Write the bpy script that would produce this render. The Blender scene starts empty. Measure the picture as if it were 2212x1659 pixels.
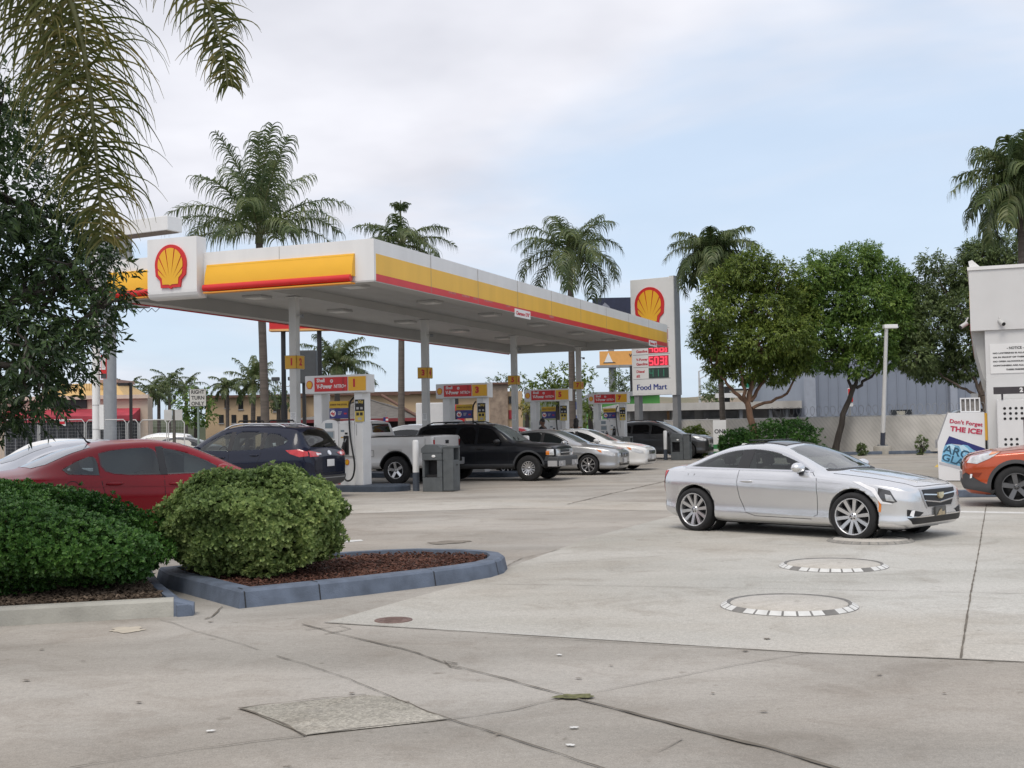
import bpy, bmesh, math, random
import numpy as np
from mathutils import Vector, Matrix
from mathutils.bvhtree import BVHTree
from mathutils.geometry import delaunay_2d_cdt
from mathutils.interpolate import poly_3d_calc
random.seed(7)
rng = np.random.default_rng(11)
SC = bpy.context.scene
COL = SC.collection
R = math.radians
PI = math.pi

# ---------------------------------------------------------------- camera
EYE = 1.6
FPX, CXP, CYP = 2590.0, 1106.0, 829.5          # calibration of the photograph (2212 px wide copy)
PITCH, ROLL = math.atan(93.5/2590), R(-1.1)
cam_d = bpy.data.cameras.new('camera')
cam = bpy.data.objects.new('camera', cam_d)
COL.objects.link(cam)
cam_d.sensor_width = 36
cam_d.lens = 36*FPX/2212
cam_d.clip_end = 3000
CAMROT = Matrix.Rotation(PI/2+PITCH, 3, 'X') @ Matrix.Rotation(ROLL, 3, 'Z')
cam.matrix_world = Matrix.Translation((0, 0, EYE)) @ CAMROT.to_4x4()
SC.camera = cam

def ray(x, y):
    return CAMROT @ Vector(((x-CXP)/FPX, -(y-CYP)/FPX, -1))
def G(x, y, z=0.0):                              # survey point on the level z
    d = ray(x, y); t = (z-EYE)/d.z
    return Vector((d.x*t, d.y*t, z))
def P(x, y, Y):                                  # survey point at distance Y
    d = ray(x, y); t = Y/d.y
    return Vector((d.x*t, d.y*t, EYE+d.z*t))

# ---------------------------------------------------------------- sky, sun, exposure
W = bpy.data.worlds.new('World'); SC.world = W; W.use_nodes = True
SUN_EL, SUN_AZ = R(58), R(200)                   # sun behind the photographer, veiled by cloud
def build_world():
    nt = W.node_tree; nt.nodes.clear(); L = nt.links.new
    N = nt.nodes.new
    out = N('ShaderNodeOutputWorld'); bg = N('ShaderNodeBackground')
    sky = N('ShaderNodeTexSky'); sky.sky_type = 'NISHITA'; sky.sun_disc = False
    sky.sun_elevation = SUN_EL; sky.sun_rotation = SUN_AZ
    sky.air_density = 1.0; sky.dust_density = 1.5; sky.ozone_density = 1.5
    tc = N('ShaderNodeTexCoord'); sep = N('ShaderNodeSeparateXYZ')
    L(tc.outputs['Generated'], sep.inputs[0])
    def math_(op, a, b=None, c=None):
        m = N('ShaderNodeMath'); m.operation = op
        for i, v in enumerate((a, b, c)):
            if v is None: continue
            if isinstance(v, (int, float)): m.inputs[i].default_value = v
            else: L(v, m.inputs[i])
        return m.outputs[0]
    zc = math_('MAXIMUM', sep.outputs['Z'], 0.0)
    den = math_('ADD', zc, 0.16)
    px = math_('DIVIDE', sep.outputs['X'], den); py = math_('DIVIDE', sep.outputs['Y'], den)
    cmb = N('ShaderNodeCombineXYZ'); L(px, cmb.inputs[0]); L(py, cmb.inputs[1])
    n1 = N('ShaderNodeTexNoise'); n1.inputs['Scale'].default_value = 0.85; n1.inputs['Detail'].default_value = 5
    n1.inputs['Roughness'].default_value = 0.5; n1.inputs['Distortion'].default_value = 0.35
    mp = N('ShaderNodeMapping'); mp.inputs['Location'].default_value = SKY_OFF
    mp.inputs['Rotation'].default_value = (0, 0, 0.35); mp.inputs['Scale'].default_value = (1.0, 1.0, 1)
    L(cmb.outputs[0], mp.inputs[0]); L(mp.outputs[0], n1.inputs['Vector'])
    # cloud cover: a veil overhead that thins towards the right and the horizon
    el = N('ShaderNodeMapRange'); el.inputs['From Min'].default_value = 0.11; el.inputs['From Max'].default_value = 0.25
    el.inputs['To Min'].default_value = -0.10; el.inputs['To Max'].default_value = 0.17
    L(sep.outputs['Z'], el.inputs['Value'])
    side = math_('MULTIPLY', sep.outputs['X'], -0.12)
    cov = math_('ADD', math_('ADD', n1.outputs['Fac'], el.outputs[0]), side)
    mr = N('ShaderNodeMapRange'); mr.interpolation_type = 'SMOOTHSTEP'
    mr.inputs['From Min'].default_value = 0.38; mr.inputs['From Max'].default_value = 0.66
    mr.inputs['To Min'].default_value = 0.18; mr.inputs['To Max'].default_value = 1.0
    L(cov, mr.inputs['Value'])
    n2 = N('ShaderNodeTexNoise'); n2.inputs['Scale'].default_value = 2.0; n2.inputs['Detail'].default_value = 4
    L(mp.outputs[0], n2.inputs['Vector'])
    cr = N('ShaderNodeValToRGB')
    cr.color_ramp.elements[0].position = 0.32; cr.color_ramp.elements[0].color = (0.61, 0.62, 0.68, 1)
    cr.color_ramp.elements[1].position = 0.66; cr.color_ramp.elements[1].color = (0.76, 0.765, 0.82, 1)
    L(n2.outputs['Fac'], cr.inputs[0])
    sk = N('ShaderNodeVectorMath'); sk.operation = 'SCALE'; sk.inputs['Scale'].default_value = SKY_STR
    L(sky.outputs[0], sk.inputs[0])
    # high thin haze in the clear part: pale blue instead of deep blue
    veil = N('ShaderNodeMix'); veil.data_type = 'RGBA'; veil.inputs[0].default_value = 0.62
    L(sk.outputs[0], veil.inputs[6]); veil.inputs[7].default_value = (0.62, 0.77, 0.96, 1)
    mx = N('ShaderNodeMix'); mx.data_type = 'RGBA'
    L(mr.outputs[0], mx.inputs[0]); L(veil.outputs[2], mx.inputs[6]); L(cr.outputs[0], mx.inputs[7])
    L(mx.outputs[2], bg.inputs['Color']); bg.inputs['Strength'].default_value = 1.0
    L(bg.outputs[0], out.inputs[0])
SKY_OFF = (3.1, 1.7, 0.0); SKY_STR = 0.09
build_world()
sun_d = bpy.data.lights.new('sun', 'SUN'); sun = bpy.data.objects.new('sun', sun_d); COL.objects.link(sun)
sun_d.energy = 1.5; sun_d.angle = R(28); sun_d.color = (1.0, 0.93, 0.83)
_sd = Vector((math.sin(SUN_AZ)*math.cos(SUN_EL), math.cos(SUN_AZ)*math.cos(SUN_EL), math.sin(SUN_EL)))
sun.rotation_euler = _sd.to_track_quat('Z', 'Y').to_euler()
SC.view_settings.view_transform = 'Standard'; SC.view_settings.look = 'None'
SC.view_settings.exposure = 0.31; SC.view_settings.gamma = 1
SC.render.engine = 'CYCLES'
SC.cycles.max_bounces = 8; SC.cycles.transparent_max_bounces = 12; SC.cycles.use_denoising = True

# ---------------------------------------------------------------- materials
_MATS = {}
def mat(name, col, rough=0.6, metal=0.0, var=0.06, scale=3.0, bump=0.0, bscale=40, coat=0.0, spec=0.5, emit=None, trans=0.0, col2=None, detail=4, squash=None):
    if name in _MATS: return _MATS[name]
    m = bpy.data.materials.new(name); m.use_nodes = True
    nt = m.node_tree; L = nt.links.new; b = nt.nodes['Principled BSDF']
    tc = nt.nodes.new('ShaderNodeTexCoord')
    src = tc.outputs['Object']
    if squash:
        mp = nt.nodes.new('ShaderNodeMapping'); mp.inputs['Scale'].default_value = squash
        L(src, mp.inputs[0]); src = mp.outputs[0]
    n = nt.nodes.new('ShaderNodeTexNoise'); n.inputs['Scale'].default_value = scale; n.inputs['Detail'].default_value = detail
    L(src, n.inputs['Vector'])
    cr = nt.nodes.new('ShaderNodeValToRGB')
    c2 = col2 if col2 else tuple(min(1, c*(1+var)) for c in col)
    c1 = col if col2 else tuple(c*(1-var) for c in col)
    cr.color_ramp.elements[0].position = 0.3; cr.color_ramp.elements[0].color = (*c1, 1)
    cr.color_ramp.elements[1].position = 0.7; cr.color_ramp.elements[1].color = (*c2, 1)
    L(n.outputs['Fac'], cr.inputs[0]); L(cr.outputs[0], b.inputs['Base Color'])
    b.inputs['Roughness'].default_value = rough; b.inputs['Metallic'].default_value = metal
    b.inputs['Specular IOR Level'].default_value = spec
    if coat: b.inputs['Coat Weight'].default_value = coat; b.inputs['Coat Roughness'].default_value = 0.04
    if emit: b.inputs['Emission Color'].default_value = (*emit[:3], 1); b.inputs['Emission Strength'].default_value = emit[3]
    if bump:
        n2 = nt.nodes.new('ShaderNodeTexNoise'); n2.inputs['Scale'].default_value = bscale; n2.inputs['Detail'].default_value = 5
        bp = nt.nodes.new('ShaderNodeBump'); bp.inputs['Strength'].default_value = bump; bp.inputs['Distance'].default_value = 0.02
        L(src, n2.inputs['Vector']); L(n2.outputs['Fac'], bp.inputs['Height']); L(bp.outputs[0], b.inputs['Normal'])
    _MATS[name] = m
    return m

def leafmat(name, dark, mid, light, trans=0.3, rough=0.45):
    if name in _MATS: return _MATS[name]
    m = bpy.data.materials.new(name); m.use_nodes = True
    nt = m.node_tree; L = nt.links.new; b = nt.nodes['Principled BSDF']; out = nt.nodes['Material Output']
    g = nt.nodes.new('ShaderNodeNewGeometry'); cr = nt.nodes.new('ShaderNodeValToRGB')
    tc = nt.nodes.new('ShaderNodeTexCoord'); n = nt.nodes.new('ShaderNodeTexNoise'); n.inputs['Scale'].default_value = 1.1
    L(tc.outputs['Object'], n.inputs['Vector'])
    mm = nt.nodes.new('ShaderNodeMath'); mm.operation = 'MULTIPLY_ADD'; mm.inputs[1].default_value = 0.55; 
    L(g.outputs['Random Per Island'], mm.inputs[0])
    m2 = nt.nodes.new('ShaderNodeMath'); m2.operation = 'MULTIPLY_ADD'; m2.inputs[1].default_value = 1.1; m2.inputs[2].default_value = -0.3
    L(n.outputs['Fac'], m2.inputs[0]); L(m2.outputs[0], mm.inputs[2])
    e = cr.color_ramp.elements
    e[0].position = 0.15; e[0].color = (*dark, 1); e[1].position = 0.95; e[1].color = (*light, 1)
    k = e.new(0.55); k.color = (*mid, 1)
    L(mm.outputs[0], cr.inputs[0]); L(cr.outputs[0], b.inputs['Base Color'])
    b.inputs['Roughness'].default_value = rough; b.inputs['Specular IOR Level'].default_value = 0.35
    if trans:
        t = nt.nodes.new('ShaderNodeBsdfTranslucent'); ms = nt.nodes.new('ShaderNodeMixShader'); ms.inputs[0].default_value = trans
        L(cr.outputs[0], t.inputs['Color']); L(b.outputs[0], ms.inputs[1]); L(t.outputs[0], ms.inputs[2]); L(ms.outputs[0], out.inputs['Surface'])
    _MATS[name] = m
    return m

WHITE = mat('white_paint', (0.80, 0.80, 0.79), 0.45, var=0.03)
WALLW = mat('white_stucco', (0.66, 0.66, 0.655), 0.85, var=0.03, bump=0.15, bscale=120)
YEL = mat('yellow_panel', (0.80, 0.42, 0.02), 0.35, var=0.02)
YELB = mat('yellow_plate', (0.72, 0.40, 0.04), 0.5, var=0.05)
RED = mat('red_panel', (0.60, 0.02, 0.02), 0.35, var=0.03)
REDP = mat('red_print', (0.55, 0.015, 0.03), 0.4, var=0.02)
GREYL = mat('light_grey_metal', (0.50, 0.50, 0.49), 0.5, var=0.08)
GREYM = mat('mid_grey_metal', (0.26, 0.27, 0.28), 0.5, var=0.08)
GREYD = mat('dark_grey_plastic', (0.055, 0.06, 0.065), 0.55, var=0.1)
BLACK = mat('black_plastic', (0.012, 0.012, 0.013), 0.5, var=0.1)
RUBBER = mat('tyre_rubber', (0.016, 0.016, 0.017), 0.85, var=0.2, scale=20)
CHROME = mat('chrome', (0.75, 0.75, 0.76), 0.12, 1.0, var=0.02)
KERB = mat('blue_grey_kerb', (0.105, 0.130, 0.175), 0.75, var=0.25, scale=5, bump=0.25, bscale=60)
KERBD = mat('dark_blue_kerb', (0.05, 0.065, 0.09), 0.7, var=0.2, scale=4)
BLUEP = mat('blue_print', (0.02, 0.025, 0.16), 0.4)
GLASS = mat('tinted_glass', (0.012, 0.015, 0.016), 0.04, 0, var=0.0, spec=0.6)
GLASSW = mat('windshield_glass', (0.13, 0.155, 0.155), 0.03, 0, var=0.3, scale=1.2, spec=1.0)  # base colour raised to imitate sky reflection and the cabin behind
CONC = mat('old_concrete_block', (0.36, 0.34, 0.30), 0.9, var=0.15, scale=4, bump=0.3, bscale=50)

# ---------------------------------------------------------------- mesh builder
class MB:
    def __init__(s): s.v = []; s.f = []; s.m = []; s.sm = []
    def add(s, vs, fs, mi=0, smooth=False, M=None):
        o = len(s.v)
        for p in vs:
            p = Vector(p)
            if M is not None: p = M @ p
            s.v.append(p)
        for f in fs:
            s.f.append(tuple(o+i for i in f)); s.m.append(mi); s.sm.append(smooth)
        return s
    def box(s, c, d, mi=0, rz=0, M=None, bev=0.0):
        x, y, z = d[0]/2, d[1]/2, d[2]/2
        T = Matrix.Translation(c) @ Matrix.Rotation(rz, 4, 'Z')
        if M is not None: T = M @ T
        b = min(bev, x*.9, y*.9, z*.9)
        if b <= 0:
            vs = [(-x,-y,-z),(x,-y,-z),(x,y,-z),(-x,y,-z),(-x,-y,z),(x,-y,z),(x,y,z),(-x,y,z)]
            fs = [(3,2,1,0),(4,5,6,7),(0,1,5,4),(1,2,6,5),(2,3,7,6),(3,0,4,7)]
            return s.add(vs, fs, mi, False, T)
        bm = bmesh.new(); bmesh.ops.create_cube(bm, size=1)
        for v in bm.verts: v.co = Vector((v.co.x*2*x, v.co.y*2*y, v.co.z*2*z))
        bmesh.ops.bevel(bm, geom=bm.edges[:], offset=b, segments=2, affect='EDGES', profile=0.6)
        bm.verts.index_update()
        s.add([v.co.copy() for v in bm.verts], [tuple(v.index for v in f.verts) for f in bm.faces], mi, False, T)
        bm.free(); return s
    def box2(s, a, b, mi=0, M=None, bev=0.0):
        return s.box([(a[i]+b[i])/2 for i in range(3)], [abs(b[i]-a[i]) for i in range(3)], mi, 0, M, bev)
    def cyl(s, p0, p1, r0, r1=None, n=16, mi=0, caps=True, smooth=True, M=None):
        r1 = r0 if r1 is None else r1
        return s.tube([p0, p1], [r0, r1], n, mi, caps, smooth, M)
    def tube(s, pts, r, n=8, mi=0, caps=True, smooth=True, M=None):
        pts = [Vector(p) for p in pts]
        rr = r if isinstance(r, (list, tuple)) else [r]*len(pts)
        vs = []; up = None
        for i, p in enumerate(pts):
            a = pts[max(0, i-1)]; b = pts[min(len(pts)-1, i+1)]
            t = (b-a).normalized()
            if up is None:
                up = Vector((0,0,1)) if abs(t.z) < 0.95 else Vector((1,0,0))
            u = (up - t*up.dot(t)).normalized(); w = t.cross(u); up = u
            for k in range(n):
                an = 2*PI*k/n
                vs.append(p + (u*math.cos(an)+w*math.sin(an))*rr[i])
        fs = []
        for i in range(len(pts)-1):
            for k in range(n):
                k2 = (k+1) % n
                fs.append((i*n+k, i*n+k2, (i+1)*n+k2, (i+1)*n+k))
        s.add(vs, fs, mi, smooth, M)
        if caps:
            o = len(pts)-1
            s.add(vs[:n], [tuple(range(n-1, -1, -1))], mi, False, M)
            s.add(vs[o*n:], [tuple(range(n))], mi, False, M)
        return s
    def lathe(s, prof, n=24, mi=0, M=None, smooth=True):       # prof: (r, z) list about Z
        vs = []; fs = []
        for r, z in prof:
            for k in range(n):
                a = 2*PI*k/n; vs.append((r*math.cos(a), r*math.sin(a), z))
        for i in range(len(prof)-1):
            for k in range(n):
                k2 = (k+1) % n
                fs.append((i*n+k, i*n+k2, (i+1)*n+k2, (i+1)*n+k))
        return s.add(vs, fs, mi, smooth, M)
    def prism(s, poly, h0, h1, mi=0, M=None, smooth=False, side=None):   # poly in XY extruded z h0..h1
        n = len(poly)
        a = sum(poly[i][0]*poly[(i+1)%n][1]-poly[(i+1)%n][0]*poly[i][1] for i in range(n))
        if a < 0: poly = poly[::-1]
        vs = [(p[0], p[1], h0) for p in poly]+[(p[0], p[1], h1) for p in poly]
        s.add(vs, [tuple(range(n-1, -1, -1)), tuple(range(n, 2*n))], mi, False, M)
        s.add(vs, [(i, (i+1)%n, n+(i+1)%n, n+i) for i in range(n)], mi if side is None else side, smooth, M)
        return s
    def ell(s, c, r, mi=0, n=12, m=8, M=None):
        vs = []; fs = []
        for j in range(m+1):
            t = PI*j/m
            for k in range(n):
                a = 2*PI*k/n
                vs.append((c[0]+r[0]*math.sin(t)*math.cos(a), c[1]+r[1]*math.sin(t)*math.sin(a), c[2]+r[2]*math.cos(t)))
        for j in range(m):
            for k in range(n):
                fs.append((j*n+k, (j+1)*n+k, (j+1)*n+(k+1)%n, j*n+(k+1)%n))
        return s.add(vs, fs, mi, True, M)
    def mesh(s, name, mats):
        me = bpy.data.meshes.new(name)
        me.from_pydata([tuple(v) for v in s.v], [], s.f)
        for m in (mats if isinstance(mats, (list, tuple)) else [mats]): me.materials.append(m)
        me.polygons.foreach_set('material_index', s.m); me.polygons.foreach_set('use_smooth', s.sm)
        me.update(); return me
    def build(s, name, mats, parent=None, loc=None, rz=None):
        return link(name, s.mesh(name, mats), parent, loc, rz)

def link(name, me, parent=None, loc=None, rz=None):
    o = bpy.data.objects.new(name, me); COL.objects.link(o)
    if parent: o.parent = parent
    if loc is not None: o.location = loc
    if rz is not None: o.rotation_euler = (0, 0, rz)
    return o
def tag(o, label=None, cat=None, group=None, kind=None):
    if label: o['label'] = label
    if cat: o['category'] = cat
    if group: o['group'] = group
    if kind: o['kind'] = kind
    return o
def thing(name, label, cat, loc=(0,0,0), rz=0, group=None):
    o = bpy.data.objects.new(name, None); COL.objects.link(o)
    o.empty_display_size = 0.3
    o.location = loc; o.rotation_euler = (0, 0, rz)
    return tag(o, label, cat, group)
def kids(o): return [c for c in list(COL.objects) if c.parent == o]
def copy_tree(o, parent=None):
    c = o.copy(); COL.objects.link(c)
    if parent: c.parent = parent
    for ch in list(o.children): copy_tree(ch, c)
    return c

# ---------------------------------------------------------------- lettering (flat text facing local -Y unless M given)
FACE = Matrix.Rotation(PI/2, 4, 'X')
def text_mb(mb, s, size, at, mi=0, align='CENTER', bold=0.0, M=None, ext=0.003, width=None, shear=0.0, height=None):
    cu = bpy.data.curves.new('t', 'FONT'); cu.body = s; cu.size = size; cu.align_x = align; cu.align_y = 'CENTER'
    cu.offset = bold; cu.extrude = ext; cu.resolution_u = 3; cu.shear = shear
    ob = bpy.data.objects.new('t', cu)
    me = bpy.data.meshes.new_from_object(ob)
    vs = [Vector(v.co) for v in me.vertices]
    if vs and (width or height):
        xs = [v.x for v in vs]; ys = [v.y for v in vs]
        w = max(xs)-min(xs); cx = (max(xs)+min(xs))/2; h = max(ys)-min(ys); cy = (max(ys)+min(ys))/2
        k = width/w if width else 1
        kh = height/h if height else (min(k, 1.0) if width else 1)
        for v in vs:
            v.x = (v.x-cx)*k+(0 if align == 'CENTER' else min(xs)+w*k/2)
            v.y = (v.y-cy)*kh
    T = Matrix.Translation(at) @ FACE
    if M is not None: T = M @ T
    mb.add(vs, [tuple(p.vertices) for p in me.polygons], mi, False, T)
    bpy.data.objects.remove(ob); bpy.data.curves.remove(cu); bpy.data.meshes.remove(me)
    return mb

# ---------------------------------------------------------------- shell emblem (XZ plane, facing -Y, width 1)
def _out(k=1.0):
    pts = []
    pts += [(-0.31,-0.56),(-0.06,-0.565),(0,-0.60),(0.06,-0.565),(0.31,-0.56),(0.335,-0.37)]
    pts += [(0.475,-0.235)]
    for i in range(25):
        a = R(-9) + R(198)*i/24
        pts.append((0.50*math.cos(a)*1.0, 0.055+0.53*math.sin(a)))
    pts += [(-0.475,-0.235),(-0.335,-0.37)]
    return pts
def emblem(parent, at, w, name='emblem', depth=0.05, M=None, simple=False):
    T = Matrix.Translation(at)
    if M is not None: T = M @ T
    T = T @ Matrix.Scale(w, 4) @ FACE
    mb = MB()
    o = _out()
    d = depth/w
    mb.prism(o, 0, d, 0, T)
    inn = [(x*0.80, (y-0.0)*0.845+0.0) for x, y in o]
    if simple:
        mb.prism(inn, d, d+0.02/w*0.3, 1, T)
        return mb.build(name, [RED, YEL], parent)
    # yellow scallop with six slits
    O = Vector((0, -0.46))
    rim = [Vector(p) for p in inn[6:-1]]
    def hit(a):
        dr = Vector((math.cos(a), math.sin(a))); best = None
        for i in range(len(inn)):
            p = Vector(inn[i]); q = Vector(inn[(i+1) % len(inn)]); e = q-p
            den = dr.x*e.y-dr.y*e.x
            if abs(den) < 1e-9: continue
            t = ((p-O).x*e.y-(p-O).y*e.x)/den; u = ((p-O).x*dr.y-(p-O).y*dr.x)/den
            if t > 0 and -1e-6 <= u <= 1+1e-6: best = max(best or 0, t)
        return O+dr*(best or 0.3)
    path = [Vector((-0.25,-0.475)), Vector((-0.05,-0.48)), Vector((0,-0.51)), Vector((0.05,-0.48)), Vector((0.25,-0.475)), Vector((0.265,-0.315))]
    a0, a1, n = R(37), R(143), 7
    slits = [a0+(a1-a0)*(i+0.5)/6.0 - 0 for i in range(6)]
    def arc(b0, b1, k=4): return [hit(b0+(b1-b0)*i/k) for i in range(k+1)]
    hw = 0.018
    prev = R(31)
    for s_ in slits:
        rr = (hit(s_)-O).length
        path += arc(prev, s_-hw/ rr*1.0, 4)
        path.append(O+Vector((math.cos(s_), math.sin(s_)))*0.20)
        prev = s_+hw/rr
    path += arc(prev, R(149), 4)
    path.append(Vector((-0.265,-0.315)))
    poly = [(p.x, p.y) for p in path]
    res = delaunay_2d_cdt([Vector(p) for p in poly], [], [list(range(len(poly)))], 1, 1e-6)
    mb.add([(p.x, p.y, d+0.012) for p in res[0]], [tuple(f) for f in res[2]], 1, False, T)
    mb.add([(p.x, p.y, d-0.002) for p in poly]+[(p.x, p.y, d+0.012) for p in [Vector(q) for q in poly]],
           [(i, (i+1)%len(poly), len(poly)+(i+1)%len(poly), len(poly)+i) for i in range(len(poly))], 1, False, T) if False else None
    return mb.build(name, [RED, YEL], parent)
# ================================================================= ground
def concrete_mat(name, c1, c2, stain, big=0.35, seed=0.0, agg=0.0):
    m = bpy.data.materials.new(name); m.use_nodes = True
    nt = m.node_tree; L = nt.links.new; N = nt.nodes.new; b = nt.nodes['Principled BSDF']
    tc = N('ShaderNodeTexCoord'); mp = N('ShaderNodeMapping'); mp.inputs['Location'].default_value = (seed, seed*2, 0)
    L(tc.outputs['Object'], mp.inputs[0])
    def noise(s, d=5, r=0.55, dist=0.0, src=None):
        n = N('ShaderNodeTexNoise'); n.inputs['Scale'].default_value = s; n.inputs['Detail'].default_value = d
        n.inputs['Roughness'].default_value = r; n.inputs['Distortion'].default_value = dist
        L(src if src else mp.outputs[0], n.inputs['Vector']); return n.outputs['Fac']
    def ramp(src, p0, c0, p1, c1_):
        r = N('ShaderNodeValToRGB'); r.color_ramp.elements[0].position = p0; r.color_ramp.elements[0].color = c0
        r.color_ramp.elements[1].position = p1; r.color_ramp.elements[1].color = c1_; L(src, r.inputs[0]); return r.outputs[0]
    def mul(a, bb, f=1.0):
        x = N('ShaderNodeMix'); x.data_type = 'RGBA'; x.blend_type = 'MULTIPLY'; x.inputs[0].default_value = f
        L(a, x.inputs[6]); L(bb, x.inputs[7]); return x.outputs[2]
    base = ramp(noise(big, 6, 0.6, 0.4), 0.3, (*c1, 1), 0.7, (*c2, 1))
    st = N('ShaderNodeMapping'); st.inputs['Rotation'].default_value = (0, 0, R(-62)); st.inputs['Scale'].default_value = (0.16, 0.55, 1)
    L(mp.outputs[0], st.inputs[0])
    streak = ramp(noise(1.0, 5, 0.6, 0.6, st.outputs[0]), 0.34, (stain, stain, stain*0.98, 1), 0.60, (1, 1, 1, 1))
    col = mul(base, streak, 0.8)
    tint = ramp(noise(0.16, 4, 0.6, 0.8), 0.36, (0.90, 0.84, 0.78, 1), 0.62, (1.03, 1.03, 1.03, 1)); col = mul(col, tint, 0.7)
    blotch = ramp(noise(1.3, 6, 0.65, 1.2), 0.34, (0.74, 0.71, 0.68, 1), 0.50, (1, 1, 1, 1)); col = mul(col, blotch, 0.55)
    spots = ramp(noise(7, 3, 0.5), 0.24, (0.62, 0.6, 0.57, 1), 0.33, (1, 1, 1, 1)); col = mul(col, spots, 0.8)
    fine = ramp(noise(60, 3, 0.7), 0.25, (0.80, 0.80, 0.80, 1), 0.75, (1.1, 1.1, 1.1, 1)); col = mul(col, fine, 0.9)
    grit = ramp(noise(260, 2, 0.8), 0.3, (0.82, 0.82, 0.82, 1), 0.7, (1.12, 1.12, 1.12, 1)); col = mul(col, grit, 0.8)
    for sc_, lo_, hi_ in ((22, .90, 1.09), (120, .84, 1.14)):
        col = mul(col, ramp(noise(sc_, 3, 0.75), 0.32, (lo_, lo_, lo_, 1), 0.68, (hi_, hi_, hi_, 1)), 1.0)
    if agg:
        vo = N('ShaderNodeTexVoronoi'); vo.inputs['Scale'].default_value = 62; L(mp.outputs[0], vo.inputs['Vector'])
        col = mul(col, ramp(vo.outputs['Color'], 0.15, (1-agg, 1-agg, 1-agg, 1), 0.8, (1+agg*.5, 1+agg*.5, 1+agg*.45, 1)), 1.0)
    L(col, b.inputs['Base Color']); b.inputs['Roughness'].default_value = 0.82; b.inputs['Specular IOR Level'].default_value = 0.35
    bp = N('ShaderNodeBump'); bp.inputs['Strength'].default_value = 0.25; bp.inputs['Distance'].default_value = 0.01
    L(noise(90, 4, 0.7), bp.inputs['Height']); L(bp.outputs[0], b.inputs['Normal'])
    return m
OLDC = concrete_mat('weathered_concrete', (0.368, 0.346, 0.314), (0.470, 0.446, 0.408), 0.68)
NEWC = concrete_mat('pale_concrete', (0.455, 0.445, 0.41), (0.54, 0.53, 0.495), 0.80, 0.3, 4.0)
PATCHC = concrete_mat('rough_patch_concrete', (0.40, 0.385, 0.34), (0.52, 0.50, 0.45), 0.7, 6.0, 2.0, .26)
BANDC = concrete_mat('drive_lane_concrete', (0.46, 0.44, 0.40), (0.54, 0.52, 0.48), 0.8, 0.5, 9.0)
ASPH = mat('asphalt', (0.085, 0.085, 0.088), 0.9, var=0.2, scale=2, bump=0.3, bscale=80)
SEAM = mat('dark_joint_filler', (0.135, 0.118, 0.095), 0.95, var=0.35, scale=6)
SEAMF = mat('faint_joint', (0.22, 0.20, 0.175), 0.95, var=0.3, scale=6)
PAINTW = mat('worn_white_line', (0.62, 0.62, 0.60), 0.8, var=0.15, scale=12)
PAINTY = mat('worn_yellow_line', (0.62, 0.42, 0.08), 0.8, var=0.15, scale=12)

def sheet(name, pts, m, z):
    mb = MB(); mb.add([(p[0], p[1], z) for p in pts], [tuple(range(len(pts)))])
    o = mb.build(name, m); o['kind'] = 'structure'; return o
_g = MB(); _g.add([(-1600,-60,-0.03),(1600,-60,-0.03),(1600,1800,-0.03),(-1600,1800,-0.03)], [(0,1,2,3)])
_g.build('ground', ASPH)['kind'] = 'structure'
sheet('forecourt_pavement', [(-13,-30),(45,-30),(45,60),(-14,68),(-22,40),(-13,14)], OLDC, 0.0)
sheet('street', [(-140,6),(-13.2,6),(-13.2,14),(-22.2,40.2),(-40,90),(-140,90)], ASPH, -0.012)
sheet('pale_slab', [G(700,1346),G(1000,1364),G(1400,1389),G(1745,1411),G(2080,1425),G(2330,1436),G(2290,1092),G(1700,1100),G(1462,1112),G(1280,1160),G(1110,1222),G(1000,1262)], NEWC, 0.004)
sheet('drive_lane', [G(740,1093),G(1110,1080),G(1450,1086),G(1460,1104),G(1100,1098),G(745,1110)], BANDC, 0.003)
sheet('rough_patch', [G(520,1531),G(790,1503),G(850,1508),G(968,1556),G(662,1590)], PATCHC, 0.006)

def crack(name, px, w=0.02, m=SEAM, z=0.009, jit=0.012, step=0.12):
    pts = [G(*p) for p in px]; fine = []
    for a, b in zip(pts, pts[1:]):
        n = max(1, int((b-a).length/step))
        for i in range(n): fine.append(a.lerp(b, i/n))
    fine.append(pts[-1])
    rr = random.Random(len(px)*13+int(px[0][0])); vs = []; fs = []
    off = 0
    for i, p in enumerate(fine):
        t = (fine[min(i+1, len(fine)-1)]-fine[max(0, i-1)]).normalized(); n = Vector((-t.y, t.x, 0))
        off = off*0.7+rr.uniform(-jit, jit)
        ww = w*rr.uniform(0.25, .9)/2
        c = p+n*off
        vs += [(c.x+n.x*ww, c.y+n.y*ww, z), (c.x-n.x*ww, c.y-n.y*ww, z)]
    for i in range(len(fine)-1): fs.append((2*i, 2*i+1, 2*i+3, 2*i+2))
    mb = MB(); mb.add(vs, fs); o = mb.build(name, m); o['kind'] = 'structure'; return o
crack('pavement_joint', [(650,1350),(760,1378),(905,1412),(985,1440),(1105,1471),(1237,1510)], 0.022)
crack('pavement_joint', [(1237,1510),(1360,1542),(1500,1578),(1660,1617),(1860,1680)], 0.045, jit=0.006)
crack('pavement_joint', [(345,1340),(470,1378),(560,1404)], 0.010, SEAMF)
crack('pavement_joint', [(600,1418),(735,1462),(850,1505),(972,1557)], 0.014, SEAM)
crack('pavement_joint', [(972,1557),(1060,1584),(1170,1620),(1330,1672)], 0.016)
crack('pavement_joint', [(1237,1507),(1170,1519),(1110,1535),(972,1553),(800,1572),(662,1590)], 0.014, SEAMF)
crack('pavement_joint', [(662,1591),(420,1621),(150,1660)], 0.012, SEAM)
crack('pavement_joint', [(1237,1505),(1440,1467),(1600,1436),(1745,1412)], 0.010, SEAMF)
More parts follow.
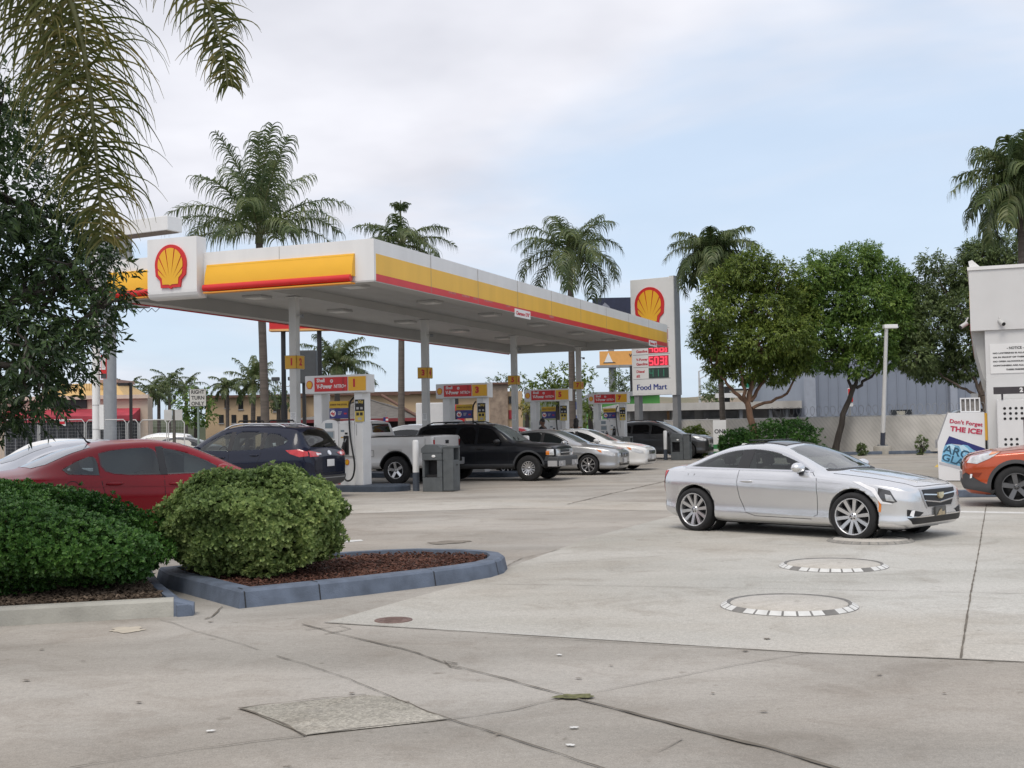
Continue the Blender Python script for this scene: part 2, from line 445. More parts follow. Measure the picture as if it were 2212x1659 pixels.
crack('pavement_joint', [(700,1346),(860,1356),(1000,1366),(1300,1387),(1560,1401),(1745,1412),(2080,1425),(2212,1432)], 0.014, jit=.004)
crack('pavement_joint', [(2075,1424),(2096,1290),(2116,1180),(2131,1090)], 0.022, jit=.002)
crack('pavement_joint', [(1000,1262),(1400,1268),(1800,1275),(2212,1284)], 0.012, SEAMF)
crack('pavement_joint', [(1090,1222),(1280,1212),(1500,1196)], 0.014, SEAMF)
crack('pavement_joint', [(1088,1226),(1130,1206),(1210,1188)], 0.016)
crack('pavement_joint', [(1225,1090),(1340,1062),(1455,1036)], 0.05, SEAM)
crack('pavement_joint', [(735,1108),(880,1112),(1000,1116)], 0.02, SEAMF)
crack('pavement_joint', [(480,1312),(455,1334),(440,1338)], 0.03)
crack('pavement_joint', [(660,1362),(735,1352),(760,1360),(705,1372)], 0.02)
crack('pavement_joint', [(1470,1598),(1440,1618),(1420,1626)], 0.015, SEAMF)
crack('pavement_joint', [(985,1436),(960,1430),(975,1442),(1000,1446)], 0.03)
crack('pavement_joint', [(520,1531),(600,1560),(662,1591)], 0.022)
crack('pavement_joint', [(520,1531),(660,1514),(790,1502)], 0.015)
sheet('white_line', [G(722,1170),G(780,1166),G(785,1169),G(727,1174)], PAINTW, 0.005)
sheet('white_line', [G(2060,1104),G(2212,1107),G(2212,1110),G(2060,1107)], PAINTW, 0.006)
sheet('yellow_line', [G(2025,1003),G(2028,1008),G(2009,1026),G(2000,1026)], PAINTY, 0.005)
# oil and tyre stains that belong to the pavement
def blot(px, rx, ry, m, z, name='pavement_stain'):
    c = G(*px); rr = random.Random(int(px[0]*7+px[1])); mb = MB(); vs = []
    ph = [rr.uniform(0, 6.28) for _ in range(4)]
    for k in range(26):
        a = 2*PI*k/26; q = 1+0.22*math.sin(2*a+ph[0])+0.15*math.sin(5*a+ph[1])+0.1*math.sin(9*a+ph[2])
        vs.append((c.x+rx*q*math.cos(a), c.y+ry*q*math.sin(a), z))
    mb.add(vs, [tuple(range(26))]); mb.build(name, m)['kind'] = 'structure'
STAIN = mat('oil_stain', (0.19, 0.165, 0.135), 0.8, var=0.3, scale=9)
PALE = mat('pale_cement_spot', (0.47, 0.42, 0.34), 0.9, var=0.08, scale=9)
blot((275,1361), 0.155, 0.13, PALE, 0.005)
blot((970,1172), 0.30, 0.22, STAIN, 0.0065)
blot((1240,1508), 0.10, 0.07, mat('weeds_in_joint', (0.12, 0.12, 0.05), 0.9, var=0.5, scale=30), 0.012)
for q in ((1657,1382,.03),(1610,1408,.025),(1900,1460,.02),(455,1345,.025),(880,1520,.02),(1075,1590,.015),(57,1472,.025),(760,1500,.02),(1540,1500,.015),(1250,1468,.02),(300,1520,.02),(180,1430,.015),(620,1660,.02),(1650,1540,.02),(2040,1500,.015),(90,1405,.02),(1320,1440,.015)):
    blot(q[:2], q[2]*.9, q[2]*.75, STAIN, 0.0105)
for q in ((1232,1613),(1240,1575),(1208,1417),(455,1582)):
    blot(q, 0.02, 0.02, PAINTW, 0.0108)

# ================================================================= tank lids
LIDC = concrete_mat('lid_concrete', (0.49, 0.475, 0.435), (0.58, 0.565, 0.53), 0.8, 1.5, 6.0)
LIDR = mat('lid_collar_dark', (0.17, 0.165, 0.155), 0.7, var=0.3, scale=8)
LIDW = mat('lid_block_white', (0.62, 0.62, 0.60), 0.6, var=0.12, scale=10)
LIDG = mat('lid_block_grey', (0.26, 0.245, 0.22), 0.8, var=0.2, scale=10)
def tank_lid(px, label, wb, r=0.575):
    t = thing('tank_manhole', label, 'manhole', G(*px), 0, 'round tank manholes in the forecourt')
    mb = MB(); mb.lathe([(0.001,0.034),(r*0.86,0.034),(r*0.87,0.030)], 56, 0); mb.build('cover', LIDC, t)
    mb = MB(); n = 30; ang = []; ms = []
    for k in range(n):
        gap = (k % 7 == 3 and wb is LIDW)
        ang += [2*PI*(k+.08)/n, 2*PI*(k+.92)/n]; ms += [2 if gap else 1, 2]
    prof = [(r*0.872,0.028),(r*0.925,0.040),(r*1.02,0.010),(r*1.03,0.0)]; vs = []
    for an in ang: vs += [(q*math.cos(an), q*math.sin(an), z) for q, z in prof]
    N_ = len(ang)
    for i in range(N_):
        j = (i+1) % N_
        for q in range(3):
            vq = [vs[i*4+q], vs[i*4+q+1], vs[j*4+q+1], vs[j*4+q]]
            mb.add(vq, [(0,1,2,3)], ms[i] if q == 1 else 2)
    me = mb.mesh('collar', [LIDR, wb, LIDR]); bm = bmesh.new(); bm.from_mesh(me); bmesh.ops.remove_doubles(bm, verts=bm.verts[:], dist=1e-4); bm.to_mesh(me); bm.free()
    link('collar', me, t)
tank_lid((1704,1310), 'round concrete tank manhole with white block ring, closest to the camera', LIDW)
tank_lid((1800,1224), 'round concrete tank manhole with white block ring, between the nearest manhole and the silver coupe', LIDW)
tank_lid((1880,1169), 'grey ringed tank manhole under the nose of the silver coupe', LIDG, 0.55)
mb = MB(); mb.lathe([(0.001,0.008),(0.115,0.008),(0.118,0.005),(0.123,0.010),(0.158,0.010),(0.162,0.001)], 32)
for k in range(5): mb.box((0, -0.08+0.04*k, 0.0085), (0.15, 0.012, 0.004))
tag(mb.build('manhole_cover', mat('rusty_iron', (0.16, 0.105, 0.09), 0.8, var=0.3, scale=15), None, G(850,1341)), 'small rusty round iron cover set in pavement near the planter', 'manhole cover')

# ================================================================= planter with mulch
ISL = [(-2.52,10.96),(-1.98,11.33),(-1.47,11.70),(-.98,12.12),(-.51,12.55),(-.27,12.85),(-.13,13.2),(-.09,13.6),(-.15,13.95),(-.34,14.22),(-.62,14.40),(-1.17,14.58),(-1.6,14.52),(-2.03,14.35),(-3.0,13.75),(-3.9,13.05),(-3.63,12.5)]
def inset(poly, d):
    n = len(poly); out = []
    for i in range(n):
        p0, p1, p2 = Vector(poly[i-1]), Vector(poly[i]), Vector(poly[(i+1) % n])
        e1 = (p1-p0).normalized(); e2 = (p2-p1).normalized()
        n1 = Vector((-e1.y, e1.x)); n2 = Vector((-e2.y, e2.x))
        b = (n1+n2).normalized(); k = d/max(0.35, b.dot(n1))
        out.append(p1+b*k)
    return [(p.x, p.y) for p in out]
def kerb_ring(name, poly, w, h, m, label, parent=None, batter=0.03):
    n = len(poly); rings = [(inset(poly, -0.0), 0.0), (inset(poly, batter), h-0.025), (inset(poly, batter+0.022), h-0.004), (inset(poly, batter+0.045), h), (inset(poly, w), h), (inset(poly, w+0.01), h-0.09)]
    vs = []; fs = []
    for pts, z in rings: vs += [(p[0], p[1], z) for p in pts]
    for i in range(len(rings)-1):
        for k in range(n): fs.append((i*n+k, i*n+(k+1)%n, (i+1)*n+(k+1)%n, (i+1)*n+k))
    mb = MB(); mb.add(vs, fs, 0, False)
    return mb
kr = kerb_ring('kerb', ISL, 0.19, 0.165, KERB, None)
# contraction joints in the kerb face
o = kr.build('planter_kerb', KERB); o['kind'] = 'structure'
jm = MB()
for i, f in ((1, 0.25), (3, 0.35), (5, 0.6), (0, 0.10)):
    a = Vector(ISL[i]); b = Vector(ISL[i+1]); p = a.lerp(b, f); e = (b-a).normalized(); nn = Vector((-e.y, e.x))
    ang = math.atan2(e.y, e.x)
    q = p+nn*0.085
    T = Matrix.Translation((p.x, p.y, 0)) @ Matrix.Rotation(ang, 4, 'Z')
    jm.add([(-.006,-.003,0.003),(.006,-.003,0.003),(.006,.027,.142),(-.006,.027,.142),(.006,.072,.1675),(-.006,.072,.1675),(.006,.185,.1675),(-.006,.185,.1675)], [(0,1,2,3),(3,2,4,5),(5,4,6,7)], 0, False, T)
o = jm.build('kerb_joint', BLACK); o['kind'] = 'structure'
inn = inset(ISL, 0.195)
mb = MB(); mb.add([(p[0], p[1], 0.10) for p in inn], [tuple(range(len(inn)))])
o = mb.build('planter_soil', mat('dark_soil', (0.06, 0.04, 0.03), 0.95, var=0.3, scale=20)); o['kind'] = 'structure'
MULCH = leafmat('bark_mulch', (0.045, 0.022, 0.016), (0.10, 0.042, 0.028), (0.20, 0.10, 0.07), 0.0, 0.85)
def inpoly(x, y, poly):
    c = False; n = len(poly)
    for i in range(n):
        x0, y0 = poly[i]; x1, y1 = poly[(i+1) % n]
        if (y0 > y) != (y1 > y) and x < (x1-x0)*(y-y0)/(y1-y0)+x0: c = not c
    return c
def chips(poly, n, z, name, m, lab=None):
    xs = [p[0] for p in poly]; ys = [p[1] for p in poly]; mb = MB(); k = 0
    rr = random.Random(5)
    while k < n:
        x = rr.uniform(min(xs), max(xs)); y = rr.uniform(min(ys), max(ys))
        if not inpoly(x, y, poly): continue
        k += 1
        l = rr.uniform(0.02, 0.055); w = rr.uniform(0.008, 0.02); h = rr.uniform(0.004, 0.010)
        T = Matrix.Translation((x, y, z+rr.uniform(0, 0.045))) @ Matrix.Rotation(rr.uniform(0, 6.3), 4, 'Z') @ Matrix.Rotation(rr.uniform(-.6, .6), 4, 'Y') @ Matrix.Rotation(rr.uniform(-.6, .6), 4, 'X')
        mb.box((0,0,0), (l, w, h), 0, 0, T)
    o = mb.build(name, m); o['kind'] = 'stuff'; return o
tag(chips(inset(ISL, 0.2), 5200, 0.10, 'bark_mulch', MULCH), 'reddish brown bark mulch filling the kerbed planter', 'mulch')

# left hedge bed: pale kerb with blue end
a, b, c_ = G(-260,1368), G(375,1332), G(418,1330)
def kerb_run(pts, w, h, name, m):
    mb = MB(); L_ = [Vector((p[0], p[1], 0)) for p in pts]
    secs = []
    for i, p in enumerate(L_):
        t = (L_[min(i+1, len(L_)-1)]-L_[max(i-1, 0)]).normalized(); n = Vector((-t.y, t.x, 0))
        hh = h[i] if isinstance(h, (list, tuple)) else h
        secs.append([p, p+n*0.025+Vector((0,0,hh*0.85)), p+n*0.05+Vector((0,0,hh)), p+n*w+Vector((0,0,hh)), p+n*w])
    vs = [q for s_ in secs for q in s_]; fs = []
    for i in range(len(secs)-1):
        for k in range(4): fs.append((i*5+k, (i+1)*5+k, (i+1)*5+k+1, i*5+k+1))
    fs.append((4,3,2,1,0)); fs.append(tuple((len(secs)-1)*5+k for k in range(5)))
    mb.add(vs, fs); o = mb.build(name, m); o['kind'] = 'structure'; return o
HC = mat('pale_kerb_concrete', (0.36, 0.35, 0.31), 0.85, var=0.2, scale=3, bump=0.3, bscale=50)
kerb_run([a, b], 0.16, 0.15, 'bed_kerb', HC)
kerb_run([b, c_], 0.16, [0.15, 0.10], 'bed_kerb', KERB)
kerb_run([c_, G(385,1308), G(350,1280), G(335,1255)], 0.14, [0.10, 0.12, 0.12, 0.12], 'bed_kerb', KERB)
_q = [G(352,1322), G(322,1290), G(296,1262), G(240,1215)]
bed = [(a.x, a.y+0.15)]+[(q.x, q.y) for q in _q]+[(a.x-1, a.y+3.5)]
mb = MB(); mb.add([(p[0], p[1], 0.11) for p in bed], [tuple(range(len(bed)))]); mb.build('bed_soil', _MATS['dark_soil'])['kind'] = 'structure'

LITTER = leafmat('dry_leaf_litter', (0.05,0.036,0.026), (0.10,0.072,0.050), (0.20,0.15,0.11), 0.0, 0.9)
tag(chips([(a.x, a.y+.22), (_q[0].x, _q[0].y+.02), (_q[1].x, _q[1].y), (_q[2].x, _q[2].y), (a.x, a.y+.95)], 3800, 0.112, 'leaf_litter', LITTER), 'dry brown leaf litter under the hedge behind the pale kerb', 'leaf litter')

# ================================================================= canopy frame of reference
YAW = R(-21.4)
ORG = Vector((-5.885, 32.5, 0))
RX = Vector((math.cos(YAW), math.sin(YAW), 0)); DY = Vector((-math.sin(YAW), math.cos(YAW), 0))
def isl(a, b, z=0): return ORG+RX*a+DY*b+Vector((0,0,z))

CAN = thing('canopy', 'white fuel canopy with yellow and red fascia over the pumps', 'canopy', ORG, YAW)
X0, X1, Y0, Y1, ZB, ZT = -3.83, 3.97, -2.85, 25.7, 5.15, 6.16
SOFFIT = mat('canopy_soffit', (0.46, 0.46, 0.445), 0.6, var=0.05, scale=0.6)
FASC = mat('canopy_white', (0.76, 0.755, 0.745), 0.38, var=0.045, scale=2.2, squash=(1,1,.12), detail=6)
mb = MB()
t = 0.10
mb.box2((X0,Y0,ZB+.02),(X1,Y0+t,ZT),0); mb.box2((X0,Y1-t,ZB+.02),(X1,Y1,ZT),0)
mb.box2((X0,Y0+t,ZB+.02),(X0+t,Y1-t,ZT),0); mb.box2((X1-t,Y0+t,ZB+.02),(X1,Y1-t,ZT),0)
mb.build('fascia', FASC, CAN)
mb = MB(); fl = 0.42          # flat soffit edge and its upstand
mb.box2((X0,Y0,ZB-.02),(X1,Y0+fl,ZB+.018)); mb.box2((X0,Y1-fl,ZB-.02),(X1,Y1,ZB+.018))
mb.box2((X0,Y0+fl,ZB-.02),(X0+fl,Y1-fl,ZB+.018)); mb.box2((X1-fl,Y0+fl,ZB-.02),(X1,Y1-fl,ZB+.018))
mb.box2((X0+fl-.03,Y0+fl-.03,ZB+.02),(X1-fl+.03,Y0+fl,5.5)); mb.box2((X0+fl-.03,Y1-fl,ZB+.02),(X1-fl+.03,Y1-fl+.03,5.5))
mb.box2((X0+fl-.03,Y0+fl,ZB+.02),(X0+fl,Y1-fl,5.5)); mb.box2((X1-fl,Y0+fl,ZB+.02),(X1-fl+.03,Y1-fl,5.5))
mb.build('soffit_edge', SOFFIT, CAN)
mb = MB()
k = X0+fl
while k < X1-fl-0.05:                                   # ceiling pans with narrow gaps
    mb.box2((k+.004,Y0+fl,5.5),(min(k+0.4055,X1-fl)-.004,Y1-fl,5.56)); k += 0.4055
mb.box2((X0+.11,Y0+.11,5.85),(X1-.11,Y1-.11,5.95))
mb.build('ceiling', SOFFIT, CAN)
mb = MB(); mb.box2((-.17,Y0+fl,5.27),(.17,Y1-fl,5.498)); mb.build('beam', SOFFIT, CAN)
def band(name, m, p0, p1): MB().box2(p0, p1).build(name, m, CAN)
zy0, zy1 = ZB+.175, ZB+.66
YELR = mat('yellow_vinyl', (0.84, 0.49, 0.06), 0.42, var=0.06, scale=1.6, squash=(1,1,.15), detail=6)
REDR = mat('red_vinyl', (0.62, 0.035, 0.04), 0.4, var=0.04)
band('yellow_band', YELR, (X1,Y0+.10,zy0), (X1+.006,Y1-.12,zy1))
band('red_band', REDR, (X1,Y0+.10,ZB+.0), (X1+.008,Y1-.12,zy0-.002))
band('yellow_band', YELR, (X0-.006,Y0+.10,zy0), (X0,Y1-.12,zy1)); band('red_band', REDR, (X0-.008,Y0+.10,ZB), (X0,Y1-.12,zy0-.002))
band('yellow_band', YELR, (X0+.3,Y1,zy0), (X1-.3,Y1+.006,zy1)); band('red_band', REDR, (X0+.3,Y1,ZB), (X1-.3,Y1+.008,zy0-.002))
for k in range(1, 9):
    MB().box2((X1+.0075,Y0+3.15*k,ZB+.01),(X1+.0105,Y0+3.15*k+.014,ZT-.01)).build('panel_seam', mat('seam_grey',(.30,.28,.24),.7), CAN)
for xs_ in (1.35,):
    MB().box2((xs_,Y0-.004,zy1+.03),(xs_+.012,Y0-.0005,ZT-.01)).build('panel_seam', _MATS['seam_grey'], CAN)
# grey scuffs on the red strip
mb = MB(); rr = random.Random(3)
for y in (1.4, 2.3, 3.1, 3.9, 5.6, 9.5): mb.box2((X1+.008,y,zy0-.05-rr.random()*.03),(X1+.011,y+rr.uniform(.25,.7),zy0-.012))
mb.build('scuff', mat('faded_red', (0.50, 0.16, 0.15), 0.7, var=0.2, scale=8), CAN)
for xa, xb in ((-.74, 3.46), (X0+.04, -2.37)):
    # curved yellow lightbox over a red half-round tube, on the front fascia
    prof = [(0.0,zy1+.02),(-.05,zy1+.02),(-.065,zy1-.02)]+[(-.065-.10*math.sin(PI*i/10)*0.25-.010*i, zy1-.04-(zy1-zy0-.0)*i/10) for i in range(11)]+[(0,zy0-.04)]
    mb = MB(); T = Matrix.Translation((xa, Y0, 0)) @ Matrix(((0,0,1,0),(1,0,0,0),(0,1,0,0),(0,0,0,1)))
    mb.prism(prof, 0, xb-xa, 0, T, smooth=False); mb.build('yellow_band', YEL, CAN)
    tub = [(-.16+.075*math.cos(a), ZB+.085+.085*math.sin(a)) for a in [2*PI*i/20 for i in range(20)]]
    mb = MB(); mb.prism(tub, -.02, xb-xa-.03, 0, T, smooth=True); mb.build('red_tube', RED, CAN)
    MB().box2((xa,Y0-.22,ZB-.055),(xb,Y0,ZB-.022)).build('orange_trim', mat('orange_trim', (0.75,0.30,0.03), 0.5), CAN)
band('red_edge', REDR, (X0-.012,Y0+.10,ZB-.055), (X0+.02,Y1-.12,ZB-.022))
# emblem panel with rounded foot
sp = [(-.30,6.55),(0.1,6.55),(0.1,5.02),(-.12,5.02),(-.20,5.035),(-.26,5.08),(-.295,5.15),(-.30,5.22)]
mb = MB(); mb.prism(sp, -2.36, -.86, 0, Matrix.Translation((0,Y0,0)) @ Matrix(((0,0,1,0),(1,0,0,0),(0,1,0,0),(0,0,0,1))))
spo = mb.build('sign_panel', FASC, CAN)
emblem(spo, (-1.62, Y0-.302, 5.82), 0.95)
def digit_plate(col, s1, s2):
    mb = MB()
    mb.box2((-.22,-.135,3.30),(.14,-.118,3.65),0); mb.box2((.118,-.135,3.30),(.140,.27,3.65),0)
    mb.box2((-.235,-.117,3.285),(.117,-.108,3.665),2); mb.box2((.108,-.115,3.285),(.117,.285,3.665),2)
    text_mb(mb, s1, .26, (-.02,-.137,3.475), 1, bold=.012)
    text_mb(mb, s2, .26, (.142,.07,3.475), 1, bold=.012, M=Matrix.Translation((.142,.07,3.475)) @ Matrix.Rotation(PI/2,4,'Z') @ Matrix.Translation((-.142,-.07,-3.475)))
    mb.build('number_plate', [YELB, REDP, GREYL], col)
COLM = mat('column_paint', (0.62, 0.62, 0.60), 0.55, var=0.07, scale=2)
for i, (s1, s2) in enumerate((('1','2'),('3','4'),('5','6'),('7','8'))):
    mb = MB(); mb.box((0,0,2.70),(.215,.215,5.07),bev=.012); mb.box((0,0,.19),(.36,.36,.03)); mb.box((0,0,5.235),(.34,.34,.03))
    co = mb.build('column', COLM, CAN, (0, 8.2*i, 0))
    digit_plate(co, s1, s2)
    mb = MB(); mb.box((0,-.112,2.0),(.17,.006,.24))
    for q in range(6): mb.box((0,-.117,2.09-.03*q),(.13-.02*(q%3),.004,.009),1)
    mb.build('notice', [WHITE, GREYM], co)
    mb = MB(); mb.box((.26,-.02,4.72),(.10,.10,.09),1,.5); mb.cyl((.1,0,4.75),(.26,0,4.75),.018,mi=0); mb.cyl((.27,-.06,4.72),(.30,-.14,4.70),.04,mi=1)
    mb.build('security_camera', [GREYL, GREYM], co)
LENS = mat('unlit_lamp_lens', (0.70, 0.70, 0.66), 0.3, var=0.03)
for i in range(6):
    for sx in (-1.9, 1.75):
        mb = MB(); y = 0.2+4.75*i+(0.9 if sx < 0 else 0)
        mb.box((sx,y,5.465),(.62,.62,.07),0,bev=.015); mb.box((sx,y,5.424),(.50,.50,.012),1)
        mb.build('ceiling_light', [GREYL, LENS], CAN)
def clearance(y, w):
    mb = MB(); mb.box2((X1+.012,y,ZB-.13),(X1+.03,y+w,ZB+.12),0)
    Mx = Matrix.Translation((X1+.031,y+w/2,ZB-.005)) @ Matrix.Rotation(PI/2,4,'Z')
    text_mb(mb, 'Clearance 13\'6"', .15, (0,-.002,0), 1, bold=.003, M=Mx, width=w*.86, height=.12)
    mb.build('clearance_sign', [WHITE, REDP], CAN)
clearance(6.3, 1.35); clearance(22.3, 1.3)

# ================================================================= pump islands, bollards, bins
def island(i):
    mb = MB(); pts = []
    xa, xb, w = -2.6, 3.35, .62
    for k in range(13):
        a = -PI/2+PI*k/12; pts.append((xb-.5+.5*math.cos(a)*1.0, w*math.sin(a)))
    for k in range(13):
        a = PI/2+PI*k/12; pts.append((xa+.5+.5*math.cos(a), w*math.sin(a)))
    n = len(pts); rings = [(1.0, 0.0), (1.0, .13), (.985, .155), (.96, .165)]
    vs = []; fs = []
    for s_, z in rings: vs += [((p[0]-.4)*(1-(1-s_)*.3)+.4, p[1]*s_, z) for p in pts]
    for j in range(3):
        for k in range(n): fs.append((j*n+k, j*n+(k+1)%n, (j+1)*n+(k+1)%n, (j+1)*n+k))
    fs.append(tuple(3*n+k for k in range(n)))
    mb.add(vs, fs)
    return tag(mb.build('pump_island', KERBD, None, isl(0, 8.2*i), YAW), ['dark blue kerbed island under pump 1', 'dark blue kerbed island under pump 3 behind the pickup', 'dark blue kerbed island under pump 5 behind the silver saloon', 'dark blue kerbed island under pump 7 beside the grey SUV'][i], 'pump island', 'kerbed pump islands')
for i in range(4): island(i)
def bollard(p, label, h=1.32):
    mb = MB(); r = .082
    mb.cyl((0,0,0),(0,0,.48),r+.004,n=20,mi=1,caps=False)
    mb.lathe([(r,.48),(r,h-.05),(r*.9,h-.02),(r*.6,h),(0.001,h+.004)],20,0)
    return tag(mb.build('bollard', [WHITE, mat('bollard_base_blue', (0.07,0.085,0.11), .6, var=.1)], None, p), label, 'bollard', 'white bollards at the islands')
bollard(isl(3.62,-.05), 'white bollard with blue foot beside the nearest bin')
bollard(isl(3.62, 8.1), 'white bollard behind the black SUV hood at pump 3')
bollard(isl(3.25, 8.9), 'white bollard top behind the black SUV, beyond the silver saloon window')
bollard(isl(3.62,16.3), 'white bollard right of the pump 7 post, behind the white saloon')
bollard(isl(3.2,17.1), 'white bollard left of the far bin lid, behind the white saloon')
bollard(isl(4.05,24.5), 'white bollard with dark foot beside the bin near the grey SUV')

BINM = mat('bin_grey_plastic', (0.095, 0.105, 0.11), 0.6, var=0.15, scale=5, bump=.2, bscale=60)
def service_bin(p, label):
    t = thing('service_bin', label, 'bin', p, YAW, 'grey service bins at the islands'); t.scale = (.86, .9, 1.0)
    mb = MB(); w, d = .64, .56
    # body built round a real recess
    mb.box2((-w/2,-d/2,0),(w/2,d/2,.36),0,bev=.015)
    mb.box2((-w/2,-d/2,.362),(-w/2+.07,d/2,.80),0,bev=.01); mb.box2((w/2-.16,-d/2,.362),(w/2,d/2,.80),0,bev=.01)
    mb.box2((-w/2+.072,.02,.362),(w/2-.162,d/2,.80),1)
    mb.box2((-w/2,-d/2-.015,.802),(w/2,d/2,.99),0,bev=.015)
    hood = [(-w/2-.02,.992),(w/2+.02,.992),(w/2+.02,1.09),(w/2-.12,1.17),(-w/2+.12,1.20),(-w/2-.02,1.10)]
    mb.prism(hood, -d/2-.03, d/2+.03, 0, Matrix(((1,0,0,0),(0,0,-1,0),(0,1,0,0),(0,0,0,1))))
    mb.box((0,-.20,.40),(.40,.12,.06),1)
    mb.build('cleaning_station', [BINM, BLACK], t)
    mb = MB(); mb.ell((.06,-d/2-.02,.90),(.065,.02,.035),0); mb.build('towel_slot', WHITE, t)
    mb = MB(); x0, x1 = w/2+.012, w/2+.34; d2 = .48
    mb.box2((x0,-d2/2,0.02),(x1,d2/2,.80),0,bev=.015)
    mb.box2((x0,-d2/2,.802),(x1,-d2/2+.06,1.10),0); mb.box2((x0,d2/2-.06,.802),(x1,d2/2,1.10),0)
    mb.box2((x0,-d2/2+.062,.802),(x0+.10,d2/2-.062,1.10),1)
    mb.box2((x0-.01,-d2/2-.01,1.102),(x1+.01,d2/2+.01,1.16),0,bev=.02)
    mb.box2((x1,-d2/2+.05,.10),(x1+.012,d2/2-.05,.74),0,bev=.008); mb.box2((x1+.013,-.05,.66),(x1+.022,.06,.69),1)
    mb.build('waste_bin', [BINM, BLACK], t)
    return t
service_bin(isl(4.25,-.15), 'grey plastic bin with open recess right of pump 1')
service_bin(isl(4.65,24.4), 'grey plastic bin standing in front of the grey SUV')
service_bin(isl(4.2,16.4), 'grey plastic bin whose lid shows behind the white saloon')

# ================================================================= fuel pumps
PUMPW = mat('pump_white', (0.74, 0.74, 0.73), 0.4, var=0.05, scale=3)
PUMPG = mat('pump_grey', (0.42, 0.42, 0.42), 0.5, var=0.08)
BLUEV = mat('blue_screen_sign', (0.03, 0.03, 0.17), 0.35, var=0.15)
GOLD = mat('gold_sign', (0.55, 0.35, 0.03), 0.5, var=0.1)
SCREEN = mat('lcd_screen', (0.22, 0.27, 0.30), 0.2, var=0.1)
def pump(num, i, label):
    t = thing('fuel_pump', label, 'fuel pump', isl(1.5, 8.2*i-.1, .165), YAW, 'fuel pumps under the canopy')
    for x0, x1 in ((-.73,-.49),(.49,.73)):
        mb = MB(); mb.box2((x0,-.23,0),(x1,.23,2.42),0,bev=.012); mb.box2((x0+.05,-.238,1.3),(x0+.07,-.231,1.6),1); mb.build('pillar', [PUMPW, PUMPG], t)
    mb = MB(); mb.box2((-.93,-.33,2.42),(.93,.10,2.90),0,bev=.02)
    h = mb.build('header', PUMPW, t)
    mb = MB(); mb.box2((-.63,-.345,2.475),(.355,-.331,2.845),0)
    text_mb(mb, 'Shell', .13, (-.56,-.347,2.765), 1, 'LEFT', .004)
    text_mb(mb, 'V-Power', .165, (-.56,-.347,2.61), 1, 'LEFT', .005, width=.47, height=.125)
    text_mb(mb, 'NITRO+', .135, (-.05,-.347,2.605), 1, 'LEFT', .002, shear=.2, width=.36, height=.095)
    for k in range(8):
        a = 2*PI*k/8; mb.cyl((-.11+.032*math.cos(a),-.345,2.745+.032*math.sin(a)),(-.11+.032*math.cos(a),-.349,2.745+.032*math.sin(a)),.016,n=8,mi=1)
    mb.box2((.20,-.3475,2.475),(.27,-.3455,2.845),2)
    mb.build('grade_panel', [RED, WHITE, mat('red_panel_dark', (0.42,0.015,0.015), .4)], h)  # third material: darker red upright strip on the panel
    mb = MB(); mb.box2((.385,-.345,2.475),(.90,-.331,2.845),0); text_mb(mb, num, .27, (.56,-.347,2.665), 1, bold=.016); mb.build('number_panel', [YEL, REDP], h)
    emblem(h, (-.785,-.331,2.66), .19, 'emblem', .012, simple=True)
    mb = MB(); mb.box2((-.488,-.20,0),(.488,.20,.76),0); mb.build('lower_cabinet', PUMPW, t)
    mb = MB(); mb.box2((-.46,-.207,.02),(-.10,-.201,.66),0); mb.box2((-.098,-.207,.02),(.035,-.201,.66),1); mb.build('stripes', [YEL, RED], t)
    emblem(t, (.24,-.202,.60), .13, 'emblem', .01, simple=True)
    # dispenser head with arched card panel
    mb = MB(); mb.box2((-.488,-.26,.762),(.488,.20,1.60),0,bev=.01)
    arch = [(-.45,.80)]+[(.04,.80)]+[(.04,1.60)]+[(-.205+.245*math.cos(a),1.60+.13*math.sin(a)) for a in [PI*k/12 for k in range(1,12)]]+[(-.45,1.60)]
    A = Matrix(((1,0,0,0),(0,0,-1,0),(0,1,0,0),(0,0,0,1)))
    mb.prism(arch, .262, .31, 0, A)
    mb.box2((.07,-.262,1.602),(.488,.2,1.68),0)
    hd = mb.build('dispenser_head', PUMPW, t)
    mb = MB(); mb.box2((-.34,-.318,1.50),(-.12,-.311,1.64),0); mb.box2((-.33,-.318,1.25),(-.10,-.311,1.40),0); mb.build('screen', SCREEN, hd)
    mb = MB(); mb.box2((-.36,-.314,1.215),(-.065,-.3105,1.435),1); mb.box2((-.34,-.32,1.06),(-.20,-.311,1.18),0); mb.box2((-.14,-.325,1.04),(-.02,-.311,1.12),2); mb.box2((-.12,-.325,1.15),(-.05,-.311,1.18),2)
    mb.build('keypad', [SCREEN, PUMPG, BLACK], hd)
    mb = MB(); mb.box2((-.42,-.322,.79),(-.20,-.311,1.035),0); mb.box2((-.198,-.322,.79),(.0,-.311,1.035),1)
    for k in range(3): mb.cyl((-.33+.13*k,-.322,.86),(-.33+.13*k,-.330,.86),.035,n=10,mi=1 if k < 1 else 0)
    mb.build('grade_buttons', [YEL, RED], hd)
    mb = MB(); mb.box2((.10,-.268,1.40),(.20,-.261,1.45),0); mb.box2((.22,-.268,1.33),(.30,-.261,1.38),1); mb.box2((.10,-.268,1.24),(.17,-.261,1.27),2); mb.build('sticker', [SCREEN, BLACK, GOLD], hd)
    mb = MB(); mb.box2((.19,-.30,.80),(.335,-.261,1.30),0,bev=.02); mb.build('nozzle_boot', BLACK, hd)
    # nozzle and hose
    mb = MB(); mb.tube([(.24,-.36,1.14),(.235,-.37,1.05),(.22,-.36,.92),(.21,-.345,.76)],[.022,.04,.035,.024],10,0); mb.tube([(.25,-.33,1.12),(.27,-.31,1.2),(.28,-.28,1.22)],.014,8,1); mb.tube([(.23,-.39,1.06),(.19,-.42,.98),(.20,-.40,.88)],.008,6,0)
    mb.build('nozzle', [BLACK, GREYM], t)
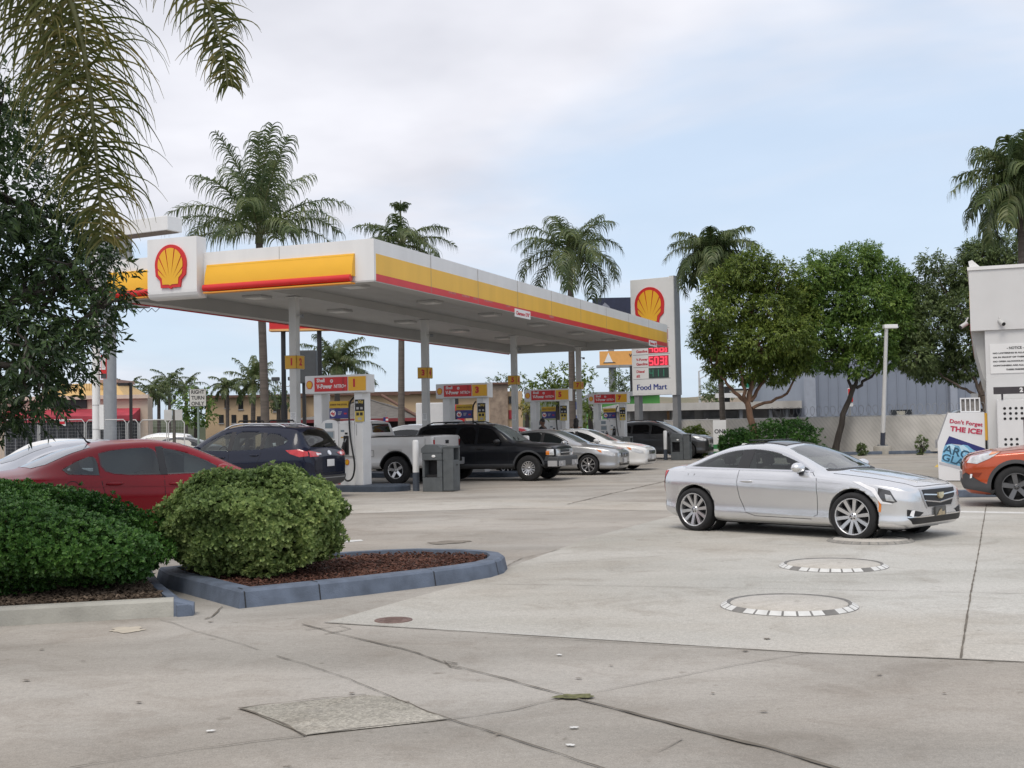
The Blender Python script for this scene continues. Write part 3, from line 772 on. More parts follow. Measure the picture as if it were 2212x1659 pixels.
    pts = [(.38,-.05,2.30),(.37,-.20,2.20),(.37,-.28,2.0),(.385,-.32,1.7),(.42,-.34,1.3),(.49,-.37,.95),(.56,-.39,.62),(.565,-.40,.42),(.52,-.40,.24),(.44,-.40,.14),(.34,-.40,.125),(.25,-.39,.20),(.205,-.38,.36),(.20,-.36,.56),(.21,-.345,.76)]
    fine = []
    for q in range(len(pts)-1):
        p0, p1, p2, p3 = [Vector(pts[max(0, min(len(pts)-1, q+j))]) for j in (-1,0,1,2)]
        for s_ in range(4):
            u = s_/4; fine.append(0.5*((2*p1)+(p2-p0)*u+(2*p0-5*p1+4*p2-p3)*u*u+(3*p1-p0-3*p2+p3)*u**3))
    fine.append(Vector(pts[-1]))
    MB().tube(fine, .024, 8).build('hose', BLACK, t)
    mb = MB(); mb.box2((-.24,-.26,2.03),(.33,-.20,2.21),0); text_mb(mb, 'INSIDE THE STORE', .09, (.045,-.263,2.12), 1, bold=.002, width=.50); mb.build('topper_sign', [GOLD, mat('gold_dark_print',(.16,.08,.02),.5)], t)  # dark brown lettering on the gold sign
    mb = MB(); mb.box2((-.24,-.26,1.755),(.335,-.18,2.025),0,bev=.012); mb.cyl((-.13,-.262,1.89),(-.13,-.267,1.89),.085,n=20,mi=1)
    text_mb(mb, '4¢', .13, (-.13,-.269,1.885), 2, bold=.004)
    for k in range(3): mb.box2((.02,-.264,1.92-.035*k),(.14-.02*k,-.261,1.935-.035*k),3)
    mb.box2((.20,-.264,1.86),(.28,-.261,1.90),2); mb.box2((-.21,-.264,1.985),(-.08,-.261,1.993),3)
    mb.build('promo_sign', [BLUEV, WHITE, REDP, PUMPG], t)
    mb = MB(); mb.box2((.53,-.262,1.66),(.80,-.24,2.24),0); mb.box2((.53,-.268,1.66),(.80,-.263,1.935),1)
    text_mb(mb, '30¢', .11, (.70,-.265,2.17), 1, bold=.002, width=.15); mb.box2((.55,-.266,2.14),(.62,-.263,2.19),3); mb.box2((.57,-.266,1.98),(.64,-.263,2.04),3); mb.box2((.69,-.266,1.98),(.76,-.263,2.04),3)
    mb.box2((.57,-.272,1.82),(.65,-.269,1.90),2); mb.box2((.68,-.272,1.82),(.76,-.269,1.90),2); mb.box2((.62,-.272,1.70),(.72,-.269,1.77),3)
    mb.build('offer_sign', [BLACK, mat('pale_gold',(.60,.45,.10),.5), mat('brown_black',(.03,.025,.02),.5), PUMPG], t)
    return t
for i, num in enumerate('1357'):
    pump(num, i, ['white fuel pump under a yellow number 1, nearest the camera', 'white fuel pump under a yellow number 3 behind the black SUV', 'white fuel pump under a yellow number 5 behind two customers', 'white fuel pump under a yellow number 7 beside the grey SUV'][i])
# ================================================================= vehicles
def pchip(xs, ys, q):
    xs = np.asarray(xs, float); ys = np.asarray(ys, float); h = np.diff(xs); d = np.diff(ys)/h
    m = np.zeros(len(xs))
    for i in range(1, len(xs)-1):
        if d[i-1]*d[i] > 0:
            w1 = 2*h[i]+h[i-1]; w2 = h[i]+2*h[i-1]; m[i] = (w1+w2)/(w1/d[i-1]+w2/d[i])
    m[0] = d[0]; m[-1] = d[-1]
    i = np.clip(np.searchsorted(xs, q)-1, 0, len(xs)-2); t = (q-xs[i])/h[i]
    return ((1+2*t)*(1-t)**2*ys[i]+t*(1-t)**2*h[i]*m[i]+t*t*(3-2*t)*ys[i+1]+t*t*(t-1)*h[i]*m[i+1])

def section(zb, zs, zt, wm, ws, wr, crown=0.05, belt=None):
    dz = min(crown, (zt-zs)*0.45)
    H = zs-zb
    pts = [(0,zb,0),(wm*.84,zb,.5),(wm*.970,zb+.09*H,.7),(wm*.990,zb+.20*H,.5),(wm*.972,zb+.36*H,.8),(wm*1.0,zb+.74*H,.42),(ws,zs,.34),(wr,zt-dz,.5),(wr*.5,zt-dz*.22,.9),(0,zt,0)]
    out = [Vector((0, zb))]
    n = 4
    ent = []
    for i in range(1, len(pts)-1):
        p = Vector(pts[i][:2]); a = Vector(pts[i-1][:2]); b = Vector(pts[i+1][:2]); t = pts[i][2]*.5
        e = p.lerp(a, t); x = p.lerp(b, t)
        for k in range(n+1):
            u = k/n; out.append(e*(1-u)**2+p*2*u*(1-u)+x*u*u)
        if i in (5, 6):                                # extra rows on the long flats
            nx = Vector(pts[i+1][:2]); e2 = nx.lerp(p, pts[i+1][2]*.5)
            for k in (1, 2, 3): out.append(x.lerp(e2, k/4))
    out.append(Vector((0, zt)))
    return out

class CarShell:
    """smooth lofted shell with real wheel arches; panels are laid on it by projection"""
    def __init__(s, tab, arches, crown=0.05, well=None):
        s.tab = tab = sorted(tab); xs = [r[0] for r in tab]
        n = 190
        u = np.linspace(0, 1, n); q = xs[0]+(xs[-1]-xs[0])*(0.5-0.5*np.cos(PI*u))*0.55+(xs[-1]-xs[0])*u*0.45
        q[0] = xs[0]; q[-1] = xs[-1]
        cols = [pchip(xs, [r[j] for r in tab], q) for j in range(1, 7)]
        vs = []; fs = []
        K = None
        for i in range(n):
            half = section(*[c[i] for c in cols], crown=crown)
            ring = [(q[i], p.x, p.y) for p in half]+[(q[i], -p.x, p.y) for p in half[-2:0:-1]]
            K = len(ring); vs += ring
        for i in range(n-1):
            for k in range(K): fs.append((i*K+k, (i+1)*K+k, (i+1)*K+(k+1)%K, i*K+(k+1)%K))
        fs.append(tuple(range(K))); fs.append(tuple((n-1)*K+k for k in range(K-1, -1, -1)))
        me = bpy.data.meshes.new('shell'); me.from_pydata(vs, [], fs); me.update()
        bm = bmesh.new(); bm.from_mesh(me); bmesh.ops.recalc_face_normals(bm, faces=bm.faces[:]); bm.to_mesh(me); bm.free()
        s.me = me
        s.bvh = BVHTree.FromPolygons([v.co.copy() for v in me.vertices], [tuple(p.vertices) for p in me.polygons])
        s.vn = [v.normal.copy() for v in me.vertices]; s.vc = [v.co.copy() for v in me.vertices]; s.pf = [tuple(p.vertices) for p in me.polygons]
        s.arches = arches
    def body_mesh(s, paint, well, cabin=None):
        me = s.me
        me.materials.append(paint); me.materials.append(well)
        for p in me.polygons: p.use_smooth = len(p.vertices) == 4
        ob = bpy.data.objects.new('tmp', me); COL.objects.link(ob)
        cuts = []
        for (x, z, r) in s.arches:
            for sg in (1, -1):
                mb = MB(); prof = []
                for k in range(40):
                    a = 2*PI*k/40; prof.append((x+r*math.cos(a), z+r*math.sin(a)))
                mb.prism(prof, .48, 1.6, 1, Matrix(((1,0,0,0),(0,0,sg,0),(0,1,0,0),(0,0,0,1))))
                c = mb.build('cut', [paint, well]); 
                bm = bmesh.new(); bm.from_mesh(c.data); bmesh.ops.recalc_face_normals(bm, faces=bm.faces[:]); bm.to_mesh(c.data); bm.free()
                md = ob.modifiers.new('b', 'BOOLEAN'); md.operation = 'DIFFERENCE'; md.solver = 'EXACT'; md.object = c
                cuts.append(c)
        def cut(mb):
            c = mb.build('cut', [paint, well])
            bm = bmesh.new(); bm.from_mesh(c.data); bmesh.ops.recalc_face_normals(bm, faces=bm.faces[:]); bm.to_mesh(c.data); bm.free()
            md = ob.modifiers.new('b', 'BOOLEAN'); md.operation = 'DIFFERENCE'; md.solver = 'EXACT'; md.object = c; cuts.append(c)
        def shrink(poly, k=.965):
            cx = sum(p[0] for p in poly)/len(poly); cy = sum(p[1] for p in poly)/len(poly)
            return [(cx+(p[0]-cx)*k, cy+(p[1]-cy)*k) for p in poly]
        if cabin:
            XZ = Matrix(((1,0,0,0),(0,0,1,0),(0,1,0,0),(0,0,0,1)))
            cut(MB().prism(cabin['poly'], -cabin['yw'], cabin['yw'], 1, XZ))
            for sg in (1, -1):
                for w in cabin['side']: cut(MB().prism(shrink(w, .95), cabin['yw']-.06 if sg > 0 else -1.5, 1.5 if sg > 0 else -cabin['yw']+.06, 1, XZ))
            cut(MB().prism(shrink(cabin['wind']), cabin['belt'], 3, 1))
            if cabin.get('rearT'): cut(MB().prism(shrink(cabin['rearT']), cabin['belt']+.06, 3, 1))
            if cabin.get('rearB'): cut(MB().prism(shrink(cabin['rearB'], .93), -3, cabin['rx'], 1, Matrix(((0,0,1,0),(1,0,0,0),(0,1,0,0),(0,0,0,1)))))
        dg = bpy.context.evaluated_depsgraph_get(); dg.update()
        res = bpy.data.meshes.new_from_object(ob.evaluated_get(dg), depsgraph=dg)
        for c in cuts:
            d = c.data; bpy.data.objects.remove(c); bpy.data.meshes.remove(d)
        bpy.data.objects.remove(ob)
        res.name = 'body'
        return res
    def hit(s, o, d):
        h = s.bvh.ray_cast(o, d)
        if h[0] is None: 
            h = s.bvh.find_nearest(o+d*4 if False else o)
            loc, nr, idx, _ = h
        loc, nr, idx = h[0], h[1], h[2]
        f = s.pf[idx]
        try:
            w = poly_3d_calc([s.vc[i] for i in f], loc); nn = Vector((0,0,0))
            for i, ww in zip(f, w): nn += s.vn[i]*ww
            if nn.length > .1: nr = nn.normalized()
        except Exception: pass
        return loc, nr
    def proj(s, view, a, b):
        if view == 'L': return s.hit(Vector((a, 3, b)), Vector((0,-1,0)))
        if view == 'R': return s.hit(Vector((a, -3, b)), Vector((0,1,0)))
        if view == 'T': return s.hit(Vector((a, b, 4)), Vector((0,0,-1)))
        if view == 'F': return s.hit(Vector((5, a, b)), Vector((-1,0,0)))
        if view == 'B': return s.hit(Vector((-5, a, b)), Vector((1,0,0)))
        # diagonal views, a = across, b = z: for corner lamps
        dirs = {'FL': (1,1), 'FR': (1,-1), 'BL': (-1,1), 'BR': (-1,-1)}[view]
        d = Vector((-dirs[0], -dirs[1], 0)).normalized(); side = Vector((-dirs[1]*1.0, dirs[0], 0)).normalized()
        if view in ('FL', 'BR'): pass
        return s.hit(-d*5+side*a+Vector((0,0,b)), d)
    def panel(s, outlines, view, off=0.004, rim=True, step=0.05, mi=0, mb=None, nrm=None):
        """outline polygons in the view plane -> skin on the shell, off metres proud, with a rim down to the shell"""
        if outlines and not isinstance(outlines[0][0], (list, tuple)): outlines = [outlines]
        own = mb is None
        if own: mb = MB()
        if nrm is None: nrm = []
        for poly in outlines:
            den = []
            for i in range(len(poly)):
                p, q = Vector(poly[i]), Vector(poly[(i+1) % len(poly)])
                k = max(1, int(math.ceil((q-p).length/step)))
                for j in range(k): den.append(p.lerp(q, j/k))
            nb = len(den); pts = den[:]
            xs = [p.x for p in den]; ys = [p.y for p in den]; pl = [(p.x, p.y) for p in den]
            gx = np.arange(min(xs)+step/2, max(xs), step); gy = np.arange(min(ys)+step/2, max(ys), step)
            for x in gx:
                for y in gy:
                    if inpoly(x, y, pl): 
                        v = Vector((x, y))
                        if min((v-p).length for p in den) > step*.35: pts.append(v)
            res = delaunay_2d_cdt(pts, [], [list(range(nb))], 1, 1e-7)
            hs = [s.proj(view, p.x, p.y) for p in res[0]]
            vs = [h[0]+h[1]*off for h in hs]; 
            fs = [tuple(f) for f in res[2]]
            # orient outward
            o = len(mb.v)
            f0 = []
            for f in fs:
                n = (vs[f[1]]-vs[f[0]]).cross(vs[f[2]]-vs[f[0]])
                if n.dot(hs[f[0]][1]) < 0: f = f[::-1]
                f0.append(f)
            mb.add(vs, f0, mi, True); nrm += [h[1] for h in hs]
            if rim and off > .002:
                bh = [s.proj(view, p.x, p.y) for p in den]
                a = [h[0]+h[1]*off for h in bh]; b = [h[0]-h[1]*.004 for h in bh]
                mb.add(a+b, [(i, (i+1)%nb, nb+(i+1)%nb, nb+i) for i in range(nb)], mi, False); nrm += [h[1] for h in bh]*2
        return mb, nrm
    def part(s, name, outlines, view, m, parent, off=0.004, step=0.05, rim=True):
        mb, nrm = s.panel(outlines, view, off, rim, step)
        me = mb.mesh(name, m)
        me.normals_split_custom_set_from_vertices([tuple(n) for n in nrm])
        return link(name, me, parent)

def stroke(pts, w, closed=False):
    """polyline -> list of thin quads in the view plane"""
    P_ = [Vector(p) for p in pts]; n = len(P_); L_, R_ = [], []
    for i in range(n):
        a = P_[(i-1) % n] if (closed or i > 0) else P_[0]; b = P_[(i+1) % n] if (closed or i < n-1) else P_[-1]
        t = (b-a); t = t.normalized() if t.length > 1e-6 else Vector((1,0)); m = Vector((-t.y, t.x))*w/2
        L_.append(tuple(P_[i]+m)); R_.append(tuple(P_[i]-m))
    out = []
    rng_ = range(n if closed else n-1)
    for i in rng_:
        j = (i+1) % n; out.append([L_[i], L_[j], R_[j], R_[i]])
    return out
def smooth_poly(pts, k=4, closed=True):
    n = len(pts); out = []
    for i in range(n if closed else n-1):
        g = lambda j: Vector(pts[(i+j) % n]) if closed else Vector(pts[max(0, min(n-1, i+j))])
        p0, p1, p2, p3 = g(-1), g(0), g(1), g(2)
        for s_ in range(k):
            u = s_/k; v = 0.5*((2*p1)+(p2-p0)*u+(2*p0-5*p1+4*p2-p3)*u*u+(3*p1-p0-3*p2+p3)*u**3); out.append((v.x, v.y))
    if not closed: out.append(tuple(pts[-1]))
    return out
def chaikin(pts, it=2, keep=()):
    """corner cutting: soft window outlines without overshoot; indices in keep stay sharp"""
    P_ = [(Vector(p), i in keep) for i, p in enumerate(pts)]
    for _ in range(it):
        out = []; n = len(P_)
        for i in range(n):
            p, sh = P_[i]; q = P_[(i+1) % n][0]; r = P_[i-1][0]
            if sh: out.append((p, True))
            else: out += [(p.lerp(r, .25), False), (p.lerp(q, .25), False)]
        P_ = out
    return [tuple(p) for p, _ in P_]

RIMS = mat('alloy_silver', (0.66, 0.66, 0.67), 0.25, 0.85, var=0.03)
RIMD = mat('alloy_dark', (0.16, 0.16, 0.165), 0.35, 0.7, var=0.1)
WELL = mat('wheel_well', (0.008, 0.008, 0.008), 0.95, var=0.2)
HUBD = mat('brake_dark', (0.035, 0.035, 0.037), 0.6, 0.4, var=0.3, scale=14)
def wheel(parent, x, y, r, w, rimr, spokes=10, style='twin', rim=RIMS, steer=0.0, name='wheel'):
    """tyre, rim with spokes, dark hub; outer face towards sign(y)"""
    sg = 1 if y > 0 else -1
    h = thing(name, None, None, (x, y, r), 0)
    h.parent = parent
    T = Matrix.Rotation(steer, 4, 'Z') @ Matrix(((1,0,0,0),(0,0,sg,0),(0,1,0,0),(0,0,0,1)))      # local z -> outward
    mb = MB(); hw = w/2
    mb.lathe([(rimr*.97,-hw*.9),(rimr+.02,-hw),(r-.035,-hw),(r-.008,-hw*.82),(r,-hw*.5),(r,hw*.5),(r-.008,hw*.82),(r-.04,hw),(rimr+.022,hw*1.0),(rimr*.985,hw*.90)],48,0,T)
    for k in range(3): mb.lathe([(r+.0012,hw*(-.45+.45*k)-.006),(r+.0012,hw*(-.45+.45*k)+.006)],40,1,T)
    mb.build('tyre', [RUBBER, BLACK], h)
    mb = MB()
    mb.lathe([(rimr*.99,hw*.95),(rimr*.955,hw*.97),(rimr*.925,hw*.88),(rimr*.90,hw*.2),(rimr*.9,-hw*.8)],48,0,T)
    hr = rimr*.20
    mb.lathe([(0.001,hw*.74),(hr*.55,hw*.74),(hr*.62,hw*.70),(hr*1.05,hw*.66),(hr*1.2,hw*.45)],24,0,T)
    def spoke(a, w0, w1, tw=0.0):
        r0, r1 = hr*.8, rimr*.94
        z0, z1 = hw*.64, hw*.86; dd = .03
        ca, sa = math.cos(a), math.sin(a)
        def pt(rr, off, z): return (rr*ca-off*sa, rr*sa+off*ca, z)
        vs = [pt(r0,-w0/2,z0),pt(r0,w0/2,z0),pt(r1,w1/2+tw,z1),pt(r1,-w1/2+tw,z1)]
        vs += [pt(r0,-w0/2*1.2,z0-dd),pt(r0,w0/2*1.2,z0-dd),pt(r1,w1/2*1.2+tw,z1-dd*1.5),pt(r1,-w1/2*1.2+tw,z1-dd*1.5)]
        mb.add(vs, [(0,3,2,1),(0,1,5,4),(2,3,7,6),(1,2,6,5),(3,0,4,7)] if sg > 0 else [(0,1,2,3),(4,5,1,0),(6,7,3,2),(5,6,2,1),(7,4,0,3)], 0, False, T)
    for k in range(spokes):
        a = 2*PI*k/spokes+.15
        if style == 'twin': spoke(a, rimr*.15, rimr*.20)
        elif style == 'split': spoke(a-.09, rimr*.10, rimr*.12, -.01); spoke(a+.09, rimr*.10, rimr*.12, .01)
        else: spoke(a, rimr*.30, rimr*.34)
    mb.build('rim', rim, h)
    mb = MB(); mb.lathe([(0.001,hw*.12),(rimr*.66,hw*.12),(rimr*.68,0),(rimr*.9,-.02)],32,0,T)
    for k in range(5):
        a = 2*PI*k/5+.4; mb.cyl(T @ Vector((hr*.62*math.cos(a),hr*.62*math.sin(a),hw*.66)), T @ Vector((hr*.62*math.cos(a),hr*.62*math.sin(a),hw*.755)), .011, n=8, mi=0)
    mb.build('hub', HUBD, h)
    return h

def clearglass(name, tint, refl=.07):
    m = bpy.data.materials.new(name); m.use_nodes = True; nt = m.node_tree; L = nt.links.new; out = nt.nodes['Material Output']
    tr = nt.nodes.new('ShaderNodeBsdfTransparent'); gl = nt.nodes.new('ShaderNodeBsdfGlossy'); gl.inputs['Roughness'].default_value = .02
    tc = nt.nodes.new('ShaderNodeTexCoord'); n = nt.nodes.new('ShaderNodeTexNoise'); n.inputs['Scale'].default_value = 1.5
    cr = nt.nodes.new('ShaderNodeValToRGB'); cr.color_ramp.elements[0].color = (*[c*.92 for c in tint], 1); cr.color_ramp.elements[1].color = (*tint, 1)
    L(tc.outputs['Object'], n.inputs['Vector']); L(n.outputs['Fac'], cr.inputs[0]); L(cr.outputs[0], tr.inputs['Color'])
    fr = nt.nodes.new('ShaderNodeLayerWeight'); fr.inputs['Blend'].default_value = .5; pw = nt.nodes.new('ShaderNodeMath'); pw.operation = 'POWER'; pw.inputs[1].default_value = 4.0; L(fr.outputs['Facing'], pw.inputs[0]); ad = nt.nodes.new('ShaderNodeMath'); ad.operation = 'MULTIPLY_ADD'; ad.inputs[1].default_value = .85; ad.inputs[2].default_value = refl+.04; L(pw.outputs[0], ad.inputs[0])
    mx = nt.nodes.new('ShaderNodeMixShader'); L(ad.outputs[0], mx.inputs[0]); L(tr.outputs[0], mx.inputs[1]); L(gl.outputs[0], mx.inputs[2]); L(mx.outputs[0], out.inputs['Surface'])
    return m
G_CLEAR = clearglass('clear_side_glass', (.70,.77,.75), .04); G_TINT = clearglass('tinted_side_glass', (.50,.55,.54), .04); G_DARK = clearglass('dark_side_glass', (.25,.26,.25), .03); G_WIND = clearglass('clear_windshield', (.72,.78,.77), .16)
INTER = mat('cabin_trim', (.22,.22,.215), .8, var=.15); SEATM = mat('seat_cloth', (.10,.10,.10), .85, var=.2, scale=12)
def paintm(name, col, metal=0.55, rough=0.32, coat=1.0, spec=.5):
    return mat('paint_'+name, col, rough, metal, var=0.03, scale=2, coat=coat, spec=spec)
LAMPC = mat('headlight_lens', (0.55, 0.56, 0.57), 0.08, 0.2, var=0.35, scale=9, coat=1)
LAMPR = mat('taillight_lens', (0.45, 0.012, 0.018), 0.12, 0, var=0.3, scale=9, coat=1)
LAMPA = mat('amber_lens', (0.75, 0.22, 0.02), 0.15, 0, var=0.15, coat=1)
TRIM = mat('black_trim', (0.018, 0.018, 0.02), 0.45, var=0.15)
CLAD = mat('grey_cladding', (0.055, 0.055, 0.058), 0.7, var=0.12)
SEAMC = mat('panel_gap', (0.012, 0.012, 0.013), 0.8, var=0.1)
PLATE = mat('plate_white', (0.62, 0.62, 0.62), 0.5, var=0.1)

def mirror_y(pts): return [(-a, b) for a, b in pts]

def car(spec, label, loc, heading, cat='car', name='parked_car', scale=1.0, detail=True):
    """heading: direction the nose points, radians"""
    t = thing(name, label, cat, loc, heading)
    t.scale = (scale,)*3
    ax_f, ax_r, wr_, track = spec['axle_f'], spec['axle_r'], spec['wheel_r'], spec['track']
    ar = spec.get('arch_r', wr_+.045)
    az = spec.get('arch_z', wr_+.01)
    sh = CarShell(spec['tab'], [(ax_f, az, ar), (ax_r, az, ar)], spec.get('crown', .05))
    paint = spec['paint']
    cab = spec.get('cabin')
    if cab:
        cab = dict(cab); cab['side'] = [chaikin(w, spec.get('soft', 2), spec.get('sharp', ())) for w in spec['side_windows']]
    body = link('body', sh.body_mesh(paint, INTER if cab else WELL, cab), t)
    if cab:
        if True:
            mb = MB()
            for (x, y, z, a, b, c_) in [(q[0], q[1], 0, 0, 0, 0) for q in ((ax_f, 1), (ax_f, -1), (ax_r, 1), (ax_r, -1))]:
                sy = y; mb.lathe([(ar-.004, .50), (ar-.004, .80)], 32, 0, Matrix.Translation((x, 0, az)) @ Matrix(((1,0,0,0),(0,0,sy,0),(0,1,0,0),(0,0,0,1))))
            mb.build('wheel_arch_liner', WELL, t)
        b0 = cab['belt']
        for sx, lab_ in ((cab['seats'][0], 'f'), (cab['seats'][1], 'r')):
            for sy in (.33, -.33):
                mb = MB(); M_ = Matrix.Translation((sx, sy, b0-.10)) @ Matrix.Rotation(R(-14), 4, 'Y')
                mb.box((0,0,0), (.13,.46,.44), 0, 0, M_, .05); mb.box((-.03,0,.33), (.09,.24,.16), 0, 0, M_, .04); mb.cyl((-.02,.05,.2),(-.02,.05,.3),.01,n=6,M=M_); mb.cyl((-.02,-.05,.2),(-.02,-.05,.3),.01,n=6,M=M_)
                mb.build('seat', SEATM, t)
        mb = MB(); c0 = Vector((cab['wheel'], .34, b0-.02)); M_ = Matrix.Translation(c0) @ Matrix.Rotation(R(65), 4, 'Y')
        mb.tube([(.17*math.cos(2*PI*k/24), .17*math.sin(2*PI*k/24), 0) for k in range(25)], .014, 6, M=M_); mb.box((0,0,0),(.10,.10,.03),0,0,M_,.01); mb.box((0,0,0),(.02,.33,.015),0,0,M_); mb.build('steering_wheel', BLACK, t)
    for sg, v in ((1, 'L'), (-1, 'R')):
        for i, w in enumerate(spec['side_windows']):
            sh.part('side_window', chaikin(w, spec.get('soft', 2), spec.get('sharp', ())) , v, spec['glasses'][i] if spec.get('glasses') else spec.get('side_glass', GLASS), t, .004)
        if spec.get('dlo'):
            sh.part('window_trim', stroke(chaikin(spec['dlo'], 2, spec.get('dlo_sharp', ())), .022, True), v, spec.get('trim', TRIM), t, .007, .08)
        if spec.get('pillar'):
            for pl in spec['pillar']: sh.part('door_pillar', pl, v, TRIM, t, .0055)
        for k, s_ in enumerate(spec.get('seams', ())):
            sh.part('door_gap', stroke(s_, .007), v, SEAMC, t, .0022, .08)
        for hx, hz in spec.get('handles', ()):
            c, n = sh.proj(v, hx, hz); mb = MB()
            mb.ell((0,0,0), (.115,.022,.022)); mb.box((.0,0,0),(.10,.02,.035),1)
            mb.build('door_handle', [spec.get('handle_m', paint), SEAMC], t, c+n*.012)
        if spec.get('cladding'):
            for cl in spec['cladding']: sh.part('cladding', cl, v, spec.get('clad_m', CLAD), t, .010, .08)
        if spec.get('arch_trim'):
            for xx in (ax_f, ax_r):
                ring = [(xx+(ar+.0)*math.cos(a), az+(ar)*math.sin(a)) for a in [R(-18)+R(216)*k/24 for k in range(25)]]
                ring2 = [(xx+(ar+spec['arch_trim'])*math.cos(a), az+(ar+spec['arch_trim'])*math.sin(a)) for a in [R(-18)+R(216)*k/24 for k in range(25)]]
                sh.part('arch_trim', ring+ring2[::-1], v, spec.get('clad_m', CLAD), t, .012, .08)
        if spec.get('mirror'):
            mx, mz = spec['mirror']; c, n = sh.proj(v, mx, mz); mb = MB()
            mb.ell((0, sg*.13, .03), (.095, .125, .075), 0, 14, 10); mb.box((.0, sg*.03, -.045), (.07, .14, .03), 1); mb.ell((-.035, sg*.13, .03), (.05, .11, .062), 1, 12, 8)
            mb.build('wing_mirror', [spec.get('mirror_m', paint), TRIM], t, c)
        for nm, m, off, poly in spec.get('side_bits', ()):
            sh.part(nm, poly, v, m, t, off, .04)
        for nm, m, off, poly in spec.get('front_side', ()):
            sh.part(nm, poly, v, m, t, off, .03)
    for nm, view, m, off, poly in spec.get('bits', ()):
        sh.part(nm, poly, view, m, t, off, .04)
    for nm, view, m, off, poly in spec.get('pairs', ()):
        sh.part(nm, poly, view, m, t, off, .03); sh.part(nm, mirror_y(poly) if view in 'FB' else [(a, -b) for a, b in poly], view, m, t, off, .03)
    for x, st in ((ax_f, spec.get('steer', 0)), (ax_r, 0)):
        for sg in (1, -1):
            wheel(t, x, sg*(track/2), wr_, spec.get('tyre_w', .225), spec['rim_r'], spec.get('spokes', 10), spec.get('style', 'twin'), spec.get('rim', RIMS), st)
    # dark floor pan closing the underside between the wells
    mb = MB(); zz = spec.get('floor', .20); mb.box2((ax_r-.5,-track/2+.22,zz-.06),(ax_f+.5,track/2-.22,zz+.12)); mb.box2((ax_r-.08,-track/2,wr_-.05),(ax_r+.08,track/2,wr_+.05)); mb.box2((ax_f-.08,-track/2,wr_-.05),(ax_f+.08,track/2,wr_+.05))
    mb.build('underbody', WELL, t)
    return t, sh

# ---- shared shell tables: x, z_bottom, z_shoulder, z_top, half width mid, shoulder, roof edge
T_COUPE = [(2.215,.36,.60,.68,.50,.47,.40),(2.19,.26,.66,.745,.66,.62,.52),(2.11,.19,.71,.79,.77,.73,.60),(1.95,.165,.755,.84,.85,.81,.65),(1.6,.16,.81,.905,.905,.86,.67),(1.2,.16,.855,.96,.918,.865,.68),
 (.95,.16,.88,.99,.92,.865,.68),(.75,.16,.89,1.075,.92,.865,.66),(.4,.16,.905,1.235,.92,.862,.62),(.05,.16,.92,1.345,.92,.86,.585),(-.35,.16,.935,1.395,.92,.86,.57),(-.8,.16,.945,1.365,.92,.868,.575),
 (-1.2,.17,.955,1.27,.922,.878,.585),(-1.6,.17,.96,1.13,.92,.88,.60),(-1.85,.19,.96,1.06,.91,.87,.62),(-2.2,.23,.95,1.025,.87,.835,.64),(-2.36,.27,.90,.99,.79,.76,.62),(-2.42,.33,.82,.92,.71,.68,.57),(-2.445,.40,.74,.84,.64,.61,.52)]
T_SEDAN = [(2.28,.38,.60,.67,.50,.46,.38),(2.25,.27,.67,.73,.66,.62,.50),(2.15,.19,.72,.80,.77,.73,.58),(1.9,.17,.78,.87,.86,.81,.63),(1.5,.17,.84,.94,.90,.85,.66),(1.15,.17,.875,.985,.905,.86,.67),
 (.95,.17,.89,1.06,.905,.86,.65),(.55,.17,.905,1.25,.905,.855,.60),(.15,.17,.915,1.395,.905,.855,.57),(-.3,.17,.925,1.45,.905,.855,.56),(-.8,.17,.94,1.43,.905,.86,.565),(-1.25,.17,.955,1.335,.905,.86,.575),(-1.65,.18,.965,1.18,.90,.86,.59),
 (-1.9,.2,.97,1.085,.89,.85,.61),(-2.15,.24,.96,1.05,.85,.815,.61),(-2.28,.3,.9,1.0,.76,.73,.57),(-2.34,.40,.8,.9,.64,.60,.49)]
T_SUV = [(2.25,.42,.72,.78,.55,.50,.42),(2.2,.30,.82,.88,.70,.65,.53),(2.1,.24,.88,.95,.79,.74,.58),(1.8,.22,.93,1.02,.88,.83,.63),(1.4,.22,.97,1.07,.915,.87,.66),(1.1,.22,.99,1.115,.92,.88,.67),
 (.9,.22,1.0,1.2,.92,.88,.65),(.5,.22,1.02,1.42,.92,.875,.61),(.1,.22,1.035,1.59,.92,.872,.585),(-.4,.22,1.05,1.66,.92,.872,.58),(-1.0,.22,1.075,1.65,.92,.872,.58),(-1.5,.22,1.095,1.615,.915,.87,.578),
 (-1.78,.24,1.10,1.575,.905,.86,.575),(-1.92,.25,1.095,1.44,.89,.85,.58),(-2.08,.28,1.07,1.22,.86,.82,.60),(-2.2,.33,1.0,1.08,.79,.75,.58),(-2.27,.42,.86,.94,.66,.62,.50)]
T_BOXY = [(2.22,.44,.84,.90,.74,.70,.60),(2.18,.40,.93,.99,.83,.79,.67),(2.0,.37,.98,1.06,.865,.825,.69),(1.5,.35,1.01,1.10,.882,.84,.69),(1.02,.35,1.03,1.14,.885,.85,.69),(.86,.35,1.035,1.22,.885,.85,.68),
 (.45,.35,1.045,1.50,.885,.845,.64),(.22,.35,1.05,1.62,.885,.845,.62),(-.1,.35,1.055,1.685,.885,.845,.615),(-1.0,.35,1.06,1.70,.885,.845,.615),(-1.9,.35,1.07,1.685,.88,.845,.615),(-2.12,.37,1.07,1.63,.87,.84,.615),(-2.36,.40,1.06,1.22,.85,.82,.64),(-2.45,.45,1.02,1.10,.80,.76,.61),(-2.5,.52,.9,.98,.72,.68,.55)]
def yaw(v): return math.atan2(v[1], v[0])
HEAD_E = YAW                 # nose to the right along the islands
HEAD_W = YAW+PI              # nose to the left

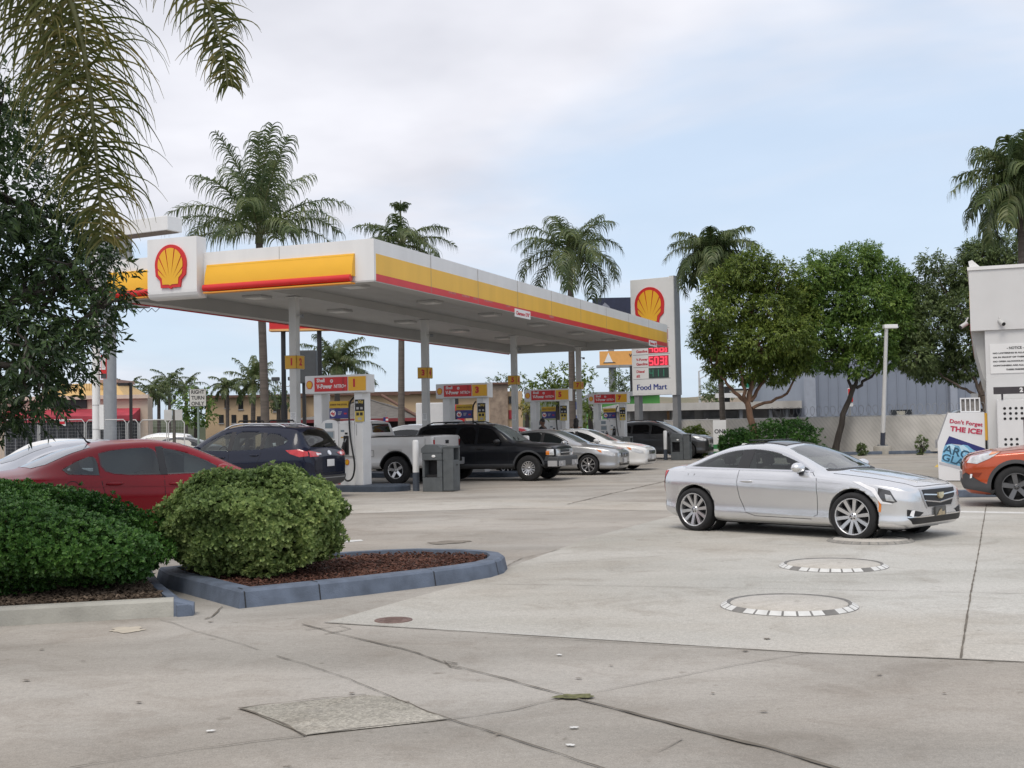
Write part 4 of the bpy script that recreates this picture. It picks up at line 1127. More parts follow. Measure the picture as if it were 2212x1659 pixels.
# ---------------------------------------------------------------- silver coupe in front
SILVER = paintm('silver', (0.74, 0.745, 0.755), 0.80, 0.27)
_dlo = [(.70,.955),(.42,1.10),(.06,1.235),(-.35,1.295),(-.8,1.27),(-1.18,1.175),(-1.46,1.045),(-1.62,.995)]
_cq = lambda x: x if x > -1.75 else -1.75+(x+1.75)*.52
COUPE = dict(tab=[(_cq(r[0]),)+r[1:] for r in T_COUPE], axle_f=1.3875, axle_r=-1.3875, wheel_r=.338, arch_r=.385, arch_z=.345, track=1.66, tyre_w=.24, rim_r=.262, steer=.10, spokes=10, style='twin', paint=SILVER, crown=.055, floor=.2,
  side_glass=mat('coupe_side_glass', (0.045,0.055,0.055), .04, 0, var=.35, scale=1.6, spec=.7),
  side_windows=[[(.66,.962),(.40,1.085),(.05,1.215),(-.36,1.275),(-.50,1.272),(-.50,.972)],[(-.53,.972),(-.53,1.272),(-.8,1.25),(-1.16,1.158),(-1.42,1.04),(-1.53,1.0)]],
  sharp=(0,4,5), dlo=_dlo, dlo_sharp=(0,7), trim=CHROME,
  pillar=[[(-.40,.975),(-.40,1.27),(-.62,1.265),(-.62,.98)]],
  seams=[[(.70,.94),(.80,.86),(.83,.62),(.82,.34),(.72,.30)],[(-.56,.96),(-.575,.80),(-.53,.55),(-.42,.33),(-.25,.285),(.72,.275)],[(-1.58,.97),(-1.62,.93)], [(-1.38,.90),(-1.40,.865),(-1.50,.865),(-1.51,.90)]],
  handles=[(-.40,.80)], handle_m=SILVER, mirror=(.52,.985),
  side_bits=[('body_crease', SILVER, .006, stroke([(1.2,.80),(.4,.82),(-.6,.84),(-1.6,.87)], .012)), ('sill_crease', SILVER, .012, stroke([(.95,.30),(.2,.32),(-.75,.36)], .02)),
             ('side_marker', LAMPA, .008, [(1.775,.60),(1.81,.60),(1.815,.50),(1.80,.41),(1.77,.42),(1.785,.51)])],
  front_side=[('headlight', mat('coupe_lamp_dark',(.05,.052,.056),.08,0,var=.3,scale=12,coat=1), .008, [(1.77,.745),(1.93,.71),(2.03,.56),(1.96,.54),(1.84,.565),(1.77,.66)]),
              ('daylight_strip', mat('lamp_pipe_white',(.85,.85,.87),.15,0,var=.02,coat=1), .013, [(1.38,.825),(1.50,.815),(1.72,.74),(1.775,.66),(1.84,.56),(1.96,.54),(1.965,.525),(1.81,.535),(1.735,.64),(1.68,.70),(1.50,.78)]),
              ('headlight_bowl', LAMPC, .014, [(1.87,.66),(1.95,.645),(2.0,.565),(1.89,.575)]),
              ('taillight', LAMPR, .008, [(-1.93,.945),(-2.04,.93),(-2.085,.83),(-2.095,.62),(-2.075,.60),(-2.05,.76),(-1.98,.87)])],
  bits=[('windshield','T',GLASSW,.004,[(.93,0),(.90,.40),(.80,.62),(.30,.565),(.13,.50),(.10,0),(.13,-.50),(.30,-.565),(.80,-.62),(.90,-.40)]),
        ('rear_window','T',GLASSW,.004,[(-1.0,.0),(-1.02,.47),(-1.6,.55),(-1.72,.40),(-1.74,0),(-1.72,-.40),(-1.6,-.55),(-1.02,-.47)]),
        ('cowl','T',TRIM,.006,[(1.0,0),(.965,.42),(.86,.66),(.82,.64),(.91,.40),(.94,0),(.91,-.40),(.82,-.64),(.86,-.66),(.965,-.42)]),
        ('sunroof','T',mat('sunroof_glass',(.02,.02,.022),.06,0,var=.1),.012,[(.0,.40),(.0,-.40),(-.75,-.42),(-.75,.42)]),
        ('hood_gap','T',SEAMC,.003,stroke([(.98,.70),(1.4,.66),(1.9,.60),(2.13,.50),(2.165,.30),(2.175,0),(2.165,-.30),(2.13,-.50),(1.9,-.60),(1.4,-.66),(.98,-.70)],.006)),
        ('hood_crease','T',SILVER,.010,stroke([(1.05,.36),(1.6,.34),(2.05,.27)],.02)+stroke([(1.05,-.36),(1.6,-.34),(2.05,-.27)],.02)),
        ('grille_surround','F',mat('satin_silver',(.6,.6,.61),.3,.8),.010,[(-.50,.725),(.50,.725),(.47,.60),(.36,.45),(-.36,.45),(-.47,.60)]),
        ('grille','F',BLACK,.018,[(-.455,.705),(.455,.705),(.43,.60),(.33,.47),(-.33,.47),(-.43,.60)]),
        ('grille_bar','F',CHROME,.030,stroke([(-.44,.645),(-.1,.625),(0,.618),(.1,.625),(.44,.645)],.016)+stroke([(-.41,.56),(-.1,.53),(0,.52),(.1,.53),(.41,.56)],.016)),
        ('badge','F',mat('gilt_badge',(.62,.52,.33),.25,.8,var=.3,scale=30),.045,[(-.075,.655),(.075,.655),(.065,.60),(.03,.575),(0,.57),(-.03,.575),(-.065,.60)]),
        ('lower_intake','F',BLACK,.012,[(-.74,.335),(.74,.335),(.66,.25),(-.66,.25)]),
        ('intake_trim','F',CHROME,.022,stroke([(-.74,.345),(.74,.345)],.014)),
        ('license_plate','F',mat('dealer_plate',(.10,.10,.095),.4,0,var=.3,scale=9),.030,[(-.155,.465),(.155,.465),(.155,.335),(-.155,.335)]),
        ('plate_motif','F',mat('plate_motif_tan',(.42,.34,.22),.5,0,var=.3,scale=20),.036,[(-.12,.345),(.12,.345),(.10,.40),(.04,.39),(0,.43),(-.06,.40)]),
        ('rear_plate','B',PLATE,.012,[(-.15,.78),(.15,.78),(.15,.64),(-.15,.64)])],
  pairs=[('fog_lamp','F',mat('lamp_pipe_white',(.85,.85,.87),.15),.024,[(.655,.44),(.70,.44),(.72,.37),(.68,.345)]),('fog_recess','F',BLACK,.012,[(.46,.40),(.74,.45),(.74,.36),(.56,.35)])])
COUPE['cabin'] = dict(poly=[(.60,.66),(.60,.92),(.40,1.04),(.02,1.20),(-.35,1.285),(-.80,1.255),(-1.15,1.15),(-1.42,1.02),(-1.42,.66)], yw=.52, belt=.90, wind=COUPE['bits'][0][4], rearT=COUPE['bits'][1][4], seats=(-.28,-1.0), wheel=.36)
COUPE['glasses'] = [G_TINT, G_TINT]
COUPE['bits'][0] = ('windshield','T',G_WIND)+COUPE['bits'][0][3:]; COUPE['bits'][1] = ('rear_window','T',G_TINT)+COUPE['bits'][1][3:]
def see_through(d, kind, g1, g2):
    bw = [b for b in d['bits'] if b[0] == 'windshield'][0]; br = [b for b in d['bits'] if b[0] == 'rear_window'][0]
    if kind == 'sedan':
        d['cabin'] = dict(poly=[(.66,.66),(.66,.92),(.42,1.08),(.10,1.24),(-.3,1.335),(-.85,1.315),(-1.22,1.20),(-1.40,1.06),(-1.40,.66)], yw=.52, belt=.91, wind=bw[4], rearT=br[4], seats=(-.38,-1.12), wheel=.42)
    else:
        d['cabin'] = dict(poly=[(.58,.75),(.58,1.05),(.40,1.20),(.05,1.40),(-.3,1.53),(-1.0,1.53),(-1.45,1.48),(-1.60,1.35),(-1.60,.75)], yw=.52, belt=1.04, wind=bw[4], rearB=br[4], rx=-1.5, seats=(-.30,-1.10), wheel=.32)
    d['glasses'] = [g1, g2, g2]
    d['bits'] = [(b[0], b[1], G_WIND if b is bw else (b[2] if b is br and kind == 'sedan' else (G_DARK if b is br else b[2])))+b[3:] for b in d['bits']]
    return d
# steer the front wheels slightly to the left as in the photo
_h = Vector((1.77,-1.95,0)).normalized(); _left = Vector((-_h.y,_h.x,0))
_f = G(1843,1166); _r = G(1515,1146)
_c = (_f+_r)/2+_left*(.79*.95)
cp, _ = car(COUPE, 'silver two-door coupe with chrome window trim rolling over the tank lids', _c, yaw(_r-_f)+PI, scale=.95)
mb = MB()     # roof aerial fin and opened sunroof lip
mb.prism([(-1.12,0),(-.90,0),(-.96,.05),(-1.08,.055)], -.022, .022, 0, Matrix(((1,0,0,0),(0,0,-1,0),(0,1,0,1.30),(0,0,0,1)))); mb.build('antenna_fin', WHITE, cp)
mb = MB(); mb.box((-.56,0,1.408),(.26,.78,.016),0,0,None,.005); mb.build('sunroof_panel', _MATS['sunroof_glass'], cp)

# ---------------------------------------------------------------- generic spec makers
def sedan_spec(paint, **k):
    d = dict(tab=T_SEDAN, axle_f=1.36, axle_r=-1.34, wheel_r=.32, arch_r=.365, arch_z=.325, track=1.56, rim_r=.225, spokes=9, style='twin', paint=paint, floor=.22,
      side_windows=[[(.72,.965),(.42,1.15),(.10,1.27),(-.16,1.325),(-.16,.965)],[(-.22,.965),(-.22,1.33),(-.55,1.33),(-.85,1.30),(-1.0,1.265),(-1.0,.985)],[(-1.03,.985),(-1.03,1.255),(-1.25,1.19),(-1.48,1.07),(-1.42,1.01)]],
      sharp=(0,3,4), pillar=[[(-.14,.965),(-.14,1.34),(-.24,1.34),(-.24,.965)]],
      seams=[[(.80,.93),(.88,.7),(.86,.36)],[(-.19,.95),(-.20,.60),(-.15,.32)],[(-1.02,.97),(-1.0,.84),(-.97,.72),(-.80,.45),(-.78,.32)],[(.86,.31),(-.78,.31)]],
      handles=[(-.02,.84),(-.85,.87)], mirror=(.60,.985),
      bits=[('windshield','T',GLASSW,.004,[(1.08,0),(1.04,.40),(.93,.62),(.40,.555),(.18,.50),(.15,0),(.18,-.50),(.40,-.555),(.93,-.62),(1.04,-.40)]),
            ('rear_window','T',GLASSW,.004,[(-1.03,0),(-1.06,.48),(-1.65,.54),(-1.8,.40),(-1.83,0),(-1.8,-.40),(-1.65,-.54),(-1.06,-.48)]),
            ('hood_gap','T',SEAMC,.003,stroke([(1.1,.70),(1.6,.65),(2.0,.58),(2.17,.40),(2.2,0),(2.17,-.40),(2.0,-.58),(1.6,-.65),(1.1,-.70)],.012)),
            ('grille','F',BLACK,.012,[(-.36,.66),(.36,.66),(.33,.54),(-.33,.54)]),
            ('grille_bar','F',CHROME,.020,stroke([(-.34,.63),(.34,.63)],.012)+stroke([(-.33,.595),(.33,.595)],.012)+stroke([(-.32,.56),(.32,.56)],.012)),
            ('badge','F',CHROME,.028,[(.055*math.cos(2*PI*i/14),.60+.055*math.sin(2*PI*i/14)) for i in range(14)]),
            ('lower_intake','F',BLACK,.010,[(-.55,.38),(.55,.38),(.48,.28),(-.48,.28)]),
            ('intake_trim','F',CHROME,.018,stroke([(-.52,.36),(.52,.36)],.014)),
            ('license_plate','F',PLATE,.030,[(-.155,.50),(.155,.50),(.155,.36),(-.155,.36)]),
            ('license_plate','B',PLATE,.012,[(-.155,.72),(.155,.72),(.155,.57),(-.155,.57)])],
      front_side=[('headlight', LAMPC, .008, [(1.62,.80),(1.95,.735),(2.18,.655),(2.20,.58),(2.05,.585),(1.80,.66)]), ('indicator', LAMPA, .013, [(1.64,.79),(1.78,.757),(1.80,.68),(1.70,.725)]),
                  ('taillight', LAMPR, .008, [(-1.98,.93),(-2.20,.92),(-2.30,.82),(-2.26,.72),(-2.10,.74)])])
    d.update(k); return d
def suv_spec(paint, **k):
    d = dict(tab=T_SUV, axle_f=1.36, axle_r=-1.34, wheel_r=.36, arch_r=.41, arch_z=.365, track=1.58, rim_r=.235, spokes=5, style='split', paint=paint, floor=.27, arch_trim=.06, tyre_w=.225,
      cladding=[[(.93,.30),(-.93,.30),(-.93,.42),(.93,.42)]],
      side_windows=[[(.62,1.10),(.40,1.27),(.08,1.42),(-.20,1.475),(-.20,1.075)],[(-.27,1.08),(-.27,1.48),(-.7,1.485),(-1.03,1.465),(-1.03,1.105)],[(-1.08,1.11),(-1.08,1.46),(-1.40,1.42),(-1.68,1.29),(-1.60,1.20)]],
      sharp=(0,3,4), pillar=[[(-.18,1.08),(-.18,1.49),(-.29,1.49),(-.29,1.08)],[(-1.01,1.11),(-1.01,1.47),(-1.10,1.46),(-1.10,1.11)]],
      seams=[[(.72,1.05),(.84,.8),(.84,.42)],[(-.24,1.06),(-.25,.7),(-.22,.42)],[(-1.07,1.09),(-1.05,.95),(-.98,.80),(-.90,.6),(-.88,.42)]],
      handles=[(-.05,.94),(-.90,.98)], mirror=(.55,1.09),
      bits=[('windshield','T',GLASSW,.004,[(1.0,0),(.97,.42),(.88,.63),(.40,.57),(.14,.52),(.11,0),(.14,-.52),(.40,-.57),(.88,-.63),(.97,-.42)]),
            ('rear_window','B',GLASS,.006,chaikin([(-.52,1.52),(.52,1.52),(.60,1.18),(.50,1.13),(-.50,1.13),(-.60,1.18)],1)),
            ('tailgate_gap','B',SEAMC,.004,stroke([(-.66,1.1),(-.62,.62),(-.55,.56),(.55,.56),(.62,.62),(.66,1.1)],.012)),
            ('license_plate','B',PLATE,.015,[(-.155,.86),(.155,.86),(.155,.71),(-.155,.71)]),
            ('rear_bumper','B',CLAD,.014,[(-.72,.52),(.72,.52),(.66,.36),(-.66,.36)]),
            ('hood_gap','T',SEAMC,.003,stroke([(1.1,.72),(1.6,.67),(2.0,.58),(2.12,.35),(2.14,0),(2.12,-.35),(2.0,-.58),(1.6,-.67),(1.1,-.72)],.012)),
            ('grille','F',BLACK,.010,[(-.40,.80),(.40,.80),(.36,.66),(-.36,.66)]),
            ('lower_bumper','F',CLAD,.014,[(-.66,.50),(.66,.50),(.60,.33),(-.60,.33)]),
            ('license_plate','F',PLATE,.028,[(-.155,.62),(.155,.62),(.155,.48),(-.155,.48)])],
      front_side=[('headlight', LAMPC, .008, [(1.62,.965),(1.95,.92),(2.16,.83),(2.17,.755),(2.0,.76),(1.78,.83)]),
                  ('taillight', LAMPR, .010, [(-1.68,1.08),(-2.0,1.09),(-2.16,1.04),(-2.19,.95),(-2.02,.93),(-1.80,1.0)])])
    d.update(k); return d

# ---------------------------------------------------------------- red saloon behind the hedge
RP = paintm('red', (0.23, 0.003, 0.010), 0.0, 0.30, .28, .22)
red_h = R(33)
red = sedan_spec(RP, trim=TRIM, dlo=None, spokes=5, style='wide',
   side_glass=mat('red_car_glass',(.075,.08,.08),.05,0,var=.3,scale=2.2,spec=.7), handle_m=RP)
red['bits'] = [b if b[0] != 'rear_window' else ('rear_window','T',mat('painted_sky_glass',(.20,.22,.25),.03,0,var=.1,spec=1.0),.004,b[4]) for b in red['bits']]  # pale blue base colour stands in for sky reflected in the glass
red['side_bits'] = [('fuel_flap', SEAMC, .003, stroke([(-1.38+.085*math.cos(2*PI*i/24), .84+.085*math.sin(2*PI*i/24)) for i in range(24)], .008, True)), ('body_crease', RP, .008, stroke([(.9,.80),(0,.815),(-1.5,.86)],.012))]
see_through(red, 'sedan', G_CLEAR, G_TINT); red['cabin'].pop('rearT')
# nearest rear wheel stands where the fuel flap is seen
_fw = Vector((math.cos(red_h), math.sin(red_h), 0)); _lf = Vector((-_fw.y, _fw.x, 0))
def place_side(pt, s_, local, heading):
    """origin so that the car-local point lands on pt"""
    c, sn = math.cos(heading), math.sin(heading)
    return Vector((pt.x-s_*(local[0]*c-local[1]*sn), pt.y-s_*(local[0]*sn+local[1]*c), 0))
rc, _ = car(red, 'red saloon parked behind the round bush and hedge', place_side(P(158,1056,16.3), 1.06, (-1.38,-.9), red_h), red_h, scale=1.06)
mb = MB(); mb.tube([(-.95,0,1.40),(-1.0,0,1.43),(-1.13,0,1.62)],[.02,.011,.006],8); mb.build('roof_aerial', BLACK, rc)

SL2 = paintm('pale_silver', (0.42, 0.44, 0.48), 0.6, 0.3)
sil = sedan_spec(SL2, dlo=[(.80,.955),(.42,1.17),(.10,1.29),(-.3,1.345),(-.85,1.32),(-1.25,1.22),(-1.52,1.07),(-1.45,.99)], trim=CHROME)
sil['bits'] = [b if b[0] != 'rear_window' else ('rear_window','T',_MATS['painted_sky_glass'],.004,b[4]) for b in sil['bits']]
car(sil, 'pale silver saloon parked just beyond the red saloon', place_side(P(195,945,20.8), 1.06, (-.42,-.3), R(33)), R(33), scale=1.06)

# ---------------------------------------------------------------- navy crossover at pump 1
NAVY = paintm('navy', (0.006, 0.009, 0.024), 0.0, 0.25, .45, .25)
cx = suv_spec(NAVY, handle_m=NAVY, rim=RIMD, side_glass=mat('suv_glass',(.06,.07,.065),.05,0,var=.35,scale=1.5,spec=.7))
cx['bits'] = cx['bits']+[('badge','B',CHROME,.02,[(.06*math.cos(2*PI*i/14),1.0+.05*math.sin(2*PI*i/14)) for i in range(14)]), ('bumper_step','B',GREYM,.022,stroke([(-.60,.47),(.60,.47)],.02)), ('rear_wiper','B',BLACK,.02,stroke([(.05,1.15),(-.30,1.20)],.02)), ('model_badge','B',CHROME,.018,stroke([(.36,.98),(.52,.98)],.03))]
cx['pairs'] = [('taillight','B',LAMPR,.012,[(.34,1.00),(.74,1.06),(.76,.93),(.50,.93)]),('reversing_lamp','B',mat('lamp_pipe_white',(.85,.85,.87),.15),.017,[(.46,1.0),(.54,1.01),(.54,.955),(.46,.955)])]
see_through(cx, 'suv', G_CLEAR, G_TINT)
o_, sh_ = car(cx, 'navy crossover SUV with roof rails filling at pump 1', place_side(P(586,1010,27.9), 1.08, (-1.34,.9), HEAD_W), HEAD_W, scale=1.08)
def roof_rails(t, sh, xa, xb, y, m, h=.05):
    for sg in (1,-1):
        pts = []
        for k in range(9):
            x = xa+(xb-xa)*k/8; z = sh.proj('T', x, sg*y)[0].z
            pts.append((x, sg*y, z+(h if 0 < k < 8 else .005)))
        MB().tube(pts, .018, 8).build('roof_rail', m, t)
roof_rails(o_, sh_, .1, -1.45, .50, CHROME)
mb = MB()
for x in (-.25,-1.05): mb.tube([(x,-.5,1.71),(x,-.45,1.735),(x,.45,1.735),(x,.5,1.71)],.018,8)
mb.build('roof_bars', BLACK, o_)

# ---------------------------------------------------------------- black SUV at pump 3
BLK = paintm('black', (0.006, 0.007, 0.010), 0.0, 0.3, .3, .2)
BLKN = BLK
ex = dict(tab=T_BOXY, axle_f=1.42, axle_r=-1.42, wheel_r=.37, arch_r=.44, arch_z=.40, track=1.55, tyre_w=.24, rim_r=.205, spokes=14, style='twin', paint=BLKN, floor=.40, crown=.04,
  side_windows=[[(.60,1.10),(.35,1.40),(.20,1.52),(-.18,1.565),(-.18,1.09)],[(-.27,1.09),(-.27,1.57),(-.72,1.575),(-.80,1.5),(-.95,1.09)],[(-1.02,1.10),(-.88,1.55),(-1.0,1.58),(-1.75,1.565),(-2.0,1.50),(-2.12,1.12)]],
  sharp=(0,3,4), soft=1, side_glass=mat('blacked_glass',(.004,.004,.005),.06,0,var=.1,spec=.25),
  seams=[[(.72,1.06),(.80,.85),(.80,.45)],[(-.22,1.06),(-.22,.45)],[(-.98,1.07),(-.98,.86),(-.88,.6),(-.86,.45)]], handles=[(-.08,.95),(-.84,.96)], handle_m=TRIM, mirror=(.48,1.12), mirror_m=TRIM,
  cladding=[[(.93,.38),(-.93,.38),(-.93,.50),(.93,.50)],[(1.95,.72),(2.13,.72),(2.15,.58),(1.90,.58)]], clad_m=mat('dark_bumper',(.05,.053,.058),.5,0,var=.1), arch_trim=.05,
  bits=[('windshield','T',GLASSW,.004,[(.98,0),(.95,.42),(.86,.64),(.40,.60),(.20,.55),(.17,0),(.20,-.55),(.40,-.60),(.86,-.64),(.95,-.42)]),
        ('rear_window','B',GLASS,.006,[(-.54,1.56),(.54,1.56),(.60,1.18),(-.60,1.18)]),
        ('hood_gap','T',SEAMC,.003,stroke([(1.05,.72),(1.6,.70),(2.05,.64),(2.1,.3),(2.11,0),(2.1,-.3),(2.05,-.64),(1.6,-.70),(1.05,-.72)],.012)),
        ('grille_frame','F',CHROME,.016,[(-.42,.90),(.42,.90),(.42,.70),(-.42,.70)]),('grille','F',BLACK,.024,[(-.38,.88),(.38,.88),(.38,.72),(-.38,.72)]),('grille_bar','F',CHROME,.032,stroke([(-.38,.80),(.38,.80)],.02)),
        ('license_plate','F',PLATE,.075,[(-.155,.66),(.155,.66),(.155,.52),(-.155,.52)]),('license_plate','B',PLATE,.015,[(-.155,.96),(.155,.96),(.155,.82),(-.155,.82)])],
  pairs=[('headlight','F',LAMPC,.014,[(.45,.905),(.74,.905),(.76,.72),(.45,.70)])],
  front_side=[('headlight', LAMPC, .010, [(1.98,.915),(2.17,.905),(2.185,.74),(1.98,.74)]),('indicator', LAMPA, .016, [(1.96,.86),(2.06,.86),(2.06,.75),(1.96,.75)]),('taillight', LAMPR, .010, [(-2.30,1.08),(-2.42,1.04),(-2.42,.78),(-2.30,.78)])])
ex_o, ex_s = car(ex, 'black SUV with chrome headlamp frames facing right at pump 3', place_side(G(1142,1039.5), 1.03, (1.42,-.88), HEAD_E), HEAD_E, scale=1.03)
roof_rails(ex_o, ex_s, -.25, -1.95, .52, BLACK, .07)
mb = MB(); mb.box2((2.0,-.88,.42),(2.34,.88,.70),0,bev=.05); mb.box2((2.02,-.90,.42),(2.30,-.885,.58),1); mb.box2((2.335,-.84,.42),(2.35,-.30,.575),1,bev=.006); mb.box2((2.335,.30,.42),(2.35,.84,.575),1,bev=.006)
for sg in (1,-1): mb.cyl((2.35,sg*.62,.50),(2.36,sg*.62,.50),.05,n=16,mi=2)
mb.build('front_bumper', [_MATS['dark_bumper'], mat('bumper_silver',(.36,.36,.365),.5,0,var=.08), LAMPC], ex_o)
mb = MB(); mb.box2((-2.62,-.86,.42),(-2.40,.86,.68),0,bev=.05); mb.build('rear_bumper', _MATS['dark_bumper'], ex_o)
mb = MB()
for k in (-.5, .0): mb.tube([(.95,-.35+k*.6,1.20),(.80,-.1+k*.6,1.26)],.012,6)
mb.build('wiper', BLACK, ex_o)

# ---------------------------------------------------------------- white pickup beyond pump 1
WP = paintm('white', (0.70, 0.69, 0.67), 0.0, 0.35, .8)
TP = [(2.75,.46,.88,.94,.80,.76,.66),(2.70,.42,1.0,1.06,.90,.86,.74),(2.45,.40,1.05,1.13,.95,.90,.76),(1.55,.40,1.09,1.20,.965,.92,.76),(1.35,.40,1.10,1.28,.965,.92,.74),(.95,.40,1.12,1.58,.965,.915,.68),(.70,.40,1.13,1.75,.965,.91,.65),(.3,.40,1.14,1.81,.965,.91,.64),(-.55,.40,1.15,1.80,.965,.91,.65),
      (-.72,.40,1.16,1.77,.965,.91,.66),(-.80,.42,1.20,1.40,.965,.92,.80),(-.86,.42,1.30,1.345,.965,.945,.86),(-1.5,.42,1.305,1.345,.968,.95,.87),(-2.6,.44,1.31,1.35,.965,.95,.87),(-2.80,.46,1.31,1.35,.95,.935,.86),(-2.84,.50,1.27,1.31,.92,.90,.83)]
pk = dict(tab=TP, axle_f=1.85, axle_r=-1.70, wheel_r=.39, arch_r=.50, arch_z=.42, track=1.70, tyre_w=.26, rim_r=.235, spokes=5, style='wide', paint=WP, floor=.46, crown=.05,
  side_windows=[[(1.05,1.20),(.75,1.52),(.55,1.66),(.20,1.68),(.20,1.19)],[(.12,1.19),(.12,1.68),(-.45,1.67),(-.52,1.60),(-.52,1.20)]], seams=[[(1.15,1.12),(1.2,.9),(1.18,.5)],[(.16,1.16),(.16,.5)],[(-.58,1.16),(-.60,.5)],[(-.80,1.3),(-.80,.46)],[(-2.58,1.31),(-2.62,1.25),(-2.62,.8)]], handles=[(.35,1.02),(-.42,1.02)], handle_m=TRIM, mirror=(.95,1.22), mirror_m=TRIM,
  side_bits=[('fuel_flap', SEAMC, .004, stroke([(-1.02,.95),(-.86,.95),(-.86,.78),(-1.02,.78)], .010, True)), ('bed_lip', TRIM, .012, stroke([(-.90,1.325),(-2.55,1.33)],.03)), ('arch_lip', TRIM, .010, stroke([(-1.70+.50*math.cos(a), .42+.50*math.sin(a)) for a in [R(10)+R(165)*k/20 for k in range(21)]], .03))],
  bits=[('windshield','T',GLASSW,.004,[(1.42,0),(1.32,.62),(.85,.60),(.68,.55),(.65,0),(.68,-.55),(.85,-.60),(1.32,-.62)]),('rear_window','B',GLASS,.006,[(-.5,1.70),(.5,1.70),(.55,1.45),(-.55,1.45)]),
        ('bed_cover','T',TRIM,.006,[(-.92,.82),(-.92,-.82),(-2.70,-.82),(-2.70,.82)]),('tailgate_handle','B',BLACK,.014,[(-.10,1.20),(.10,1.20),(.10,1.11),(-.10,1.11)]),('tailgate_gap','B',SEAMC,.004,stroke([(-.80,1.29),(-.80,.74),(.80,.74),(.80,1.29)],.014)),
        ('license_plate','B',PLATE,.07,[(-.155,.66),(.155,.66),(.155,.52),(-.155,.52)]),('grille','F',BLACK,.012,[(-.5,.90),(.5,.90),(.5,.68),(-.5,.68)])],
  pairs=[('taillight','B',LAMPR,.012,[(.82,1.22),(.90,1.22),(.90,.90),(.82,.90)]),('headlight','F',LAMPC,.012,[(.52,.92),(.80,.90),(.80,.72),(.52,.72)])])
_pw = isl(0,0)
pk_o, _ = car(pk, 'dirty white pickup truck facing left between pump 1 and the black SUV', place_side(G(855,1046.5), 1.05, (-1.70,.96), HEAD_W), HEAD_W, cat='pickup truck', name='pickup_truck', scale=1.05)
mb = MB(); mb.box2((-3.02,-.90,.50),(-2.80,.90,.70),0,bev=.03); mb.box2((-3.03,-.62,.60),(-2.82,.62,.715),1,bev=.01); mb.build('rear_bumper', [GREYM, BLACK], pk_o)

# ---------------------------------------------------------------- saloons at pump 5
VWP = paintm('steel_silver', (0.45, 0.46, 0.47), 0.7, 0.3)
car(sedan_spec(VWP, handle_m=VWP, dlo=[(.80,.955),(.42,1.17),(.10,1.29),(-.3,1.345),(-.85,1.32),(-1.25,1.22),(-1.52,1.07),(-1.45,.99)], trim=TRIM, spokes=8), 'silver saloon with slatted grille nosing out right of the black SUV',
    place_side(G(1271,1026.5), 1.05, (1.36,-.88), HEAD_E), HEAD_E, scale=1.05)
WH2 = paintm('pearl_white', (0.74, 0.74, 0.73), 0.0, 0.3, 1.0)
car(sedan_spec(WH2, handle_m=WH2), 'white saloon half hidden behind the silver saloon at pump 5', place_side(G(1352,1017), 1.05, (1.60,-.88), HEAD_E), HEAD_E, scale=1.05)

# ---------------------------------------------------------------- grey SUV at pump 7
GRP = paintm('gunmetal', (0.06, 0.062, 0.066), 0.4, 0.3, .6, .3)
eq = suv_spec(GRP, handle_m=GRP, arch_trim=.05, clad_m=GRP, side_glass=_MATS['blacked_glass'], spokes=6, style='wide')
eq_o, eq_s = car(eq, 'dark grey SUV facing right behind the bin at pump 7', place_side(G(1484,991.5), 1.08, (1.36,-.88), HEAD_E), HEAD_E, scale=1.08)
roof_rails(eq_o, eq_s, .1, -1.5, .5, BLACK)

# ---------------------------------------------------------------- orange SUV at the store
ORP = paintm('burnt_orange', (0.45, 0.065, 0.012), 0.3, 0.28)
rv = suv_spec(ORP, handle_m=ORP, arch_trim=.065, spokes=5, style='wide', rim=RIMD, rim_r=.25, wheel_r=.37, arch_r=.425)
rv['cladding'] = [[(.93,.30),(-.93,.30),(-.93,.44),(.93,.44)]]
rv['front_side'] = [('headlight', LAMPC, .010, [(1.60,.985),(1.75,.985),(2.10,.90),(2.17,.80),(2.0,.78),(1.80,.87)]), ('indicator', LAMPA, .015, [(1.60,.985),(1.74,.98),(1.80,.93),(1.70,.95)]), ('lower_bumper', CLAD, .016, [(1.80,.40),(1.95,.46),(2.19,.62),(2.235,.58),(2.22,.34),(1.80,.27)]), ('fog_recess', mat('deep_orange',(.22,.03,.008),.4), .010, [(1.93,.62),(2.10,.62),(2.12,.55),(1.98,.55)]), ('fog_lamp', _MATS['lamp_pipe_white'], .02, [(2.08,.60),(2.115,.60),(2.12,.52),(2.09,.53)]),
                    ('taillight', LAMPR, .010, [(-1.68,1.08),(-2.0,1.09),(-2.16,1.04),(-2.19,.95),(-2.02,.93),(-1.80,1.0)])]
rvh = PI-R(19)
car(rv, 'orange SUV with black bumper corner parked at the store, cut by the frame', place_side(G(2198,1097), 1.0, (1.36,.9), rvh), rvh, scale=1.0)
# ================================================================= plants
BARK = mat('grey_brown_bark', (0.13, 0.10, 0.08), 0.9, var=0.35, scale=6, bump=.5, bscale=30, squash=(1,1,.25))
BARKR = mat('reddish_bark', (0.17, 0.10, 0.065), 0.9, var=0.4, scale=5, bump=.5, bscale=30, squash=(1,1,.3))
BARKD = mat('dark_bark', (0.05, 0.042, 0.036), 0.9, var=0.3, scale=6, bump=.4, bscale=30, squash=(1,1,.3))
PALMT = mat('palm_trunk_bark', (0.115, 0.098, 0.085), 0.9, var=0.25, scale=3, bump=.4, bscale=20, squash=(.3,.3,3))
L_DARK = leafmat('dark_glossy_leaf', (0.016,0.034,0.012), (0.036,0.070,0.022), (0.085,0.135,0.040), .22, .38)
L_MID = leafmat('mid_green_leaf', (0.055,0.095,0.018), (0.135,0.195,0.036), (0.29,0.35,0.075), .4)
L_MID2 = leafmat('fresh_green_leaf', (0.050,0.105,0.020), (0.120,0.210,0.040), (0.28,0.38,0.085), .4)
